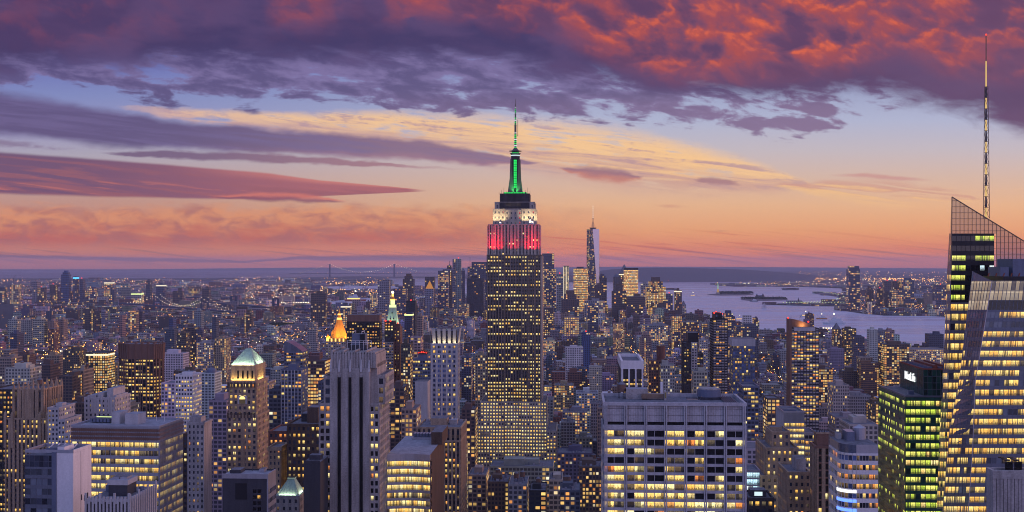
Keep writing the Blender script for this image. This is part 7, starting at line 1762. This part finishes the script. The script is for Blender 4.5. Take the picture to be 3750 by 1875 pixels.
# causeway and its lamps
cw_ = [(2984, 1074), (3010, 1075.5), (3035, 1078.5), (3060, 1083), (3080, 1088), (3090, 1093), (3084, 1098), (3062, 1103), (3034, 1107), (3004, 1111), (2960, 1114), (2920, 1116)]
m = MB(); L_ = []
for (a, b) in zip(cw_, cw_[1:]):
    for k in range(4): L_.append(G(a[0] + (b[0] - a[0]) * k / 4, a[1] + (b[1] - a[1]) * k / 4))
for p, q in zip(L_, L_[1:]):
    n = Vector((q.y - p.y, p.x - q.x, 0)).normalized() * 16; m.face([p + n + Vector((0, 0, 3)), p - n + Vector((0, 0, 3)), q - n + Vector((0, 0, 3)), q + n + Vector((0, 0, 3))], 'city_ground'); m.face([p + n * .999, q + n * .999, q + n + Vector((0, 0, 3)), p + n + Vector((0, 0, 3))], 'city_ground'); m.face([p - n, q - n, q - n + Vector((0, 0, 3)), p - n + Vector((0, 0, 3))], 'city_ground')
tag(m.build('causeway_road'), kind='structure')
lp = None
for i, p in enumerate(L_ + [G(2870 + k * 11, 1116.5 + (k % 3) * .6) for k in range(22)]):
    if lp is None:
        m = MB(); m.bar((0, 0, 0), (0, 0, 11), .35, 'mast_metal'); m.ball((0, 0, 12.2), 2.1, 'lamp_lime'); lp = m.build('street_lamp'); tag(lp, 'tall white lamp in the curved row along the harbour causeway', 'street lamp', 'lamps along the causeway'); o = lp
    else: o = lp.copy(); COL.objects.link(o)
    o.location = (p.x, p.y, 3)
# waterside sheds with floodlights
for (xa, xb, y, h, lab) in ((1027, 1134, 1118, 9, 'long pier shed with a row of white floodlights by the river'), (966, 1078, 1131, 5, 'low bright yellow pier deck below the floodlit shed'), (3001, 3070, 1222, 12, 'pier building with white lamps along its roof on the near shore')):
    p, q = G(xa, y), G(xb, y); t = thing('pier_shed', lab, 'pier', ((p.x + q.x) / 2, p.y, 0)); w = q.x - p.x
    m = MB(); m.box(-w / 2, w / 2, 0, 40, 0, h, 'grey_stone', 'roof_pale'); m.build('shed', t)
    m = MB(); m.box(-w / 2 + 3, w / 2 - 3, -.4, -.02, h * .35, h * .75, 'lamp_lime', bottom=True); m.build('lit_front', t)
    n = 12
    for k in range(n if 'yellow' not in lab else 0):
        m = MB(); xx = -w / 2 + w * (k + .5) / n; m.bar((xx, -2, h), (xx, -2, h + 8), .4, 'mast_metal'); m.ball((xx, -2, h + 9), 2.2 if y < 1150 else 1.2, 'lamp_white'); m.build('floodlight', t)

# ------------------------------------------------------------------ bridges
def bridge(name, label, towers, ends, deckz, tw, th_, sag, nlamp, lamp, side=(0,), lr=1.0, leg=4.0):
    """suspension bridge: towers (plan points), the cable's end points, decks, hangers and lamps"""
    A_, B_ = towers; t = thing(name, label, 'bridge', ((A_ + B_) / 2).to_3d()); o0 = ((A_ + B_) / 2).to_3d()
    ax = (B_ - A_).normalized(); nx = Vector((-ax.y, ax.x))
    for c in towers:
        m = MB()
        for s_ in (-1, 1):
            p = c + nx * tw / 2 * s_ - o0.to_2d(); m.frus((p.x - leg, p.x + leg, p.y - leg, p.y + leg), (p.x - leg * .8, p.x + leg * .8, p.y - leg * .8, p.y + leg * .8), 0, th_, 'bridge_steel')
        for zz in (th_ * .96, th_ * .62, deckz - 4): m.bar((*(c + nx * tw / 2 - o0.to_2d()), zz), (*(c - nx * tw / 2 - o0.to_2d()), zz), leg * .75, 'bridge_steel')
        m.build('bridge_tower', t)
    pts = []
    def cab(f0, f1, z0, z1, zm, n):
        for k in range(n):
            f = k / n; p = f0.lerp(f1, f); pts.append((p, zm + (z0 + (z1 - z0) * f - zm) * (2 * f - 1) ** 2 if zm is not None else z0 + (z1 - z0) * f - 6 * math.sin(math.pi * f)))
    cab(ends[0], A_, deckz + 2, th_, None, nlamp // 3); cab(A_, B_, th_, th_, deckz + sag, nlamp); cab(B_, ends[1], th_, deckz + 2, None, nlamp // 3); pts.append((ends[1], deckz + 2))
    for s_ in side:
        m = MB()
        for (p, z0), (q, z1) in zip(pts, pts[1:]):
            m.bar((*(p + nx * tw / 2 * s_ - o0.to_2d()), z0), (*(q + nx * tw / 2 * s_ - o0.to_2d()), z1), .7 * lr, 'bridge_steel'); m.bar((*(p + nx * tw / 2 * s_ - o0.to_2d()), z0), (*(p + nx * tw / 2 * s_ - o0.to_2d()), deckz), .18 * lr, 'bridge_steel')
        m.build('cable', t)
    m = MB(); L2 = [ends[0] + (ends[0] - A_) * .35] + list(ends[:1]) + [A_, (A_ + B_) / 2, B_] + list(ends[1:]) + [ends[1] + (ends[1] - B_) * .5]
    for p, q in zip(L2, L2[1:]):
        a, b = p - o0.to_2d(), q - o0.to_2d(); hw = nx * tw / 2
        m.ext([(*(a - hw), deckz), (*(b - hw), deckz), (*(b + hw), deckz), (*(a + hw), deckz)], Vector((0, 0, 1)), 0, 'bridge_steel', -6 * max(1, lr * .7))
    m.build('deck', t)
    m = MB()
    for s_ in side:
        for (p, z0) in pts:
            c = p + nx * tw / 2 * s_ - o0.to_2d(); m.ball((c.x, c.y, z0 + lr), 1.15 * lr, lamp, 4, 2)
    tag(m.build('cable_light', t), kind='stuff')
    m = MB()
    for k in range(26):
        p = ends[0].lerp(ends[1], (k + .5) / 26) - o0.to_2d(); m.ball((p.x, p.y, deckz + 4), .9 * lr, 'lamp_red' if k % 3 == 1 else 'lamp_sodium', 4, 2)
    m.build('deck_light', t)
def P2(x, d): return Vector(((x - CW) / FN * d, d))
bridge('suspension_bridge', 'steel suspension bridge with strings of white cable lamps over the river', (P2(576, 6250), P2(750, 5750)), (P2(478, 6550), P2(836, 5520)), 40, 34, 94, 4, 26, 'lamp_white', (-1, 1), .85, 4.5)
bridge('stone_tower_bridge', 'dim bridge with heavy stone towers right of the lamp-strung bridge', (P2(856, 6500), P2(1010, 6000)), (P2(780, 6800), P2(1125, 5800)), 38, 26, 84, 3, 10, 'lamp_sodium', (1,), .6, 7)
bridge('great_narrows_bridge', 'huge far suspension bridge on the horizon with two slender towers', (P2(1208, 22000), P2(1444, 22400)), (P2(1100, 21600), P2(1545, 22800)), 74, 40, 242, 14, 34, 'lamp_white', (1,), 2.6, 11)

# ------------------------------------------------------------------ boats
def boat(name, label, x, y, L, hmat, kind, ang=0.0, lamps=True, group='boats on the water'):
    g_ = G(x, y, .6); t = thing(name, label, 'boat', g_, ang, group); b = L * .14
    m = MB(); pr = [(-.5, -1), (-.5, 1), (.30, 1), (.5, 0), (.30, -1)]; lo_, hi_ = [(p[0] * L * .93, p[1] * b * .8, 0) for p in pr], [(p[0] * L, p[1] * b, L * .085) for p in pr]
    for i in range(5): m.face([lo_[i], lo_[(i + 1) % 5], hi_[(i + 1) % 5], hi_[i]][::-1], hmat)
    m.face(hi_[::-1], hmat); m.build('hull', t)
    if kind == 'sail':
        m = MB(); m.bar((0, 0, L * .08), (0, 0, L * 1.1), L * .012, 'mast_metal'); m.build('mast', t)
        for (a, b_, hh) in (((.02, -.46, 1.05), (.03, .46, .95)) if 'two' not in label else ((-.05, -.48, .95), (.28, -.02, 1.05), (.31, .5, .8))):
            m = MB(); m.ext([(a * L, 0, L * .12), (b_ * L, 0, L * .12), (a * L, 0, L * hh)][:3] + [(a * L, 0, L * hh * .99)], Vector((0, 1, 0)), .12, 'sailcloth', -.12); m.build('sail', t)
    elif kind != 'barge':
        m = MB(); m.box(-.38 * L, .22 * L, -b * .8, b * .8, L * .085, L * .17, 'boat_white'); m.box(-.30 * L, .10 * L, -b * .65, b * .65, L * .17, L * .25, 'boat_white'); m.box(-.1 * L, .06 * L, -b * .5, b * .5, L * .25, L * .31, 'boat_white'); m.bar((0, 0, L * .31), (0, 0, L * .45), L * .012, 'mast_metal'); m.build('cabin', t)
        if lamps:
            m = MB(); m.box(-.36 * L, .2 * L, -b * .84, -b * .8, L * .10, L * .14, 'lamp_gold', bottom=True); m.build('lit_windows', t); m = MB(); m.ball((0, 0, L * .46), L * .03, 'lamp_white'); m.build('lamp', t)
    else:
        m = MB(); m.box(-.42 * L, -.3 * L, -b * .7, b * .7, L * .085, L * .16, 'boat_white'); m.box(-.2 * L, .3 * L, -b * .6, b * .6, L * .085, L * .11, 'rust_red'); m.build('cabin', t)
boat('sailboat', 'small sailboat leaning alone in mid bay', 2799, 1129, 34, 'boat_white', 'sail', .2)
boat('schooner', 'white schooner with two masts of sail near the right', 2951, 1159, 56, 'boat_white', 'sail two', .1); boat_l = [o for o in SC.objects if o.name == 'schooner'][0]; boat_l['label'] = 'white schooner with several sails, the largest sailing vessel'
boat('ferry', 'large pale ferry with lamps nearest the right shore', 3054, 1187, 96, 'boat_white', 'ferry', 3.0)
boat('ferry', 'small orange lit ferry beside the wake, right bay', 3009, 1168, 52, 'boat_orange', 'ferry', 2.9)
boat('ferry', 'little white ferry close to the near shore', 2708, 1172, 46, 'boat_white', 'ferry', .1)
boat('ferry', 'little ferry left of the statue island', 2538, 1084, 60, 'boat_white', 'ferry', .1)
boat('tugboat', 'dark tug below the nearer harbour island', 2760, 1104, 56, 'dark_panel', 'tug', 3.1, False)
boat('barge', 'long low barge in the far right bay', 2895, 1061, 170, 'dark_panel', 'barge', .05)
boat('barge', 'dark freighter at anchor left of the statue', 2452, 1061, 150, 'dark_panel', 'barge', .05)
boat('cargo_ship', 'rusty ship on the narrow river channel, left', 1302, 1103, 150, 'rust_red', 'ferry', .05)
# harbour cranes
for (x, y, lab) in ((1246, 1062, 'leftmost quay crane on the river basin'), (1256, 1060, 'quay crane second from the left on the basin'), (1332, 1066, 'red quay crane with raised boom, left of the pair by the channel'), (1341, 1068, 'red quay crane with raised boom, right of the pair by the channel')):
    g_ = G(x, y + 4); t = thing('quay_crane', lab, 'crane', g_, 0, 'harbour cranes'); m = MB(); c_ = 'rust_red' if 'red' in lab else 'bridge_steel'
    for a in (-9, 9): m.bar((a, 0, 0), (a, 0, 42), 2.0, c_)
    m.bar((-12, 0, 40), (16, 0, 40), 2.2, c_); m.build('gantry', t); m = MB(); m.bar((12, 0, 40), (30, 0, 84), 1.8, c_); m.bar((0, 0, 58), (30, 0, 84), .8, c_); m.bar((0, 0, 40), (0, 0, 58), 1.4, c_); m.build('boom', t)

# ------------------------------------------------------------------ evening haze
newmat('evening_haze')
_v = S.nt.nodes.new('ShaderNodeVolumePrincipled'); _v.inputs['Color'].default_value = (.74, .78, .98, 1); _v.inputs['Density'].default_value = HAZE_DENSITY; _v.inputs['Anisotropy'].default_value = 0.0
out(_v.outputs[0], True)
m = MB(); m.box(-29000, 29000, -1100, 49500, -30, 462, 'evening_haze', bottom=True); tag(m.build('haze'), kind='stuff')
